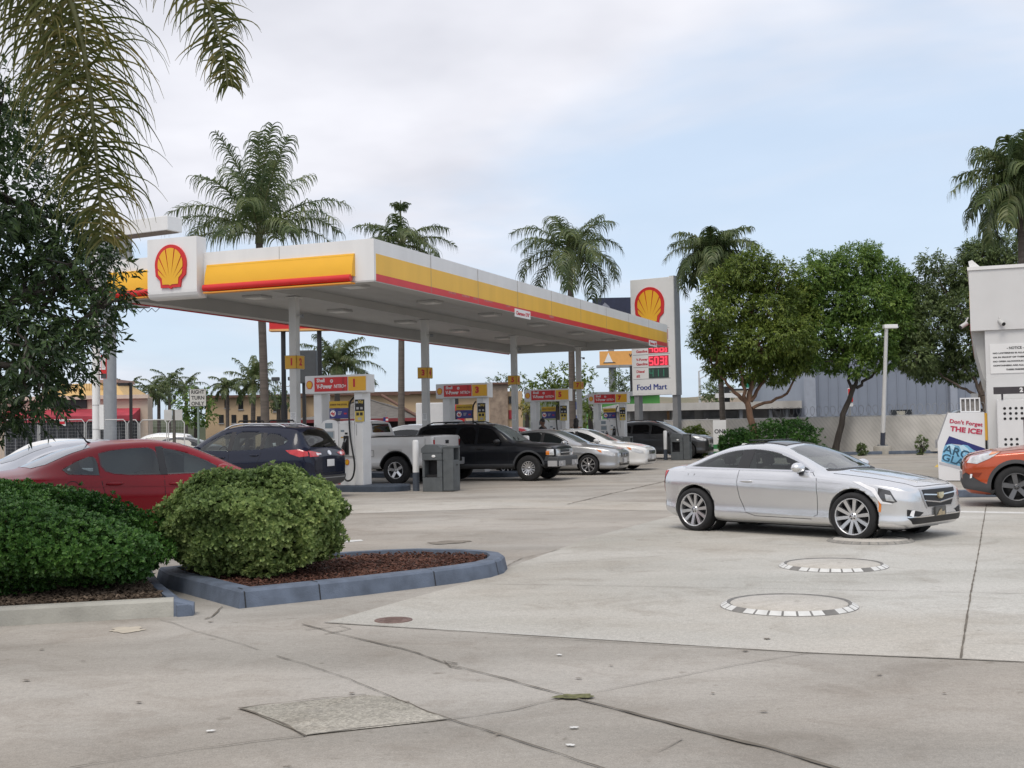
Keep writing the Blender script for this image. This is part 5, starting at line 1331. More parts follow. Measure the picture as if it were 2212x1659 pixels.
L_OLIVE = leafmat('grey_olive_leaf', (0.054,0.088,0.032), (0.120,0.168,0.060), (0.23,0.29,0.115), .35)
L_HEDGE = leafmat('hedge_leaf', (0.018,0.055,0.014), (0.05,0.130,0.026), (0.12,0.24,0.05), .25, .4)
L_BUSH = leafmat('round_bush_leaf', (0.085,0.14,0.045), (0.23,0.325,0.105), (0.48,0.57,0.21), .35, .45)
L_PALM = leafmat('palm_leaflet', (0.044,0.075,0.028), (0.10,0.14,0.052), (0.21,0.24,0.10), .4, .4)
L_NEARP = leafmat('near_palm_leaflet', (0.045,0.062,0.018), (0.11,0.125,0.032), (0.28,0.22,0.08), .45, .45)
L_YEL = leafmat('yellowish_leaf', (0.10,0.10,0.02), (0.20,0.18,0.03), (0.30,0.26,0.05), .2)

def unit(a): return a/np.maximum(np.linalg.norm(a, axis=1, keepdims=True), 1e-9)
def leaf_arrays(pos, axis, nrm, ln, wd, fold=0.18, mid=.52):
    axis = unit(axis); side = unit(np.cross(axis, nrm)); up = np.cross(side, axis)
    ln = ln[:, None]; wd = wd[:, None]
    b = pos; t = pos+axis*ln - up*ln*.10
    l = pos+axis*ln*mid+side*wd*.5+up*wd*fold; r = pos+axis*ln*mid-side*wd*.5+up*wd*fold
    V = np.stack([b, l, t, r], 1).reshape(-1, 3)
    i = np.arange(len(pos))[:, None]*4
    F = np.concatenate([i+np.array([[0, 3, 2]]), i+np.array([[0, 2, 1]])], 1).reshape(-1, 3)
    return V, F
def np_mesh(name, V, F, m):
    me = bpy.data.meshes.new(name); n = len(F); k = F.shape[1]
    me.vertices.add(len(V)); me.vertices.foreach_set('co', np.ascontiguousarray(V, dtype=np.float32).ravel())
    me.loops.add(n*k); me.loops.foreach_set('vertex_index', np.ascontiguousarray(F, dtype=np.int32).ravel())
    me.polygons.add(n); me.polygons.foreach_set('loop_start', np.arange(0, n*k, k, dtype=np.int32)); me.polygons.foreach_set('loop_total', np.full(n, k, dtype=np.int32))
    me.materials.append(m); me.update(calc_edges=True); me.validate(); return me
def rdir(n, r): 
    v = r.normal(size=(n, 3)); return unit(v)

def sprays(cents, n_per, twig, nl, ll, lw, r, droop=0.35, shell=(.45, 1.0), flat=1.0):
    """leaf sprays spread through ellipsoid clumps. cents: list (x,y,z,rx,ry,rz)"""
    Vs = []; Fs = []; o = 0
    for c in cents:
        k = max(3, int(n_per*(c[3]*c[4]*c[5])**(2/3)/.25))
        d = rdir(k, r); rad = r.uniform(shell[0], shell[1], (k, 1))**.6
        p = np.array(c[:3])+d*rad*np.array(c[3:6])
        tdir = unit(d*np.array([1, 1, flat])+r.normal(size=(k, 3))*.45+np.array([0, 0, -droop*.4]))
        tl = twig*r.uniform(.6, 1.2, (k, 1))
        for j in range(nl):
            f = (j+.5)/nl
            side = unit(np.cross(tdir, rdir(k, r)))
            pos = p+tdir*tl*f
            ax = unit(tdir*(.55+.5*f)+side*.95*(1-.45*f)+np.array([0, 0, -droop]))
            nr = unit(d+np.array([0, 0, .8])+r.normal(size=(k, 3))*.35)
            V, F = leaf_arrays(pos, ax, nr, ll*r.uniform(.7, 1.2, k), lw*r.uniform(.75, 1.15, k))
            Vs.append(V); Fs.append(F+o); o += len(V)
    return np.concatenate(Vs), np.concatenate(Fs)

def limb(mb, a, b, r0, r1, r, wob=.06, n=6, mi=0):
    a = Vector(a); b = Vector(b); L_ = (b-a).length; pts = []; rr = []
    for i in range(n+1):
        t = i/n; p = a.lerp(b, t)
        if 0 < i < n: p += Vector((r.normal(), r.normal(), r.normal()*.5))*wob*L_*.5
        pts.append(p); rr.append(r0+(r1-r0)*t)
    mb.tube(pts, rr, 9, mi); return pts

def tree(name, label, base, trunk_pts, limbs, cents, leafm, barkm, seed, leaf=(.13,.05), n_per=60, twig=.28, nl=6, droop=.35, group=None, cat='tree', r0=.16, flat=1.0, tw=True):
    """trunk_pts/limbs/cents in world coordinates; the thing's origin is at base"""
    r = np.random.default_rng(seed); t = thing(name, label, cat, base, 0, group); B = Vector(base)
    mb = MB(); tp = [Vector(p)-B for p in trunk_pts]; n = len(tp)
    fine = []; 
    for i in range(n-1):
        for k in range(4): fine.append(tp[i].lerp(tp[i+1], k/4)+Vector((r.normal(), r.normal(), 0))*r0*.10)
    fine.append(tp[-1])
    rr = [r0*(1.25 if i == 0 else 1)*(1-.40*i/len(fine)) for i in range(len(fine))]
    mb.tube(fine, rr, 12)
    top = fine[-1]
    ends = []
    for a, b, q0, q1 in limbs:
        ps = limb(mb, Vector(a)-B, Vector(b)-B, q0, q1, r, .07); ends.append(ps[-1])
    src = ends if ends else [top]
    for c in cents:
        p = Vector(c[:3])-B; s_ = min(src, key=lambda e: (e-p).length)
        limb(mb, s_, p, r0*.28, r0*.06, r, .10)
        if tw:
            for k in range(5):
                d = rdir(1, r)[0]; e = p+Vector(d*np.array(c[3:6])*.9); limb(mb, p.lerp(s_, .15), e, r0*.11, .006, r, .12, 4)
    mb.build('trunk', barkm, t)
    cc = [tuple(np.array(c[:3])-np.array(B))+tuple(c[3:6]) for c in cents]
    V, F = sprays(cc, n_per, twig, nl, leaf[0], leaf[1], r, droop, flat=flat)
    link('crown', np_mesh('crown', V, F, leafm), t)
    return t
def pxc(Y, lst, depth=None, jit=None, seed=0, asp=1.0):
    """clumps surveyed on the photo: (x, y, r) px at distance Y (+ small spread in depth)"""
    r = np.random.default_rng(seed); out = []
    for q in lst:
        yy = Y+(r.uniform(-1, 1)*(depth or 0)) if len(q) < 4 else Y+q[3]
        p = P(q[0], q[1], yy); R_ = q[2]*yy/FPX*r.uniform(.88, 1.06)
        out.append((p.x, p.y, p.z, R_, R_*1.1, R_*.85*asp))
    return out

# ---------------------------------------------------------------- palms
def frond(az, el, L_, r, droop, npair=34, lf=.62, w=.035, curl=1.0):
    """returns rachis points and leaflet quads; drooping plumose frond"""
    n = 14; pts = [np.zeros(3)]; a = el; h = np.array([math.cos(az), math.sin(az), 0.0])
    bend = droop/n
    twist = r.normal()*.12
    for i in range(n):
        pts.append(pts[-1]+(h*math.cos(a)+np.array([0,0,1.0])*math.sin(a))*L_/n); a -= bend*(0.45+1.25*i/n)
        az += twist/n; h = np.array([math.cos(az), math.sin(az), 0.0])
    pts = np.array(pts); V = []; F = []
    perp0 = np.array([-math.sin(az), math.cos(az), 0.0])
    for j in range(npair):
        f = .14+.86*(j+.5)/npair; s_ = f*n; i = min(n-1, int(s_)); u = s_-i
        p = pts[i]*(1-u)+pts[i+1]*u; t = pts[i+1]-pts[i]; t = t/np.linalg.norm(t)
        perp = perp0-t*perp0.dot(t); perp /= np.linalg.norm(perp); up = np.cross(t, perp); up = up if up[2] >= 0 else -up
        ll = lf*(math.sin(PI*min(1, .24+f*.66))**.6)*r.uniform(.75, 1.15)
        for sg in (1, -1):
            d = perp*sg*r.uniform(.75, 1.0)+t*r.uniform(.35, .75)+up*r.uniform(-.25, .45); d /= np.linalg.norm(d)
            q = p.copy(); prev = None; seg = 5; ww = w*r.uniform(.8, 1.15)
            for k in range(seg+1):
                wd = ww*(1.0 if k < 2 else (1-(k-1)/seg*1.1))*.5+.002
                sv = np.cross(d, up); nn = np.linalg.norm(sv); sv = sv/nn if nn > 1e-6 else t
                V += [q+sv*wd, q-sv*wd]
                if k: o = len(V)-4; F.append((o, o+1, o+3, o+2))
                q = q+d*ll/seg
                d = d+np.array([0, 0, -1.0])*(.30+.42*k)*curl; d /= np.linalg.norm(d)
    return pts, np.array(V), np.array(F)
def palm(label, base, top, seed, L_=3.2, nf=22, r_tr=.17, lf=.62, w=.05, el_lo=-.25, el_hi=1.35, droop=1.25, skirt=0, npair=30, group=None, spear=True, azs=None, leafm=None, name='palm_tree', fr=None, tuft=0):
    r = np.random.default_rng(seed); t = thing(name, label, 'palm tree', base, 0, group)
    B = Vector(base); T = Vector(top)-B
    mb = MB(); pts = []; rr = []
    for i in range(15):
        f = i/14; pts.append(Vector((T.x*f**1.3, T.y*f**1.3, T.z*f))); rr.append(r_tr*(1.25-.25*min(1, f*6))*(1-.22*f)*(1.0+.02*(i % 2)))
    mb.tube(pts, rr, 12)
    mb.tube([T+Vector((0,0,-.05)), T+Vector((0,0,.35)), T+Vector((0,0,.8))], [r_tr*.95, r_tr*.8, r_tr*.3], 10, 1)
    mb.build('trunk', [PALMT, mat('palm_crownshaft', (.10,.11,.05), .7, var=.25, scale=5)], t)
    Vs = []; Fs = []; o = 0; rb = MB(); nf = len(fr) if fr else nf
    for k in range(nf):
        f = (k+.5)/nf
        el = el_lo+(el_hi-el_lo)*f**1.15; az = k*2.39996+r.normal()*.15 if azs is None else azs[k % len(azs)]+r.normal()*.1
        ln = L_*(0.88+.2*r.uniform())*(1-.22*max(0, f-.75)/.25)
        dd = droop*(1.1-.45*f)*r.uniform(.85, 1.2)
        if fr: az, el, ln, dd = fr[k]
        p_, V, F = frond(az, el, ln, r, dd, npair, lf*L_/3.2, w)
        off = np.array([T.x, T.y, T.z+.3])
        Vs.append(V+off); Fs.append(F+o); o += len(V)
        rb.tube([Vector(q+off) for q in p_[::2]], [.035, .032, .028, .024, .02, .015, .010, .006][:len(p_[::2])], 5)
    if tuft:                                   # young spear with a tuft at its tip
        sp = [Vector((T.x, T.y, T.z+.4)), Vector((T.x-.05, T.y, T.z+.4+tuft*.7)), Vector((T.x-.02, T.y, T.z+.4+tuft))]; rb.tube(sp, [.07,.05,.02], 6)
        for k in range(7):
            p_, V, F = frond(k*.9, 1.2, .75, r, 1.2, 14, .40, w); off = np.array(sp[1]); Vs.append(V+off); Fs.append(F+o); o += len(V)
    link('crown', np_mesh('crown', np.concatenate(Vs), np.concatenate(Fs), leafm or L_PALM), t)
    rb.build('frond_stems', mat('palm_stem', (.10,.105,.04), .6, var=.2), t)
    return t
def at_ground(x, Y):
    p = P(x, 900, Y); return Vector((p.x, p.y, 0))
GP = 'queen palms round the station'
palm('tall queen palm rising behind the canopy emblem end, with upright fronds', at_ground(574,50), P(560,524,50), 1, 3.9, 40, .19, 1.0, .055, npair=50, group=GP, fr=[(.05,.80,4.3,1.35),(-.45,.55,4.2,1.3),(.45,.62,4.0,1.4),(-.15,.25,3.6,1.2),(3.10,.78,4.3,1.4),(3.6,.50,4.1,1.3),(2.75,.60,4.0,1.4),(3.25,.22,3.5,1.1),(1.5,1.25,4.5,.7),(-1.2,1.38,4.7,.55),(-.75,1.30,4.5,.7),(3.9,1.34,4.6,.6),(2.4,1.22,4.3,.8),(.9,1.15,4.2,.9),(-1.55,.7,3.8,1.3),(1.6,.6,3.8,1.3),(-2.2,.95,4.1,1.1),(4.4,.3,3.4,1.2),(-.9,.4,3.5,1.3),(5.0,1.45,4.3,.5)])
palm('queen palm with a single upright spear behind the canopy middle', at_ground(866,62), P(868,540,62), 2, 3.1, 16, .18, 1.0, .057, -.15, 1.0, 1.5, npair=44, group=GP, tuft=2.2)
palm('queen palm with arching round crown above the far canopy edge', at_ground(1237,62), P(1231,566,62), 3, 3.7, 22, .18, 1.0, .055, -.05, 1.35, 2.0, npair=48, group=GP)
palm('palm with drooping dark crown right of the price sign', at_ground(1563,60), P(1540,562,60), 4, 2.7, 30, .15, 1.05, .07, -.3, 1.2, 1.9, npair=40, group=GP)
palm('queen palm above the store roof, cut by the right frame edge', at_ground(2216,44), P(2207,418,44), 5, 2.75, 34, .19, 1.15, .065, -.55, 1.45, 1.5, npair=46, group=GP)
palm('short palm below the canopy behind pump 1', at_ground(728,76), P(728,800,76), 6, 3.1, 22, .2, .85, .07, -.1, 1.2, 1.3, npair=40, group=GP)
GB = 'palms by the motel'
palm('small arching palm in front of the yellow motel wall', at_ground(491,85), P(491,846,85), 7, 1.7, 15, .15, .8, .07, -.1, 1.2, 1.9, group=GB)
palm('shaggy palm between the arching palm and the nearest trunk', at_ground(545,80), P(548,835,80), 8, 2.4, 20, .18, .8, .07, -.4, 1.4, 1.1, group=GB)
for i, (x, y, Y, s, lab) in enumerate(((278,850,92,1.9,'leftmost small palm above the red awning building'),(326,858,88,2.0,'palm with a pale trunk right of the awning building'),(343,852,90,1.9,'thin palm just left of the back-turned sign'),(366,833,95,2.2,'highest palm of the far cluster left of the turn sign'),(402,843,98,2.1,'palm behind the round green tree by the turn sign'))):
    palm(lab, at_ground(x,Y), P(x,y,Y), 20+i, s, 14, .15, .7, .08, -.3, 1.2, 1.6, npair=22, group=GB)

# near palm, trunk beyond the left edge: two big hanging fronds and a bunch of hanging leaves
def near_palm():
    base = P(-250, 900, 9.6); base = Vector((base.x, base.y, 0)); t = thing('palm_tree', 'near palm hanging long fronds into the upper left corner', 'palm tree', base)
    r = np.random.default_rng(77); top = P(-40, -330, 9.9)-base
    mb = MB(); mb.tube([(0,0,0),(top.x*.3,top.y*.3,top.z*.4),(top.x*.7,top.y*.7,top.z*.75),top],[.24,.19,.17,.15],14); mb.build('trunk', PALMT, t)
    def hang(px, npair, lf, w, name, dens=1.0, curl=1.0, up=.2):
        pts = [np.array(P(x, y, Y)-base) for x, y, Y in px]; fine = []
        for i in range(len(pts)-1):
            g = lambda j: pts[max(0, min(len(pts)-1, i+j))]
            for s_ in range(6):
                u = s_/6; fine.append(.5*((2*g(0))+(g(1)-g(-1))*u+(2*g(-1)-5*g(0)+4*g(1)-g(2))*u*u+(3*g(0)-g(-1)-3*g(1)+g(2))*u**3))
        fine.append(pts[-1]); fine = np.array(fine); n = len(fine)-1; V = []; F = []
        for j in range(npair):
            f = .05+.95*(j+.5)/npair; s_ = f*n; i = min(n-1, int(s_)); u = s_-i
            p = fine[i]*(1-u)+fine[i+1]*u; tt = fine[i+1]-fine[i]; tt /= np.linalg.norm(tt)
            view = np.array([0, 1.0, 0]); perp = np.cross(tt, view); perp /= np.linalg.norm(perp)
            ll = lf*(math.sin(PI*min(1, .25+f*.70))**.6)
            for sg in (1, -1):
                for rep in range(2):
                    d = perp*sg*r.uniform(.5, 1)+tt*r.uniform(-.15, .7)+view*r.uniform(-.95, .95)+np.array([0,0,up*r.uniform(-.8, 1.1)]); d /= np.linalg.norm(d)
                    q = p.copy(); seg = 8; ww = w*r.uniform(.7, 1.2); L1 = ll*r.uniform(.55, 1.15); kk = r.uniform(.4, 1.7)*curl
                    for k in range(seg+1):
                        wd = ww*(.75+.25*min(1, k)-max(0, k-3)/seg*1.45)*.5; wd = max(wd, .0012)
                        sv = np.cross(d, view+np.array([0,0,.6])); sv /= max(1e-6, np.linalg.norm(sv))
                        V += [q+sv*wd, q-sv*wd]
                        if k: o = len(V)-4; F.append((o, o+1, o+3, o+2))
                        q = q+d*L1/seg; d = d+np.array([0,0,-1.0])*(.02+.075*k)*kk+r.normal(size=3)*.055; d /= np.linalg.norm(d)
        me = np_mesh(name, np.array(V), np.array(F), L_NEARP); fo = link(name, me, t)
        MB().tube([Vector(q) for q in fine[::2]], [.028*(1-.8*i/len(fine[::2]))+.004 for i in range(len(fine[::2]))], 6).build('frond_stem', _MATS['palm_stem'], fo)
    hang([(60,-170,9.9),(120,-80,10.0),(165,40,10.1),(190,160,10.2),(205,300,10.3),(215,420,10.4),(222,520,10.5)], 96, .88, .019, 'frond', curl=1.15, up=.45)
    hang([(150,-200,10.8),(250,-150,10.7),(350,-90,10.6),(430,-20,10.5),(468,60,10.5),(486,130,10.5),(492,185,10.5)], 64, .50, .018, 'frond', curl=1.1, up=-.1)
    hang([(-60,-150,10.3),(30,-60,10.2),(90,60,10.2),(125,190,10.2),(150,330,10.2)], 56, .75, .019, 'frond', curl=1.5, up=-.4)
near_palm()

# ---------------------------------------------------------------- dark tree at the left edge
_b = at_ground(-190, 14.6)
DT = pxc(14.6, [(-60,240,120),(5,300,85),(-30,400,140),(70,440,90),(80,540,120),(165,560,85),(215,600,58),(120,650,105),(190,690,62),(-30,560,160),(60,740,110),(140,765,72),(-40,720,140),(30,835,90),(105,835,58),(-60,880,100),(40,890,48),(240,640,34),(10,195,50),(150,480,60),(225,735,30)], .9, seed=3)
tree('broadleaf_tree', 'dark glossy-leaved tree filling the left edge behind the hedge', _b, [_b, _b+Vector((.1,0,1.6)), _b+Vector((.35,.1,2.8))],
     [(_b+Vector((.3,0,2.5)), P(40,640,14.6), .09,.04), (_b+Vector((.35,.1,2.8)), P(-20,420,14.8), .10,.04), (_b+Vector((.3,0,2.6)), P(60,800,14.3), .07,.03)], DT, L_DARK, BARKD, 5, (.115,.040), 105, .24, 8, .25, r0=.15)

# ---------------------------------------------------------------- three street trees by the fence
GT = 'street trees along the slatted fence'
def fence_tree(lab, base_px, Y, trunk_px, limbs_px, clumps, leafm, bark, seed, r0, n_per=138, **k):
    b = at_ground(base_px, Y)
    tp = [b]+[P(x, y, Y) for x, y in trunk_px]
    lm = [(P(a[0], a[1], Y), P(c[0], c[1], Y+dz), q0, q1) for a, c, dz, q0, q1 in limbs_px]
    return tree('street_tree', lab, b, tp, lm, pxc(Y, clumps, 1.0, seed=seed), leafm, bark, seed, leaf=(.18,.070), n_per=n_per, twig=.30, nl=6, droop=.5, group=GT, r0=r0, **k)
fence_tree('street tree with smooth tan trunk and several upright limbs', 1633, 56, [(1628,935),(1614,868)],
    [((1614,872),(1575,835),.3,.11,.07),((1575,835),(1545,795),.4,.07,.04),((1612,870),(1600,790),-.4,.10,.05),((1618,868),(1628,770),0,.13,.06),((1622,866),(1668,795),.5,.10,.05),((1625,882),(1700,850),.3,.08,.06),((1700,850),(1727,795),.3,.06,.03)],
    [(1560,620,48),(1612,585,45),(1650,600,40),(1538,680,42),(1600,660,60),(1665,670,52),(1530,735,40),(1580,745,50),(1640,740,58),(1700,725,46),(1555,785,34),(1615,790,42),(1675,790,42),(1718,780,34),(1735,690,34),(1725,640,30),(1690,590,30),(1700,765,36),(1635,560,26),(1700,650,30),(1735,745,26),(1522,712,24)], L_MID, BARKR, 31, .21)
fence_tree('street tree with dark leaning trunk left of the white lamp post', 1800, 57.6, [(1822,895),(1846,832)],
    [((1840,842),(1828,780),.3,.08,.05),((1846,836),(1862,770),0,.10,.05),((1850,838),(1895,800),.2,.08,.06),((1895,800),(1925,765),.2,.06,.03)],
    [(1755,600,36),(1800,585,42),(1850,575,50),(1905,600,46),(1940,610,32),(1740,650,44),(1800,650,55),(1865,650,58),(1925,665,44),(1760,715,42),(1830,720,50),(1890,730,46),(1795,770,36),(1850,785,34),(1905,775,32),(1940,700,30),(1745,780,24),(1760,560,18),(1880,545,22),(1715,690,34),(1720,740,30),(1960,650,30),(1955,740,30),(1730,630,28)], L_MID2, BARKD, 32, .17)
fence_tree('street tree with spreading brown limbs beside the store wall', 2140, 58.5, [(2135,900),(2122,855)],
    [((2124,860),(2075,838),.4,.09,.06),((2075,838),(2020,800),.4,.06,.03),((2122,858),(2085,790),0,.09,.05),((2122,855),(2118,740),0,.14,.06),((2120,852),(2165,760),.5,.10,.05)],
    [(1985,650,44),(2040,620,46),(2090,590,46),(2130,560,50),(1955,710,44),(2015,695,55),(2075,670,50),(1975,770,40),(2030,760,44),(2085,745,44),(2115,690,40),(2005,800,28),(2060,800,30),(2120,550,30),(2185,548,48),(2160,620,70),(2180,720,60),(2100,545,24),(1930,745,28),(1945,670,34),(1960,620,28),(2010,570,24),(1990,790,30),(2090,790,30)], L_OLIVE, BARK, 33, .24)

# ---------------------------------------------------------------- hedges in front
def rosettes(pos, nrm, nl, ll, lw, r, cup=.75):
    Vs = []; Fs = []; o = 0; k = len(pos); rnd = rdir(k, r)
    t1 = unit(np.cross(nrm, rnd)); t2 = np.cross(nrm, t1)
    for j in range(nl):
        a = 2*PI*j/nl+r.uniform(-.3, .3, (k, 1)); ring = (.9 if j % 2 else .45)
        ax = unit(t1*np.cos(a)*ring+t2*np.sin(a)*ring+nrm*cup*r.uniform(.5, 1.2, (k, 1)))
        V, F = leaf_arrays(pos, ax, nrm, ll*r.uniform(.7, 1.2, k), lw*r.uniform(.8, 1.15, k), .12, .66)
        Vs.append(V); Fs.append(F+o); o += len(V)
    return np.concatenate(Vs), np.concatenate(Fs)
def lump(d, seed, amp):
    rs = np.random.default_rng(seed); s_ = np.zeros(len(d))
    for k in range(14):
        w = unit(rs.normal(size=(1, 3)))[0]*rs.uniform(3, 13); s_ += np.sin(d @ w*1.0+rs.uniform(0, 6.28))*rs.uniform(.4, 1)
    return 1+amp*s_/3
def shrub(name, label, c, rad, n, leafm, seed, nl=7, ll=.04, lw=.02, amp=.06, power=2.6, floor=.10, group=None, shape=None, layers=(.80,1.0), cat='bush', stem=True, cup=.75, gaps=0):
    r = np.random.default_rng(seed); t = thing(name, label, cat, (c[0], c[1], floor), 0, group)
    d = rdir(n*2, r); rad = np.array(rad)
    k = (np.abs(d)**power).sum(1)**(-1/power); p = d*k[:, None]
    dep = layers[0]+(layers[1]-layers[0])*r.uniform(0, 1, len(d))**.5
    dep = np.where(r.uniform(0, 1, len(d)) < .05, dep*r.uniform(1.02, 1.10, len(d)), dep)
    q = p*(dep*lump(d, seed, amp))[:, None]*rad
    q[:, 2] += rad[2]*.98-0.0
    nr = unit(p/rad*np.sign(1))
    keep = q[:, 2] > .02
    if gaps:
        g = lump(d, seed+100, 1.0)-1; keep &= (g > -gaps) | (dep < .84)
        lo = (q[:, 2] < rad[2]*.45) & (r.uniform(0, 1, len(d)) < .45); keep &= ~lo
    if shape is not None: q, kk = shape(q); keep &= kk
    q = q[keep][:n]; nr = unit(nr[keep][:n]+r.normal(size=(len(q), 3))*.30)
    V, F = rosettes(q, nr, nl, ll, lw, r, cup)
    link('foliage', np_mesh('foliage', V, F, leafm), t)
    if stem:
        mb = MB()
        for i in range(34):
            e = q[int(r.integers(len(q)))]*.97; a = np.array([r.normal()*.12*rad[0], r.normal()*.12*rad[1], 0]); limb(mb, a, e, .018, .004, r, .08, 5)
        mb.build('stems', BARKD, t)
    return t
bc = G(540, 1225); 
shrub('round_bush', 'rounded clipped bush with pale green leaf rosettes in the mulch planter', (-2.76, 12.72), (.90, .84, .555), 15000, L_BUSH, 41, 7, .048, .030, .13, 2.3, layers=(.66,1.0), gaps=.9)
# long hedge that slopes down towards its right end
def hedge_shape(q):
    x = q[:, 0]
    q = q.copy(); q[:, 2] *= 1-.19*np.clip((x+.2)/.8, 0, 1)-.20*np.clip((x-.7)/1.0, 0, 1); 
    return q, np.ones(len(q), bool)
shrub('clipped_hedge', 'dense dark green hedge sloping down behind the pale kerb', (-5.26, 11.74), (1.80, 1.08, .585), 22000, L_HEDGE, 42, 7, .044, .023, .12, 2.8, gaps=1.0, shape=hedge_shape, cat='hedge', layers=(.62,1.0))
shrub('hedge_bush', 'low bright green shrub behind the hedge beside the silver saloon', (-8.0, 15.2), (1.3, .8, .50), 1300, L_BUSH, 44, 6, .06, .03, .08, 2.4, floor=0)
# shrubs along the fence
GS = 'shrubs at the foot of the slatted fence'
def fshrub(lab, x, Y, y0, w, leafm, seed, n=700, name='fence_shrub', lay=(.55,1.08)):
    p = P(x, y0, Y); wd = w*Y/FPX/2; h = p.z/2
    shrub(name, lab, (p.x, p.y), (wd, wd*.7, h), n, leafm, seed, 6, .14, .045, .16, 2.1, floor=0, group=GS, layers=lay, stem=True, cup=1.1)
fshrub('low dark shrub right of the price sign post', 1500, 57, 922, 55, L_MID, 51)
fshrub('low dark shrub between the small white ad sign and the tan trunk', 1590, 54, 931, 70, L_HEDGE, 52, 900)
fshrub('bristly shrub right of the tan trunk, tallest of the fence shrubs', 1690, 55, 908, 150, L_HEDGE, 53, 1800)
fshrub('small weedy plant left of the lamp post footing', 1862, 54.5, 960, 18, L_OLIVE, 54, 60)
fshrub('sparse weedy plant right of the lamp post footing', 1990, 54, 943, 22, L_OLIVE, 55, 60)

# ---------------------------------------------------------------- trees farther off
def far_tree(lab, x, Y, trunk_y, clumps, leafm, seed, r0=.2, leaf=(.26,.12), n_per=26, group='trees beyond the station'):
    b = at_ground(x, Y); tree('background_tree', lab, b, [b, P(x, trunk_y, Y)], [], pxc(Y, clumps, 1.2, seed=seed), leafm, BARKD, seed, leaf, n_per, .35, 5, .3, group, r0=r0, tw=False)
far_tree('round green tree beside the turn sign', 425, 72, 890, [(410,868,24),(438,872,22),(420,895,24),(445,900,16),(398,890,18),(428,852,16)], L_MID2, 61)
far_tree('small green tree right of the nearest palm trunk', 602, 84, 885, [(590,868,18),(608,860,20),(620,872,15),(600,850,12)], L_OLIVE, 62)
far_tree('dark ficus tree behind pump 5', 1205, 74, 850, [(1175,830,26),(1205,812,28),(1235,822,26),(1190,850,24),(1225,850,24),(1262,808,20),(1160,852,16)], L_MID, 63)
far_tree('leafy tree between pumps 5 and 7', 1275, 72, 880, [(1272,860,20),(1282,885,20),(1270,905,16),(1288,905,12)], L_MID, 64)
far_tree('hazy grey-green eucalyptus left of the ficus', 1125, 110, 850, [(1120,818,12),(1133,832,12),(1112,840,11),(1128,856,12)], L_OLIVE, 65)
far_tree('small yellowish tree beside the stone tower', 1138, 84, 895, [(1132,882,12),(1145,878,12),(1140,894,11)], L_YEL, 66)
far_tree('dark tree behind the orange billboard legs', 1345, 105, 850, [(1325,820,16),(1345,812,18),(1360,832,18),(1335,843,16)], L_OLIVE, 67)
far_tree('bushy tree behind the palm trunk near the freeway', 1548, 120, 850, [(1532,845,18),(1550,830,18),(1568,848,18),(1545,860,14),(1528,862,11)], L_OLIVE, 68)
far_tree('dark tree mass left of the metal building', 1690, 110, 860, [(1665,855,20),(1695,850,22),(1725,856,20),(1745,846,20),(1770,858,22),(1640,860,16)], L_OLIVE, 69)
far_tree('far tree above the stone tower', 1082, 130, 830, [(1065,826,10),(1085,820,12),(1098,830,10)], L_OLIVE, 70)
# ================================================================= price sign
LED = mat('red_led', (0.5,0.02,0.04), .4, emit=(1.0,0.06,0.10,1.1), var=0)
LEDB = mat('led_board', (0.16,0.015,0.025), .3, emit=(1.0,.05,.09,.16), var=.2, scale=30)  # tint and faint emission imitate red glow bleeding off the digits
LEDG = mat('green_led_dim', (0.02,0.10,0.06), .4, emit=(0.05,0.35,0.20,.35), var=0)
LEDGB = mat('led_board_green', (0.03,0.05,0.042), .3, var=.2, scale=30)
SIGNW = mat('sign_white', (0.74,0.74,0.73), .4, var=.02)
ps = thing('price_sign', 'tall white pole sign with shell emblem and red fuel prices', 'price sign', P(1420,900,63).xy.to_3d(), R(-33))
mb = MB(); mb.box2((-1.28,-.28,3.15),(1.0,.28,9.28),0,bev=.02); pan = mb.build('sign_cabinet', SIGNW, ps)
mb = MB(); mb.box2((1.003,-.30,3.12),(1.25,.30,9.32),0); mb.box2((1.2525,-.30,3.12),(1.30,.30,9.32),1); mb.build('side_fin', [SIGNW, GREYM], ps)
for x0, x1 in ((-1.22,-.95),(1.0,1.28)):
    mb = MB(); mb.box2((x0,-.22,0),(x1,.22,3.148 if x0 < 0 else 3.118)); mb.build('post', mat('sign_post_grey',(.20,.205,.21),.6), ps)
emblem(pan, (-.16,-.282,7.82), 1.72, 'emblem', .05)
mb = MB(); mb.box2((-1.20,-.2835,6.62),(.95,-.281,6.64),0)
for z in (5.94,5.27,4.61,3.99): mb.box2((-1.20,-.2835,z),(.95,-.281,z+.025),0)
mb.build('row_divider', GREYM, pan)
def seg7(mb, ch, x, z, w, h, t, mi=1, y=-.297):
    S = {'0':'abcdef','1':'bc','2':'abged','3':'abgcd','4':'fgbc','5':'afgcd','6':'afgedc','7':'abc','8':'abcdefg','9':'abcdfg','-':'g'}[ch]
    hh = h/2
    B = {'a':(0,hh,w,t),'g':(0,0,w,t),'d':(0,-hh,w,t),'f':(-w/2,hh/2,t,hh),'b':(w/2,hh/2,t,hh),'e':(-w/2,-hh/2,t,hh),'c':(w/2,-hh/2,t,hh)}
    for c in S:
        dx, dz, a, b = B[c]; mb.box((x+dx, y+(.001 if c in 'agd' else 0), z+dz), (a*.98, .012, b*.98), mi)
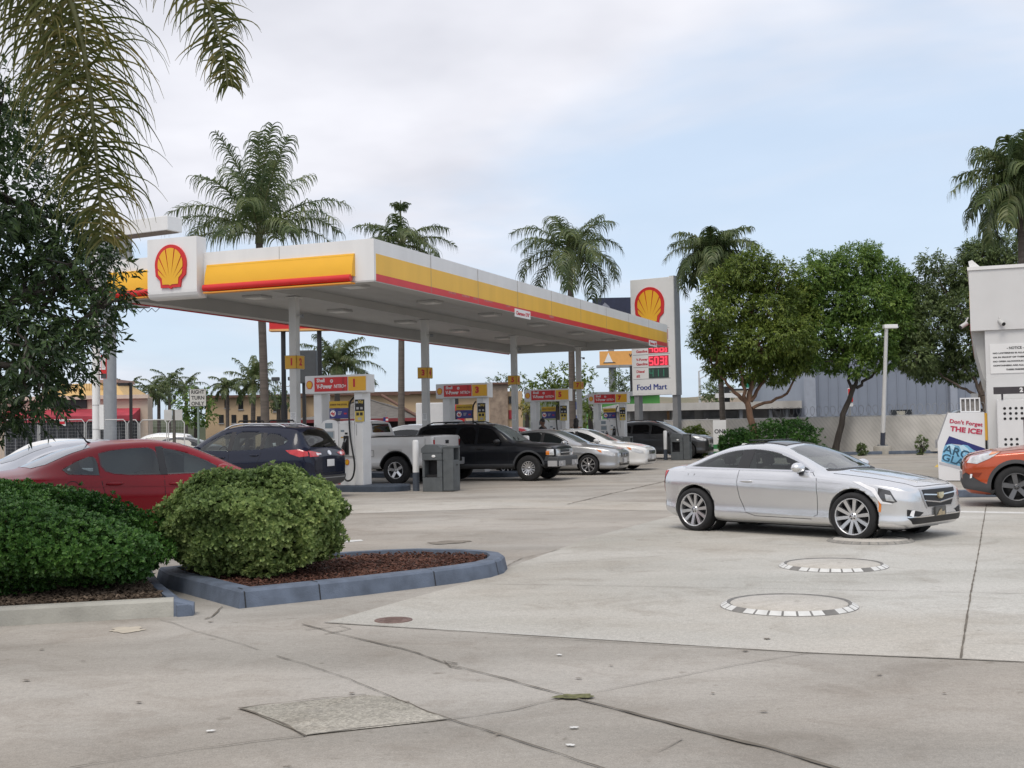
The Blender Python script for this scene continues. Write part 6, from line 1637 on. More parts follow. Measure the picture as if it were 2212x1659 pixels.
for i, (z, txt) in enumerate(((6.28,'  3'),(5.60,'488'),(4.93,'503'))):
    mb = MB(); mb.box2((-.30,-.291,z-.26),(.86,-.281,z+.27),0)
    for k, ch in enumerate(txt):
        if ch != ' ': seg7(mb, ch, -.14+.31*k, z, .19, .38, .055)
    seg7(mb, '9', .72, z+.12, .09, .17, .032); seg7(mb, '0', .72, z-.13, .09, .17, .032); mb.box((.72,-.297,z-.005),(.12,.01,.02),1)
    mb.build('price_display', [LEDB, LED], pan)
mb = MB(); z = 4.30; mb.box2((-.30,-.291,z-.27),(.86,-.281,z+.27),0)
for k in range(3): seg7(mb, '1' if k else '4', -.14+.31*k, z, .19, .38, .03)
mb.build('price_display', [LEDGB, LEDG], pan)
mb = MB(); REDT = mat('red_lettering', (.50,.03,.05), .5)
for z, a, b in ((5.60,None,'Gasoline'),(4.93,'V-Power','Gasoline'),(4.30,'Diesel','#2')):
    if a: text_mb(mb, a, .19, (-1.02,-.284,z+.10), 0, 'LEFT', .006)
    text_mb(mb, b, .19, (-1.02,-.284,z-.14), 0, 'LEFT', .006)
mb.build('fuel_names', REDT, pan)
mb = MB(); mb.box2((-1.16,-.286,3.24),(.93,-.281,3.92),0); text_mb(mb, 'Food Mart', .40, (-1.03,-.289,3.57), 1, 'LEFT', 0.0, width=1.72, height=.30); text_mb(mb, 'Food Mart', .40, (-1.005,-.2905,3.57), 1, 'LEFT', 0.0, width=1.72, height=.30); mb.build('food_sign', [SIGNW, mat('food_blue',(.015,.035,.22),.5)], pan)

# ================================================================= slatted fence with razor coils
SLAT = mat('fence_slats', (0.36,0.345,0.32), .7, var=.07, scale=4)
def slat_mat():
    m = bpy.data.materials.new('slatted_chain_link'); m.use_nodes = True; nt = m.node_tree; L = nt.links.new; b = nt.nodes['Principled BSDF']
    tc = nt.nodes.new('ShaderNodeTexCoord'); mp = nt.nodes.new('ShaderNodeMapping'); mp.inputs['Rotation'].default_value = (0, R(38), 0)
    w = nt.nodes.new('ShaderNodeTexWave'); w.bands_direction = 'X'; w.inputs['Scale'].default_value = 2.1; w.inputs['Distortion'].default_value = .25
    L(tc.outputs['Object'], mp.inputs[0]); L(mp.outputs[0], w.inputs['Vector'])
    cr = nt.nodes.new('ShaderNodeValToRGB'); cr.color_ramp.elements[0].position = .08; cr.color_ramp.elements[0].color = (.50,.485,.455,1); cr.color_ramp.elements[1].position = .40; cr.color_ramp.elements[1].color = (.56,.54,.505,1)
    n = nt.nodes.new('ShaderNodeTexNoise'); n.inputs['Scale'].default_value = .8; n.inputs['Detail'].default_value = 6
    c2 = nt.nodes.new('ShaderNodeValToRGB'); c2.color_ramp.elements[0].color = (.72,.72,.72,1); c2.color_ramp.elements[0].position = .3; c2.color_ramp.elements[1].color = (1.05,1.05,1.05,1); c2.color_ramp.elements[1].position = .6
    L(tc.outputs['Object'], n.inputs['Vector']); L(n.outputs['Fac'], c2.inputs[0])
    mx = nt.nodes.new('ShaderNodeMix'); mx.data_type = 'RGBA'; mx.blend_type = 'MULTIPLY'; mx.inputs[0].default_value = 1
    L(w.outputs['Fac'], cr.inputs[0]); L(cr.outputs[0], mx.inputs[6]); L(c2.outputs[0], mx.inputs[7]); L(mx.outputs[2], b.inputs['Base Color']); b.inputs['Roughness'].default_value = .75
    return m
FA, FB = Vector((8.0,63.5,0)), Vector((24.5,53.2,0))
_fd = (FB-FA); FL_ = _fd.length
fe = thing('slatted_fence', 'grey chain-link fence filled with diagonal slats along the lot edge', 'fence', FA, math.atan2(_fd.y,_fd.x))
MB().box2((0,-.02,.10),(FL_,.02,1.78)).build('slat_panel', slat_mat(), fe)
for k in range(9):
    x = FL_*k/8; MB().cyl((x,.05,0),(x,.05,1.86),.035,n=10).build('post', GREYL, fe)
MB().cyl((0,.05,1.80),(FL_,.05,1.80),.024,n=8).build('top_rail', GREYL, fe)
pts = []
for i in range(620):
    a = 2*PI*i/16.0; x = FL_*.30+(FL_*.69)*i/620; pts.append((x+.20*math.cos(a),.05+.06*math.sin(a*.5),2.08+.26*math.sin(a)))
MB().tube(pts, .010, 4).build('razor_wire', GREYM, fe)
def kerbline(p, q, label=None):
    mb = MB(); e = (q-p).normalized(); n = Vector((-e.y,e.x,0)); a = math.atan2(e.y,e.x)
    mb.box2((0,0,0),((q-p).length,.18,.15),0,bev=.02); o = mb.build('kerb', KERB, None, p, a); o['kind'] = 'structure'
kerbline(G(1780,984), G(2035,979)); kerbline(FA+Vector((0,-1.6,0)), G(1780,984))

# white lamp post on concrete foot
lb = G(1907,981); lp = thing('lamp_post', 'white square lamp post with blue foot on a round concrete base', 'lamp post', lb, 0)
MB().lathe([(.42,0),(.42,.34),(.39,.38),(.001,.385)],24).build('concrete_base', CONC, lp)
mb = MB(); top = P(1915,703,55)-lb; d = (Vector(top)-Vector((0,0,.38)))
mb.tube([(0,0,.40),tuple(Vector((0,0,.38))+d*.115)],.115,4,1); mb.tube([tuple(Vector((0,0,.38))+d*.116),tuple(Vector((0,0,.38))+d*.985)],[.105,.085],4,0); mb.build('pole', [WHITE, mat('post_foot_blue',(.06,.07,.10),.6)], lp)
mb = MB(); mb.box((0,0,.395),(.40,.40,.03)); 
for sx in (-.16,.16):
    for sy in (-.16,.16): mb.cyl((sx,sy,.40),(sx,sy,.46),.025,n=8)
mb.build('base_plate', GREYM, lp)
mb = MB(); mb.box2((top.x-.12,top.y-.10,top.z-.14),(top.x+.50,top.y+.25,top.z+.04),0,bev=.03); mb.build('lamp_head', WHITE, lp)

# small white ad stand, lightweight
ab = P(1556,985,55.5); ad = thing('ad_stand', 'slim white ad panel with a green foot in front of a palm trunk', 'sign', (ab.x,ab.y,0), R(-12))
mb = MB(); mb.box2((-.30,-.03,.10),(.30,.03,1.75),0); mb.box2((-.30,-.034,.42),(.30,-.0305,.62),2); mb.box2((-.30,-.034,.12),(.30,-.0305,.30),2)
text_mb(mb, 'ON!', .26, (0,-.033,1.22), 1, bold=.01); mb.build('panel', [SIGNW, mat('ink_grey',(.08,.08,.09),.5), mat('leaf_green',(.04,.22,.07),.5)], ad)
mb = MB()
for sx in (-.2,.2): mb.cyl((sx,0,0),(sx,0,.10),.025,n=8)
mb.build('foot', GREYM, ad)

# ================================================================= store building at the right
st0 = P(2133,900,27.6); ST = thing('store', 'white store building with stepped fascia at the right edge', 'store', (st0.x,st0.y,0), YAW)
WST = mat('store_white', (0.62,0.62,0.615), .8, var=.03, scale=1.5, bump=.1, bscale=150)
mb = MB(); mb.box2((0,0,0.0),(9,14,3.62)); mb.build('wall', WST, ST)
mb = MB(); mb.prism([(-.30,3.622),(9.2,3.622),(9.2,5.02),(-.30,5.02)],-14.2,.06,0,Matrix(((1,0,0,0),(0,0,-1,0),(0,1,0,0),(0,0,0,1))))
mb.build('fascia_box', WST, ST)
mb = MB(); mb.box2((-.33,-.09,5.022),(9.2,14.2,5.10)); mb.prism([(-.28,5.102),(-.05,5.102),(-.22,5.27),(-.30,5.24)],-.2,.0,0,Matrix(((1,0,0,0),(0,0,-1,0),(0,1,0,0),(0,0,0,1)))); mb.build('coping', FASC, ST)
mb = MB(); mb.prism([(-.29,3.62),(-.003,3.62),(-.003,2.45),(-.06,2.55)],-13.8,-.25,0,Matrix(((1,0,0,0),(0,0,-1,0),(0,1,0,0),(0,0,0,1)))); mb.build('soffit', SOFFIT, ST)
mb = MB(); mb.box2((-.306,.1,4.15),(-.301,13,4.55),0); mb.box2((-.308,.1,3.63),(-.303,13,3.80),1); mb.build('fascia_stripe', [YELR, REDR], ST)
mb = MB(); mb.box2((.10,-.015,2.62),(1.18,-.003,3.30),0)
yy = 3.24
for s_, h in (('- NOTICE -',.085),('NO LOITERING IS ALLOWED ON',.05),('OR IN FRONT OF THESE PREMISES',.05),('NO OPEN ALCOHOLIC BEVERAGE',.05),('CONTAINERS ARE ALLOWED ON',.05),('THESE PREMISES',.05)):
    text_mb(mb, s_, h, (.64,-.017,yy-h*.5), 1, bold=.003, width=(.36 if h > .06 else (.42 if len(s_) < 18 else .96)), height=h*.72); yy -= h+.045
mb.build('notice', [SIGNW, mat('notice_ink',(.10,.10,.10),.6)], ST)
for x, y, ang in ((.35,-.10,.5),(-.42,.25,-.9)):
    mb = MB(); Mx = Matrix.Translation((x,y,3.80)) @ Matrix.Rotation(ang,4,'Z') @ Matrix.Rotation(R(28),4,'X')
    mb.cyl((0,.06,0),(0,-.14,0),.05,n=14,M=Mx); mb.cyl((0,-.141,0),(0,-.15,0),.042,n=14,mi=1,M=Mx); mb.cyl((0,.03,.03),(0,.16,.10),.02,n=8,M=Mx)
    mb.build('security_camera', [GREYL, BLACK], ST)
# tank exchange cage against the wall
cg = thing('tank_cage', 'white perforated gas bottle cage with a red poster, against the store wall', 'gas bottle cage', (0,0,0), YAW)
cg.location = Vector((st0.x,st0.y,0)) + Matrix.Rotation(YAW,3,'Z') @ Vector((.20,-.70,.15))
mb = MB(); mb.box2((0,0,0.05),(2.4,.66,1.86),0,bev=.01); mb.box2((.02,-.012,.06),(1.17,-.001,1.84),0); mb.box2((1.20,-.012,.06),(2.36,-.001,1.84),0); mb.build('cabinet', mat('cage_white',(.70,.70,.70),.45,var=.03), cg)
mb = MB()
for r_ in range(13):
    z = 1.66-.115*r_
    for c in range(17):
        x = .16+.118*c
        if (r_ < 3) or (x < .50 and r_ not in (3,4,5)): mb.cyl((x,-.013,z),(x,-.0165,z),.032,n=8)
mb.build('vent_holes', BLACK, cg)['kind'] = 'stuff'
mb = MB(); mb.box2((.54,-.022,.42),(2.2,-.014,1.46),0); mb.box2((.545,-.026,.42),(2.2,-.023,.60),1); mb.prism([(.58,1.05),(.80,1.40),(.72,1.43),(.95,1.44),(.98,1.20),(1.08,1.05),(.82,1.10)],.023,.027,1,Matrix(((1,0,0,0),(0,0,-1,0),(0,1,0,0),(0,0,0,1))))
mb.ell((.74,-.03,.80),(.14,.012,.16),2); mb.box2((.92,-.028,.70),(1.35,-.024,.93),2); text_mb(mb,'21',.17,(1.10,-.030,.82),3,bold=.006)
mb.box2((.60,-.03,.76),(.88,-.0425,.82),3)
mb.build('poster', [mat('poster_dark',(.035,.008,.014),.4,var=.5,scale=3), mat('poster_red',(.55,.03,.05),.4), SIGNW, BLACK], cg)
mb = MB(); mb.box2((-.06,-.06,1.98),(2.4,-.03,2.14),0); text_mb(mb,'2 lbs.',.13,(.62,-.063,2.06),1,bold=.008); mb.box2((.88,-.064,1.995),(1.9,-.061,2.125),2); text_mb(mb,'MORE',.12,(1.15,-.066,2.06),3,bold=.006)
for x in (.1,2.2): mb.box2((x,-.03,1.862),(x+.04,.10,2.14),0)
mb.build('banner', [mat('banner_dark',(.05,.045,.05),.5,var=.2), SIGNW, mat('banner_red',(.42,.02,.03),.5), mat('banner_ink',(.12,.01,.015),.5)], cg)

# sidewalk with blue kerb
swp = [G(2052,1049,.0), G(2420,1046,.0)]
_s0 = G(2040,1075); _s1 = G(2500,1069)
mb = MB(); mb.add([(_s0.x,_s0.y,.0),(_s1.x,_s1.y,.0),(_s1.x,_s1.y+16,.0),(_s0.x+.6,_s0.y+16,.0)]+[(_s0.x,_s0.y+.02,.14),(_s1.x,_s1.y+.02,.14),(_s1.x,_s1.y+16,.14),(_s0.x+.6,_s0.y+16,.14)], [(0,1,5,4),(1,2,6,5),(2,3,7,6),(3,0,4,7),(4,5,6,7)])
mb.build('sidewalk', concrete_mat('sidewalk_concrete',(.37,.355,.32),(.43,.41,.375),.85,1.0,12.0))['kind'] = 'structure'
mb = MB(); L0 = (_s1-_s0).length; mb.box2((0,-.012,0),(L0,.17,.146),0,bev=.015); mb.build('kerb', KERB, None, _s0, math.atan2(_s1.y-_s0.y,_s1.x-_s0.x))['kind'] = 'structure'

# ice merchandiser, side panel towards the camera, sloped door to the left
ib = G(2028,1040,.14); ic = thing('ice_freezer', 'white sloped ice freezer with blue mountain artwork by the store', 'ice freezer', ib, YAW)
side = [(0,.02),(1.02,.02),(1.04,1.60),(.25,1.60),(.0,.92)]
FXZ = Matrix(((1,0,0,0),(0,0,-1,0),(0,1,0,0),(0,0,0,1)))
ICEW = mat('freezer_white', (.74,.745,.76), .35, var=.02)
mb = MB(); mb.prism(side, -1.75, 0, 0, FXZ); mb.build('cabinet', ICEW, ic)
mb = MB(); mb.box2((.01,.02,-.0),(1.0,1.7,.019)); mb.build('base', BLACK, ic)
mb = MB(); mb.prism([(.262,1.615),(.232,1.63),(-.03,.93),(.0,.90)],-1.72,-.02,0,FXZ); mb.box2((-.055,.06,.78),(-.012,.16,.98)); mb.build('door', mat('door_edge_grey',(.30,.30,.31),.4), ic)
mb = MB(); mb.box2((1.042,.01,.95),(1.10,.10,1.58),0); mb.box2((1.042,.01,.30),(1.09,.09,.948),1); mb.build('corner_strip', [YELB, BLACK], ic)
art = [(.20,1.02),(.145,.86),(.03,.58),(.01,.35),(1.03,.02),(1.033,.70)]
mb = MB(); 
mb.prism([(.26,1.06),(.155,.84),(.30,.88),(.45,.86),(.60,.84),(.80,.72),(1.033,.62),(1.033,.76)], .002, .005, 0, FXZ)
mb.prism([(.152,.835),(.235,.875),(.30,.872),(.40,.845),(.47,.83),(.56,.855),(.66,.835),(.74,.76),(.86,.67),(1.033,.55),(1.031,.18),(.6,.32),(.22,.42),(.07,.47),(.10,.66)], .002, .006, 1, FXZ)
mb.prism([(.47,.825),(.52,.70),(.60,.62),(.55,.75),(.62,.72),(.74,.60),(.66,.76),(.56,.85)], .0062, .008, 2, FXZ)
mb.prism([(.20,.84),(.24,.74),(.30,.66),(.30,.78),(.36,.70),(.38,.83),(.29,.868)], .0062, .008, 2, FXZ)
mb.prism([(.02,.40),(.3,.33),(.7,.20),(1.025,.08),(1.025,.14),(.7,.26),(.3,.39),(.02,.455)], .002, .005, 3, FXZ)
mb.build('mountain_art', [mat('art_navy',(.025,.03,.16),.4), mat('art_ice_blue',(.19,.45,.66),.4,var=.3,scale=4), mat('art_pale_ice',(.50,.72,.85),.4), mat('art_grey',(.48,.48,.52),.4)], ic)
mb = MB(); TI = Matrix.Rotation(R(9),4,'Y')
def tilt(x, z, a): return Matrix.Translation((x,0,z)) @ Matrix.Rotation(R(a),4,'Y')
text_mb(mb, "Don't Forget", .155, (0,-.006,0), 0, bold=.004, M=tilt(.64,1.35,8), width=.72, height=.125)
text_mb(mb, 'THE ICE!', .17, (0,-.006,0), 0, bold=.007, M=tilt(.635,1.19,8), width=.70, height=.125)
mb.build('slogan', mat('ice_red_print', (.50,.03,.08), .45), ic); mb = MB()
text_mb(mb, 'ARCTIC', .22, (0,-.010,0), 0, bold=.004, M=tilt(.62,.62,18), width=1.02, height=.19)
text_mb(mb, 'GLACIER', .22, (0,-.010,0), 0, bold=.004, M=tilt(.60,.42,18), width=1.06, height=.17)
mb.build('lettering', mat('ice_ink_blue',(.03,.09,.15),.45), ic)
vb = ib+Vector((.0,0,0)); v = thing('vent_unit', 'small white slatted vent box standing on top of the ice freezer', 'vent box', ib+Matrix.Rotation(YAW,3,'Z') @ Vector((.52,.10,1.605)), YAW)
mb = MB(); mb.box2((0,0,0),(.44,.35,.03),0); mb.box2((0,0,.31),(.44,.35,.34),0)
for k in range(5): mb.box2((.0+.103*k,0,.031),(.028+.103*k,.35,.309),0)
mb.build('frame', ICEW, v); MB().box2((.029,.04,.032),(.411,.34,.308)).build('louvre', mat('louvre_grey',(.20,.19,.18),.7,var=.3,scale=14), v)
mb = MB(); mb.box2((.24,.1,.342),(.40,.3,.44)); mb.build('cap', GREYM, v)

# ================================================================= people at pump 5
SKIN = mat('brown_skin', (.16,.085,.055), .55, var=.08); SKIN2 = mat('tan_skin', (.30,.18,.13), .55, var=.08)
HAIRB = mat('black_hair', (.012,.010,.009), .6, var=.3, scale=30)
def person(label, pos, face, shirt, skin, hair_long, h=1.82, look=0.0):
    s = h/1.75; t = thing('person', label, 'person', pos, face); t.scale = (s,)*3
    V = [(0,0,.95,.13,.11),(0,0,1.12,.135,.10),(0,0,1.30,.16,.11),(0,.0,1.43,.10,.085),(0,.02,1.50,.055,.055),(0,.03,1.56,.06,.065),
         (0,.17,1.41,.065,.06),(0,.22,1.16,.048,.048),(.10,.20,.96,.036,.036),(.16,.18,.89,.035,.022),(0,-.17,1.41,.065,.06),(0,-.22,1.16,.048,.048),(.10,-.20,.96,.036,.036),(.16,-.18,.89,.035,.022),
         (0,.09,.88,.09,.09),(.01,.10,.48,.062,.062),(-.01,.10,.09,.045,.045),(.13,.10,.04,.04,.032),(0,-.09,.88,.09,.09),(.01,-.10,.48,.062,.062),(-.01,-.10,.09,.045,.045),(.13,-.10,.04,.04,.032)]
    E = [(0,1),(1,2),(2,3),(3,4),(4,5),(3,6),(6,7),(7,8),(8,9),(3,10),(10,11),(11,12),(12,13),(0,14),(14,15),(15,16),(16,17),(0,18),(18,19),(19,20),(20,21)]
    # fingers: four plus a thumb on each hand
    for hand, sy in ((9,1),(13,-1)):
        hx, hy, hz = V[hand][:3]
        for k in range(5):
            b = len(V)
            if k < 4: V += [(hx+.02,hy+(.012-.016*k+.012)*sy,hz-.055-.006*(k in (1,2)),.0085,.0085),(hx+.008,hy+(.012-.016*k+.012)*sy,hz-.095-.010*(k in (1,2)),.007,.007)]
            else: V += [(hx-.028,hy-.035*sy,hz-.02,.010,.010),(hx-.04,hy-.05*sy,hz-.055,.008,.008)]
            E += [(hand,b),(b,b+1)]
    me = bpy.data.meshes.new('sk'); me.from_pydata([v[:3] for v in V], E, []); ob = bpy.data.objects.new('sk', me); COL.objects.link(ob)
    sm = ob.modifiers.new('s','SKIN'); 
    bm = bmesh.new(); bm.from_mesh(me); lay = bm.verts.layers.skin.verify(); bm.verts.ensure_lookup_table()
    for v, d in zip(bm.verts, V): v[lay].radius = (d[3], d[4]); v[lay].use_root = (v.index == 0)
    bm.to_mesh(me); bm.free()
    sb = ob.modifiers.new('u','SUBSURF'); sb.levels = 1
    dg = bpy.context.evaluated_depsgraph_get(); dg.update(); body = bpy.data.meshes.new_from_object(ob.evaluated_get(dg), depsgraph=dg)
    bpy.data.objects.remove(ob)
    # head with nose, ears, chin joined into the same mesh
    mb = MB(); off = len(body.vertices)
    for vv in body.vertices: mb.v.append(vv.co.copy())
    for p in body.polygons: mb.f.append(tuple(p.vertices)); mb.m.append(0); mb.sm.append(True)
    Mh = Matrix.Translation((.02,0,1.645)) @ Matrix.Rotation(look,4,'Y')
    mb.ell((0,0,.0),(.098,.075,.115),0,18,14,Mh); mb.ell((.035,0,-.06),(.06,.055,.06),0,14,10,Mh); mb.ell((.10,0,-.012),(.018,.014,.028),0,8,6,Mh); mb.ell((.088,0,-.062),(.012,.026,.010),1,8,6,Mh)
    for sy in (1,-1): mb.ell((-.005,sy*.077,-.005),(.022,.012,.034),0,8,6,Mh); mb.ell((.085,sy*.032,.012),(.012,.013,.008),2,8,6,Mh)
    body2 = mb.mesh('body', [skin, mat('lip',(.14,.05,.045),.5), BLACK]); bpy.data.meshes.remove(body)
    link('body', body2, t)
    mb = MB()
    if hair_long: mb.ell((-.02,0,.03),(.115,.098,.115),0,16,12,Mh); mb.ell((-.075,0,-.10),(.065,.095,.18),0,14,10,Mh)
    else: mb.ell((-.018,0,.022),(.098,.080,.105),0,16,12,Mh)
    mb.build('hair', HAIRB, t)
    # shirt and trousers as loose tubes over the body
    mb = MB(); prof = [(.90,.185,.145),(1.05,.165,.13),(1.20,.180,.135),(1.34,.205,.125),(1.425,.17,.10),(1.47,.075,.07)]
    vs = []; fs = []; n = 20
    for z, a, b in prof:
        for k in range(n): an = 2*PI*k/n; vs.append((b*math.cos(an), a*math.sin(an), z))
    for i in range(len(prof)-1):
        for k in range(n): fs.append((i*n+k, i*n+(k+1)%n, (i+1)*n+(k+1)%n, (i+1)*n+k))
    mb.add(vs, fs, 0, True)
    for sy in (1,-1): mb.tube([(0,sy*.13,1.41),(0,sy*.19,1.38),(.0,sy*.225,1.16)],[.085,.085,.068],12)
    mb.build('shirt', shirt, t)
    mb = MB()
    for sy in (1,-1): mb.tube([(0,sy*.085,.98),(0,sy*.095,.86),(.01,sy*.10,.48),(-.01,sy*.10,.08)],[.12,.11,.085,.065],14)
    mb.build('trousers', mat('dark_denim',(.02,.025,.045),.8,var=.2,scale=9), t)
    return t
person('person with short hair in a black shirt, head bowed beside pump 5', isl(1.55,15.35,.0) , YAW+PI, mat('black_shirt',(.012,.012,.013),.85,var=.2), SKIN, False, 1.90, .45)
person('person with long dark hair seen from behind beside pump 5', isl(2.95,15.2,0), YAW+R(100), mat('olive_top',(.12,.11,.05),.85,var=.15), SKIN2, True, 1.86, .1)
# ================================================================= buildings and signs beyond
def fx(x0, x1, y0, y1, Y):
    a = P(x0, y1, Y); b = P(x1, y0, Y); c = P((x0+x1)/2, y0, Y); d = P((x0+x1)/2, y1, Y)
    return a.x, b.x, d.z, c.z
def wbox(mb, x0, x1, y0, y1, Y, dep, mi=0, M0=None, zmin=None, dy=0.0):
    X0_, X1_, z0, z1 = fx(x0, x1, y0, y1, Y)
    if zmin is not None: z0 = zmin
    o = M0 or Vector((0,0,0)); mb.box2((X0_-o.x, Y+dy-o.y, z0), (X1_-o.x, Y+dy+dep-o.y, z1), mi)
TANW = mat('tan_stucco', (.50,.37,.23), .85, var=.06, scale=.5)
CREAM = mat('cream_stucco', (.56,.46,.37), .85, var=.06, scale=.5)
ROOFT = mat('ochre_metal_roof', (.56,.37,.15), .6, var=.05)
AWN = mat('red_awning_cloth', (.36,.04,.06), .75, var=.25, scale=1.2)
DKWIN = mat('dark_shop_glass', (.02,.022,.025), .12, 0, var=.5, scale=.7)
FRAME = mat('grey_frame', (.30,.30,.31), .5)
BRK = mat('brown_roof_edge', (.13,.07,.05), .8, var=.1)
def bthing(name, label, cat, x, Y, group=None): 
    p = P(x, 900, Y); return thing(name, label, cat, (p.x, Y, 0), 0, group), Vector((p.x, Y, 0))
# --- red-awning restaurant
t, o = bthing('restaurant', 'cream restaurant with long red awning and ochre mansard roof', 'restaurant', 150, 74)
mb = MB(); wbox(mb,-120,319,862,1000,74,1.0,0,o,0); mb.build('wall', CREAM, t)
mb = MB(); X0_,X1_,z0,z1 = fx(-100,319,860,864,73.6); mb.box2((X0_-o.x,-.3,z0),(X1_-o.x,-.02,z1+.12)); mb.build('parapet', mat('pale_parapet',(.60,.50,.42),.8), t)
X0_,X1_,z0,z1 = fx(70,270,827,858,77); mb = MB()
mb.add([(X0_-o.x,3,z0),(X1_-o.x,3,z0),(X1_-o.x-1.1,4.5,z1),(X0_-o.x+1.1,4.5,z1),(X0_-o.x,9,z0),(X1_-o.x,9,z0),(X1_-o.x-1.1,7.5,z1),(X0_-o.x+1.1,7.5,z1)],[(0,1,2,3),(5,4,7,6),(1,5,6,2),(4,0,3,7),(3,2,6,7)])
for k in range(22):
    f = k/21; mb.box((X0_-o.x+1.2+(X1_-X0_-2.4)*f,3.72,(z0+z1)/2),(.05,.06,.9),0)
mb.build('mansard_roof', ROOFT, t)
mb = MB(); X0_,X1_,z0,z1 = fx(205,262,821,828,79); mb.box2((X0_-o.x,4.2,z0),(X1_-o.x,7.8,z1)); mb.build('roof_cap', mat('pink_cap',(.42,.27,.22),.7), t)
mb = MB(); wbox(mb,108,187,863,882,73.9,.12,0,o); mb.build('sign_board', mat('black_board',(.012,.012,.014),.5), t)
X0_,X1_,z0,z1 = fx(12,303,884,912,74); mb = MB(); zm = z0+(z1-z0)*.42
mb.add([(X0_-o.x,-.0,z1),(X1_-o.x,-.0,z1),(X1_-o.x,-1.5,zm),(X0_-o.x,-1.5,zm),(X0_-o.x,-1.5,z0),(X1_-o.x,-1.5,z0),(X0_-o.x,0,z0),(X1_-o.x,0,z0)],[(0,3,2,1),(3,4,5,2),(0,6,4,3),(1,2,5,7)]); mb.build('awning', AWN, t)
X0_,X1_,z0,z1 = fx(12,303,912,960,73.95)
for k in range(13):
    a = X0_+(X1_-X0_)*k/13-o.x; b_ = X0_+(X1_-X0_)*(k+1)/13-o.x
    mb = MB(); mb.box2((a+.05,-.06,.3),(b_-.05,-.01,z1),0); w = mb.build('shop_window', DKWIN, t)
    mb = MB(); mb.box2((a-.04,-.10,.0),(a+.045,-.02,z1)); mb.build('frame', FRAME, w)
# --- yellow motel
t, o = bthing('motel', 'long yellow motel with brown roof edge behind the pumps', 'motel', 700, 102)
mb = MB(); wbox(mb,445,628,858,1000,102,14,0,o,0); wbox(mb,628.3,1108,852,1000,108,14,0,o,0); mb.build('wall', TANW, t)
mb = MB(); wbox(mb,440,628,853,858,101.4,15,0,o); wbox(mb,628.5,1062,846,852,107.4,15,0,o); mb.build('roof_edge', BRK, t)
for i, (x, y) in enumerate(((505,905),(530,905),(478,905),(560,908),(520,875),(490,872),(595,880),(690,866),(918,866),(985,866),(1040,868))):
    Y = 101.95 if x < 628 else 107.95
    mb = MB(); wbox(mb,x-5,x+5,y-9,y+9,Y,.04,0,o); w = mb.build('window', DKWIN, t)
    mb = MB(); wbox(mb,x-6,x+6,y+9,y+11,Y-.05,.1,0,o); mb.build('sill', FRAME, w)
t, o = bthing('stone_tower', 'tan stone-clad tower block beside the yellow motel', 'tower', 1078, 98)
STN = mat('tan_stone_cladding', (.20,.15,.115), .9, var=.5, scale=2.2, col2=(.37,.29,.22), detail=8, bump=.5, bscale=6)
mb = MB(); wbox(mb,1060,1096,830,1000,98,5,0,o,0); mb.build('wall', STN, t)
mb = MB(); wbox(mb,1057,1099,826,830,97.7,5.6,0,o); mb.build('coping', BRK, t)
mb = MB(); wbox(mb,1096.3,1128,845,1000,98.6,5,0,o,0); mb.build('side_wing', TANW, t)
mb = MB(); wbox(mb,1099,1107,856,872,98.5,.08,0,o); mb.build('window', DKWIN, t)
mb = MB(); wbox(mb,1099,1108,886,905,98.5,.08,0,o); mb.build('door', mat('red_door',(.35,.03,.04),.6), t)
# --- grey shingled diner
t, o = bthing('shingled_building', 'low building with big grey shingle roof and dark red eaves', 'building', 820, 86)
SHG = mat('grey_shingle', (.135,.125,.115), .9, var=.25, scale=5, squash=(.4,.4,6))
mb = MB(); X0_,X1_,z0,z1 = fx(580,925,856,908,86); a, b_ = X0_-o.x, X1_-o.x; zl = z1-.7
mb.add([(a,-1,z0),(b_,-1,z0),(b_-3.4,5,z1-.5),(b_-5.2,5,z1),(a+6.5,5,z1),(a+4,5,z1-1.2),(a,11,z0),(b_,11,z0)],[(0,1,2,3,4,5),(1,7,2),(7,6,5,4,3,2),(6,0,5)]); mb.build('roof', SHG, t)
mb = MB(); xr0, xr1, zz0, zz1 = fx(800,885,851,854,90.8); mb.box2((xr0-o.x,4.8,zz0),(xr1-o.x,5.2,zz1+.05)); 
A_ = P(825,854,90)-o; B_ = P(912,905,85.2)-o; mb.tube([A_,B_],.12,6); mb.build('ridge_cap', BRK, t)
mb = MB(); wbox(mb,580,925,908,1000,86.4,9,0,o,0); mb.build('wall', mat('dark_siding',(.05,.03,.03),.8,var=.2), t)
mb = MB(); wbox(mb,580,925,905,912,84.8,.3,0,o); mb.build('eave', mat('maroon_eave',(.20,.03,.035),.7,var=.15), t)
fl = thing('flag', 'small striped flag hanging on a short pole on the shingle roof building', 'flag', P(834,921,84.3))
mb = MB(); q = P(834,889,84.3)-P(834,921,84.3); mb.tube([(0,0,0),tuple(q)],.025,6); mb.build('pole', GREYM, fl)
mb = MB(); zt_ = q.z
for k in range(8): mb.box((-.02+.02*math.sin(k),-.03,zt_-.45-.12*k),(.34-.012*k,.03,.118),k % 2)
mb.box((-.10,-.05,zt_-.55),(.16,.03,.30),2); mb.build('cloth', [mat('flag_red',(.40,.03,.05),.7), SIGNW, BLUEP], fl)
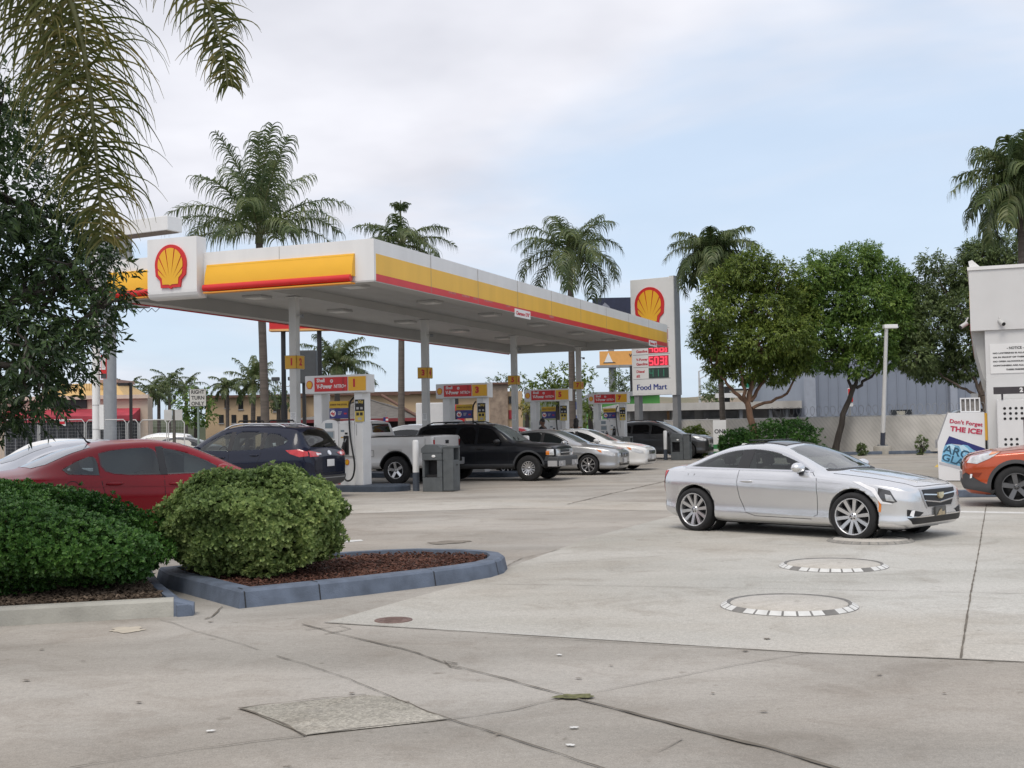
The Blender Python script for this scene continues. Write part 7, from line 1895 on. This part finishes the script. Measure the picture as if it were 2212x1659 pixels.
# --- white box truck
t, o = bthing('box_truck', 'white box truck with red cab parked beyond the pickup', 'truck', 935, 68)
mb = MB(); X0_,X1_,z0,z1 = fx(899,957,870,925,68); mb.box2((X0_-o.x,0,.9),(X1_-o.x,6.5,z1),0,bev=.06); mb.build('cargo_box', WHITE, t)
mb = MB(); X0_,X1_,z0,z1 = fx(957.6,968,874,925,68); mb.box2((X0_-o.x,.2,.6),(X1_-o.x+.9,2.2,z1),0,bev=.15); mb.build('cab', RED, t)
mb = MB(); mb.box2((X1_-o.x-.2,.19,1.9),(X1_-o.x+.5,.198,2.6)); mb.build('window', GLASS, t)
wheel(t, -1.0, -.1+.3, .48, .28, .30, 6, 'wide'); wheel(t, .95, .2, .48, .28, .30, 6, 'wide'); wheel(t, -1.0, 2.1, .48, .28, .30, 6, 'wide'); wheel(t, .95, 2.1, .48, .28, .30, 6, 'wide')
# --- green building
t, o = bthing('green_building', 'bright green and grey shop building behind pump 7', 'building', 1360, 100)
GRN = mat('bright_green_wall', (.16,.52,.12), .7, var=.05); 
mb = MB(); wbox(mb,1292,1425,853,1000,100,14,0,o,0); mb.build('wall', GRN, t)
mb = MB(); wbox(mb,1280,1395,846,856,99.4,15,0,o); wbox(mb,1395.3,1428,842,850,99.4,15,0,o); mb.build('parapet', GREYM, t)
mb = MB(); wbox(mb,1345,1362,858,868,99.9,.1,0,o); wbox(mb,1280,1300,858,925,99.6,2,0,o,0); wbox(mb,1395,1440,893,930,99.7,.3,1,o,0); mb.build('grey_bay', [GREYL, mat('navy_bay',(.02,.02,.04),.6)], t)
for x in (1318,1338,1375,1408):
    mb = MB(); wbox(mb,x-7,x+7,902,925,99.96,.05,0,o,.4); mb.build('window', DKWIN, t)
# --- blue banner
t, o = bthing('blue_banner', 'tall blue feather banner standing right of pump 5', 'banner', 1242, 66)
mb = MB(); wbox(mb,1236,1248,868,928,66,.06,0,o); wbox(mb,1234,1248,926,935,66,.07,1,o); text_mb(mb, 'R', .5, (.05,-.01,2.3), 2, bold=.03); mb.build('cloth', [mat('banner_blue',(.015,.07,.33),.6), YEL, SIGNW], t)
mb = MB(); mb.tube([(.17,0.03,0),(.17,.03,3.0)],.03,6); mb.build('pole', GREYL, t)
# --- concrete building with deep band
t, o = bthing('concrete_building', 'low weathered white concrete building behind the fence', 'building', 1540, 78)
WCON = mat('weathered_white_concrete', (.40,.385,.36), .9, var=.4, scale=1.1, col2=(.60,.585,.55), detail=8, squash=(1,1,.35))
mb = MB(); wbox(mb,1340,1748,885,1000,80.5,10,0,o,0); mb.build('wall', mat('stained_concrete',(.25,.24,.23),.9,var=.5,scale=.9,col2=(.50,.49,.47),detail=8,squash=(1,1,.3)), t)
mb = MB(); wbox(mb,1334,1750,869,885,78,13,0,o); mb.build('roof_band', WCON, t)
for x0, x1 in ((1345,1353),(1357,1361),(1455,1461),(1600,1604),(1664,1668),(1700,1703)):
    mb = MB(); wbox(mb,x0,x1,884.5,1000,78.4,.5,0,o,0); mb.build('column', WCON if x0 % 2 else GREYM, t)
for x0, x1 in ((1362,1400),(1464,1500),(1520,1592),(1672,1698)):
    mb = MB(); wbox(mb,x0,x1,888,912,80.3,.1,0,o,.8); mb.build('shutter', mat('pale_shutter',(.42,.41,.40),.8,var=.35,scale=1.6) if x0 in (1362,1672) else mat('grey_shutter',(.24,.24,.24),.8,var=.4,scale=1.3), t)
mb = MB(); wbox(mb,1441,1446,888,912,80.2,.05,0,o); mb.build('rust_streak', mat('rust_streak',(.40,.24,.13),.8,var=.3,scale=3), t)
# --- metal building
t, o = bthing('metal_building', 'tall blue-grey corrugated metal building behind the street trees', 'warehouse', 1950, 76)
CORR = mat('blue_grey_metal', (.24,.27,.33), .55, var=.06, scale=.6)
mb = MB(); X0_,X1_,z0,z1 = fx(1752,2260,770,1000,76); mb.box2((X0_-o.x,0,0),(X1_-o.x,18,z1)); mb.build('wall', CORR, t)
mb = MB(); k = X0_-o.x
while k < X1_-o.x: mb.box2((k,-.05,0),(k+.07,-.001,z1)); k += .62
mb.build('ribs', CORR, t)['kind'] = 'stuff'
mb = MB(); wbox(mb,1744,1760,770,1000,75.6,.35,0,o,0); mb.build('corner_trim', mat('pale_metal_trim',(.34,.37,.43),.5), t); mb = MB(); wbox(mb,2058,2066,770,1000,75.7,.25,0,o,0); mb.build('downpipe', _MATS['pale_metal_trim'], t)
mb = MB(); wbox(mb,1926,1970,885,903,75.85,.1,0,o); wd = mb.build('window', DKWIN, t)
mb = MB(); wbox(mb,1938,1955,888,903,75.80,.04,0,o); mb.build('pane', mat('pale_board',(.42,.40,.33),.8), wd)
# --- billboard
t, o = bthing('billboard', 'billboard with a small orange panel under a dark board, beyond the canopy corner', 'billboard', 1335, 112)
mb = MB(); wbox(mb,1281,1364,643,684,112,.5,0,o); mb.build('upper_board', mat('navy_board',(.018,.022,.05),.4,var=.2), t)
mb = MB(); X0_,X1_,z0,z1 = fx(1283,1362,648,682,112); W_ = X1_-X0_; H_ = z1-z0
mb.prism([(X0_-o.x+.02*W_,z0+.1*H_),(X0_-o.x+.30*W_,z0+.85*H_),(X0_-o.x+.42*W_,z0+.6*H_),(X0_-o.x+.55*W_,z0+.1*H_)],.01,.03,0,FXZ); mb.build('board_print', mat('grey_print',(.22,.23,.27),.5), t)
mb = MB(); wbox(mb,1296,1392,758,788,111,.4,0,o); wbox(mb,1290,1396,788,793,110.6,1.2,1,o)
Xa,Xb,za,zb_ = fx(1296,1392,758,788,111)
mb.prism([(Xa-o.x+.4,za+.25),(Xa-o.x+1.2,za+.25),(Xa-o.x+.8,za+1.15)],1.01,1.03,2,FXZ); mb.prism([(Xa-o.x+.3,za+.18),(Xa-o.x+1.5,za+.18),(Xa-o.x+1.35,za+.26),(Xa-o.x+.35,za+.26)],1.011,1.032,3,FXZ)
text_mb(mb, 'WITH', .42, (P(1372,768,111).x-o.x,-1.02,P(1372,768,111).z), 3, bold=.02); mb.build('lower_board', [mat('orange_board',(.72,.36,.10),.5), GREYM, SIGNW, mat('ink_dark',(.05,.04,.04),.5)], t)
mb = MB(); a = P(1326,900,111.5); mb.cyl((a.x-o.x,-.1,0),(a.x-o.x,-.1,P(1326,790,111.5).z),.35,n=14); mb.cyl((a.x-o.x,.9,0),(a.x-o.x,.9,P(1326,660,111.5).z),.28,n=14); mb.build('column', GREYM, t)
mb = MB(); wbox(mb,1366,1374,790,1000,104,.5,0,o,0); mb.build('dark_post', BLACK, t)
# --- freeway signs
FWG = mat('freeway_green', (.01,.20,.13), .5, var=.05)
t, o = bthing('freeway_sign', 'wide green freeway sign seen between the street tree trunks', 'road sign', 1670, 118)
mb = MB(); wbox(mb,1606,1716,808,837,118,.2,0,o); text_mb(mb, 'Center', .55, (P(1668,833,118).x-o.x,-.01,P(1668,833,118).z), 1, bold=.02); mb.build('panel', [FWG, SIGNW], t)
mb = MB(); wbox(mb,1560,1790,838,842,118.3,.5,0,o); wbox(mb,1695,1704,842,1000,118.3,.5,0,o,0); mb.build('gantry', mat('gantry_dark',(.03,.035,.04),.6), t)
t, o = bthing('freeway_sign', 'green freeway sign with blue shield and yellow ONLY strip', 'road sign', 1758, 112)
mb = MB(); wbox(mb,1719,1800,804,838,112,.2,0,o); wbox(mb,1728,1788,825,838.5,111.96,.03,1,o); text_mb(mb, 'ONLY', .5, (P(1772,831.5,112).x-o.x,-.06,P(1772,831.5,112).z), 2, bold=.02); text_mb(mb, 'South', .45, (P(1768,816,112).x-o.x,-.01,P(1768,816,112).z), 3, bold=.01)
c = P(1735,816,112); mb.prism([(c.x-o.x-.32,c.z+.25),(c.x-o.x+.32,c.z+.25),(c.x-o.x+.30,c.z-.1),(c.x-o.x,c.z-.40),(c.x-o.x-.30,c.z-.1)],.01,.03,4,FXZ); text_mb(mb, '5', .4, (c.x-o.x,-.035,c.z-.03), 3, bold=.02)
c = P(1740,831.5,112); mb.prism([(c.x-o.x-.2,c.z+.15),(c.x-o.x+.2,c.z+.15),(c.x-o.x-.05,c.z-.22)],.05,.06,2,FXZ)
mb.build('panel', [FWG, YEL, BLACK, SIGNW, mat('shield_blue',(.03,.06,.32),.5)], t)
mb = MB(); wbox(mb,1741,1747,838,1000,112.3,.3,0,o,0); mb.build('post', GREYL, t)
t, o = bthing('purple_sign', 'purple board on a pole half hidden by the tan street tree', 'sign', 1672, 106)
mb = MB(); wbox(mb,1648,1700,796,826,106,.2,0,o); mb.build('panel', mat('purple_panel',(.22,.14,.48),.5), t); mb = MB(); wbox(mb,1685,1690,826,1000,106.1,.2,0,o,0); mb.build('post', BLACK, t)
t, o = bthing('white_banner_sign', 'long thin white sign on a black post behind the palm trunk', 'sign', 1585, 96)
mb = MB(); wbox(mb,1546,1612,849,859,96,.2,0,o); mb.build('panel', SIGNW, t); mb = MB(); wbox(mb,1569,1576,835,1000,96.25,.3,0,o,0); mb.build('post', BLACK, t)
t, o = bthing('red_sign', 'small red and white vertical sign beside the metal building corner', 'sign', 1838, 70)
mb = MB(); wbox(mb,1833,1842,838,878,70,.1,1,o); wbox(mb,1833,1842,840,868,69.95,.04,0,o); mb.build('panel', [RED, SIGNW], t); mb = MB(); wbox(mb,1836,1838,878,1000,70.02,.06,0,o,0); mb.build('post', GREYM, t)
# street lamps
GL = 'far street lamps'
for x, y, Y, lab in ((1512,790,150,'far street lamp with curved arm, taller of the pair right of the price sign'),(1514,806,185,'far street lamp with curved arm, lower of the pair right of the price sign')):
    b_ = at_ground(x, Y); t = thing('street_lamp', lab, 'street lamp', b_, 0, GL); h = P(x, y+12, Y).z
    MB().tube([(0,0,0),(0,0,h)],[.14,.09],8).build('pole', GREYL, t)
    e = P(x+34, y-3, Y)-b_; MB().tube([(0,0,h),(e.x*.4,0,e.z-.5),(e.x*.75,0,e.z-.05),(e.x,0,e.z)],.07,6).build('arm', GREYL, t); MB().box((e.x+.3,0,e.z-.03),(.9,.35,.16),bev=.05).build('lamp_head', GREYL, t)
# hill
mb = MB(); n = 40; vs = []
for i in range(n+1):
    x = 60+260*i/n; h = 10+9*math.sin(i*.12+.4)+1.5*math.sin(i*.7)
    vs += [(x, 620, -1), (x, 640, h*.55), (x, 690, h), (x, 760, -1)]
mb.add(vs, [(4*i+k, 4*i+4+k, 4*i+5+k, 4*i+1+k) for i in range(n) for k in range(3)], 0, True); mb.build('hill', mat('dry_hill',(.24,.19,.15),.95,var=.3,scale=.03,col2=(.14,.14,.08)))['kind'] = 'structure'
mb = MB(); rr = random.Random(9)
vs = []
for i in range(61):
    x = -260+560*i/60; h = 5.5+2*math.sin(i*.5)+rr.uniform(-1,1); vs += [(x, 230, -1), (x, 232, h*.7), (x, 236, h), (x, 246, -1)]
mb.add(vs, [(4*i+k, 4*i+4+k, 4*i+5+k, 4*i+1+k) for i in range(60) for k in range(3)], 0, False); mb.build('distant_treeline', mat('distant_green',(.05,.065,.04),.95,var=.5,scale=.25,col2=(.09,.10,.065),bump=1,bscale=.8))['kind'] = 'structure'

# ================================================================= left: poles and road signs
# white area-light pole with long head above the canopy
b_ = at_ground(208, 36); t = thing('light_pole', 'thick white light pole left of the canopy with a boxy lamp head', 'light pole', b_, 0)
zt_ = P(208,505,36).z
MB().cyl((0,0,0),(0,0,zt_-.02),.115,n=20).build('pole', WHITE, t)
c = P(225,900,36)-b_; zc_ = P(220,901,36).z; mb = MB(); mb.box((.18,-.02,zc_),(.13,.10,.74)); 
mb.build('meter_box', WHITE, t)
mb = MB()
for z in (zc_+.36, zc_-.36): mb.lathe([(.121,z-.012),(.121,z+.012)],20)
mb.build('strap', GREYL, t)
e = P(378,508,34.5)-b_; mb = MB(); ang = math.atan2(e.y, e.x)
T = Matrix.Translation((.0,0,zt_)) @ Matrix.Rotation(ang,4,'Z')
mb.box2((.25,-.30,-.22),(e.xy.length,.30,.20),0,T,.02); mb.box2((.35,-.26,-.235),(e.xy.length-.1,.26,-.222),1,T); mb.box2((-.12,-.06,-.06),(.25,.06,.06),0,T); mb.build('lamp_head', [FASC, mat('brown_lens',(.16,.12,.10),.4)], t)
c0 = P(217,793,36)-b_; mb = MB(); mb.box((.24,-.01,c0.z),(.17,.05,.70),0); mb.box((.24,-.04,c0.z+.12),(.12,.012,.40),1); mb.box((.24,-.045,c0.z+.12),(.075,.012,.30),2); mb.box((.24,-.04,c0.z-.27),(.16,.012,.14),3); mb.build('parking_sign', [RED, SIGNW, GREYL, GREYD], t)
# grey monopole with a board edge
b_ = at_ground(238, 62); t = thing('billboard_pole', 'thick grey steel monopole behind the dark tree, carrying a catwalk', 'billboard pole', b_, 0)
MB().cyl((0,0,0),(0,0,P(238,662,62).z),.33,n=24).build('pole', mat('galvanised_grey',(.30,.315,.33),.55,var=.08), t)
a = P(200,668,62)-b_; c = P(318,660,62)-b_; mb = MB(); mb.box2((a.x,-.4,a.z+.05),(c.x,.5,c.z+.02)); mb.box2((a.x,-.8,a.z+.75),(c.x-.6,-.5,a.z+4)); mb.build('catwalk', GREYM, t)
mb = MB(); 
for k in range(9): mb.tube([(a.x+.4*k,-.45,a.z-.05),(a.x+.4*k+.2,-.45,a.z-.25),(a.x+.4*k+.4,-.45,a.z-.05)],.02,5)
mb.build('cable', BLACK, t)
# RIGHT TURN ONLY
b_ = at_ground(428, 50); t = thing('turn_sign', 'white RIGHT TURN ONLY sign on a green-grey post', 'road sign', b_, 0)
MB().tube([(0,.03,0),(0,.03,P(428,840,50).z)],.045,8).build('post', mat('green_grey_post',(.20,.26,.23),.6), t)
za, zb_ = P(428,878,50).z, P(428,840,50).z; mb = MB(); mb.box2((-.355,-.015,za),(.355,.0,zb_),1); mb.box2((-.335,-.022,za+.02),(.335,-.016,zb_-.02),0)
for i, s_ in enumerate(('RIGHT','TURN','ONLY')): text_mb(mb, s_, .24, (0,-.025,zb_-.13-.24*i), 1, bold=.006, width=.54, height=.16)
mb.build('panel', [mat('old_sign_white',(.50,.50,.47),.6), mat('sign_ink',(.04,.04,.04),.6)], t)
b_ = at_ground(376, 46); t = thing('sign_back', 'pair of blank grey sign backs on a dark post', 'road sign', b_, 0)
MB().box2((-.05,-.05,0),(.05,.05,P(376,885,46).z)).build('post', mat('dark_wood_post',(.09,.085,.075),.8,var=.2), t)
mb = MB(); za, zb_ = P(376,908,46).z, P(376,885,46).z; mb.box2((-.36,-.09,za),(-.06,-.06,zb_)); mb.box2((.06,-.09,za),(.34,-.06,zb_)); mb.build('panel', GREYL, t)
# black shoebox street lamp
b_ = at_ground(283, 52); t = thing('black_lamp', 'slim black lamp post with a square head in front of the awning', 'street lamp', b_, 0); h = P(283,826,52).z
MB().box2((-.055,-.055,0),(.055,.055,h)).build('post', BLACK, t); MB().box2((-.52,-.16,h-.14),(-.06,.16,h-.02)).build('lamp_head', BLACK, t)
# black twin floodlight pole carrying a red sign above
b_ = at_ground(614, 70); t = thing('restaurant_sign', 'black poles with a red sign board showing just under the canopy edge', 'restaurant sign', b_, 0)
zt_ = P(614,716,70).z
MB().cyl((0,0,0),(0,0,P(614,875,70).z),.20,n=12).build('post_sleeve', BLACK, t); MB().cyl((0,0,P(614,876,70).z),(0,0,zt_),.14,n=12).build('post', BLACK, t)
x2 = P(692,900,70).x-b_.x; MB().cyl((x2,0,0),(x2,0,zt_),.14,n=12).build('post', BLACK, t)
xa, xb = P(584,700,70).x-b_.x, P(722,700,70).x-b_.x; mb = MB(); mb.box2((xa,-.35,zt_+.12),(xb,.35,zt_+2.6),0); mb.box2((xa-.02,-.37,zt_),(xb+.02,.37,zt_+.118),1); mb.build('sign_board', [RED, mat('orange_edge',(.75,.42,.16),.5)], t)
for sg in (-1,1):
    mb = MB(); z = P(614,822,70).z; mb.tube([(0,0,z-.35),(sg*.30,0,z-.35),(sg*.42,0,z-.1)],.025,6); mb.box((sg*.48,0,z+.10),(.46,.30,.22),1,0,None,.05); mb.build('floodlight', [GREYL, GREYD], t)
b_ = at_ground(662, 66); t = thing('dark_sign_box', 'dark grey sign box on a black pole behind the first column', 'sign', b_, 0)
za, zb_ = P(668,828,66).z, P(668,757,66).z; MB().box2((-.35,-.3,za),(.62,.3,zb_),0,None,.06).build('box', GREYD, t); MB().box2((-.20,-.10,0),(-.02,.10,za-.002)).build('post', BLACK, t)
# construction fence in front of the awning restaurant
t = thing('chain_link_fence', 'temporary chain-link fence panels in front of the awning restaurant', 'fence', at_ground(180, 56)); o = Vector(t.location)
for x0, x1 in ((-60,82),(86,182),(186,272),(276,298),(302,360),(364,398)):
    pa, pb = P(x0,900,56), P(x1,900,56); zt_ = P((x0+x1)/2,907,56).z
    mb = MB(); a, b_ = pa.x-o.x, pb.x-o.x; mb.tube([(a,0,0),(a,0,zt_-.15),(a+.12,0,zt_),(b_-.12,0,zt_),(b_,0,zt_-.15),(b_,0,0)],.026,6); 
    k = a+.15
    while k < b_-.1: mb.tube([(k,0.0,.05),(k,.0,zt_-.03)],.0022,3); k += .15
    z = .15
    while z < zt_-.05: mb.tube([(a,.006,z),(b_,.006,z)],.0022,3); z += .15
    mb.build('panel', GREYL, t)
mb = MB(); q = P(134,914,55.9)-o; mb.box((q.x,-.05,q.z),(.30,.02,.26),0); mb.box((q.x,-.065,q.z+.02),(.24,.01,.13),1); mb.build('warning_sign', [SIGNW, REDP], t)
# ================================================================= far parked cars (shared shells)
def mini(label, tab, paint, x, Y, heading, s=1.0, glass=None, group='cars parked beyond the station'):
    base = P(x, 900, Y); t = thing('parked_car', label, 'car', (base.x, Y, 0), heading, group); t.scale = (s,)*3
    ar = [(1.36,.33,.37),(-1.34,.33,.37)]
    sh = CarShell(tab, ar, .05); link('body', sh.body_mesh(paint, WELL), t)
    suv = tab is T_SUV; dz = .13 if suv else 0
    for v_ in 'LR':
        sh.part('side_window', chaikin([(.66,.97+dz),(.42,1.13+dz),(.10,1.25+dz*1.3),(-.35,1.32+dz*1.2),(-.85,1.29+dz*1.3),(-1.25,1.18+dz*1.5),(-1.45,1.05+dz),(-1.35,.99+dz)],1), v_, GLASS, t, .005, .12)
    sh.part('windshield','F' if False else [(1.02,0),(.93,.60),(.40,.55),(.2,.5),(.16,0),(.2,-.5),(.40,-.55),(.93,-.60)],'T',GLASSW,t,.005,.12) if False else sh.part('windshield',[(1.02,0),(.93,.60),(.40,.55),(.2,.5),(.16,0),(.2,-.5),(.40,-.55),(.93,-.60)],'T',GLASSW,t,.005,.12)
    sh.part('rear_window',[(-1.05,.0),(-1.08,.47),(-1.6,.52),(-1.75,0),(-1.6,-.52),(-1.08,-.47)] ,'T',GLASSW,t,.005,.12) if not suv else sh.part('rear_window',[(-.52,1.5),(.52,1.5),(.58,1.18),(-.58,1.18)],'B',GLASS,t,.005,.12)
    for q in (.34,): 
        for sg in (1,-1):
            for xx in (1.36,-1.34): wheel(t, xx, sg*.78, .33, .21, .22, 5, 'wide')
    return t
mini('white hatchback low behind the hedge, left of the silver saloon', T_SUV, WH2, 96, 34, R(170), .92)
mini('white SUV seen over the white pickup bed', T_SUV, WH2, 870, 46, HEAD_W, 1.08)
mini('pale saloon peeking between pump 1 and the palm trunk', T_SEDAN, SL2, 815, 50, HEAD_W, 1.10)
mini('white car behind the navy crossover roof', T_SUV, WH2, 690, 52, HEAD_W, 1.12)
mini('white saloon roof over the fence by the warehouse window', T_SEDAN, WH2, 1985, 62, R(160), 1.28)
mini('dark SUV roof over the fence beside the ice freezer', T_SUV, BLK, 2075, 61, R(175), 1.30)
mini('white car in the lot behind the sign back', T_SUV, WH2, 330, 60, R(180), 1.0)
mini('dark saloon in the lot beside that sign back', T_SEDAN, GRP, 372, 58, R(180), 1.0)
mini('dark red car between pumps 3 and 5, roof only', T_SEDAN, RP, 1130, 62, HEAD_E, 1.12)
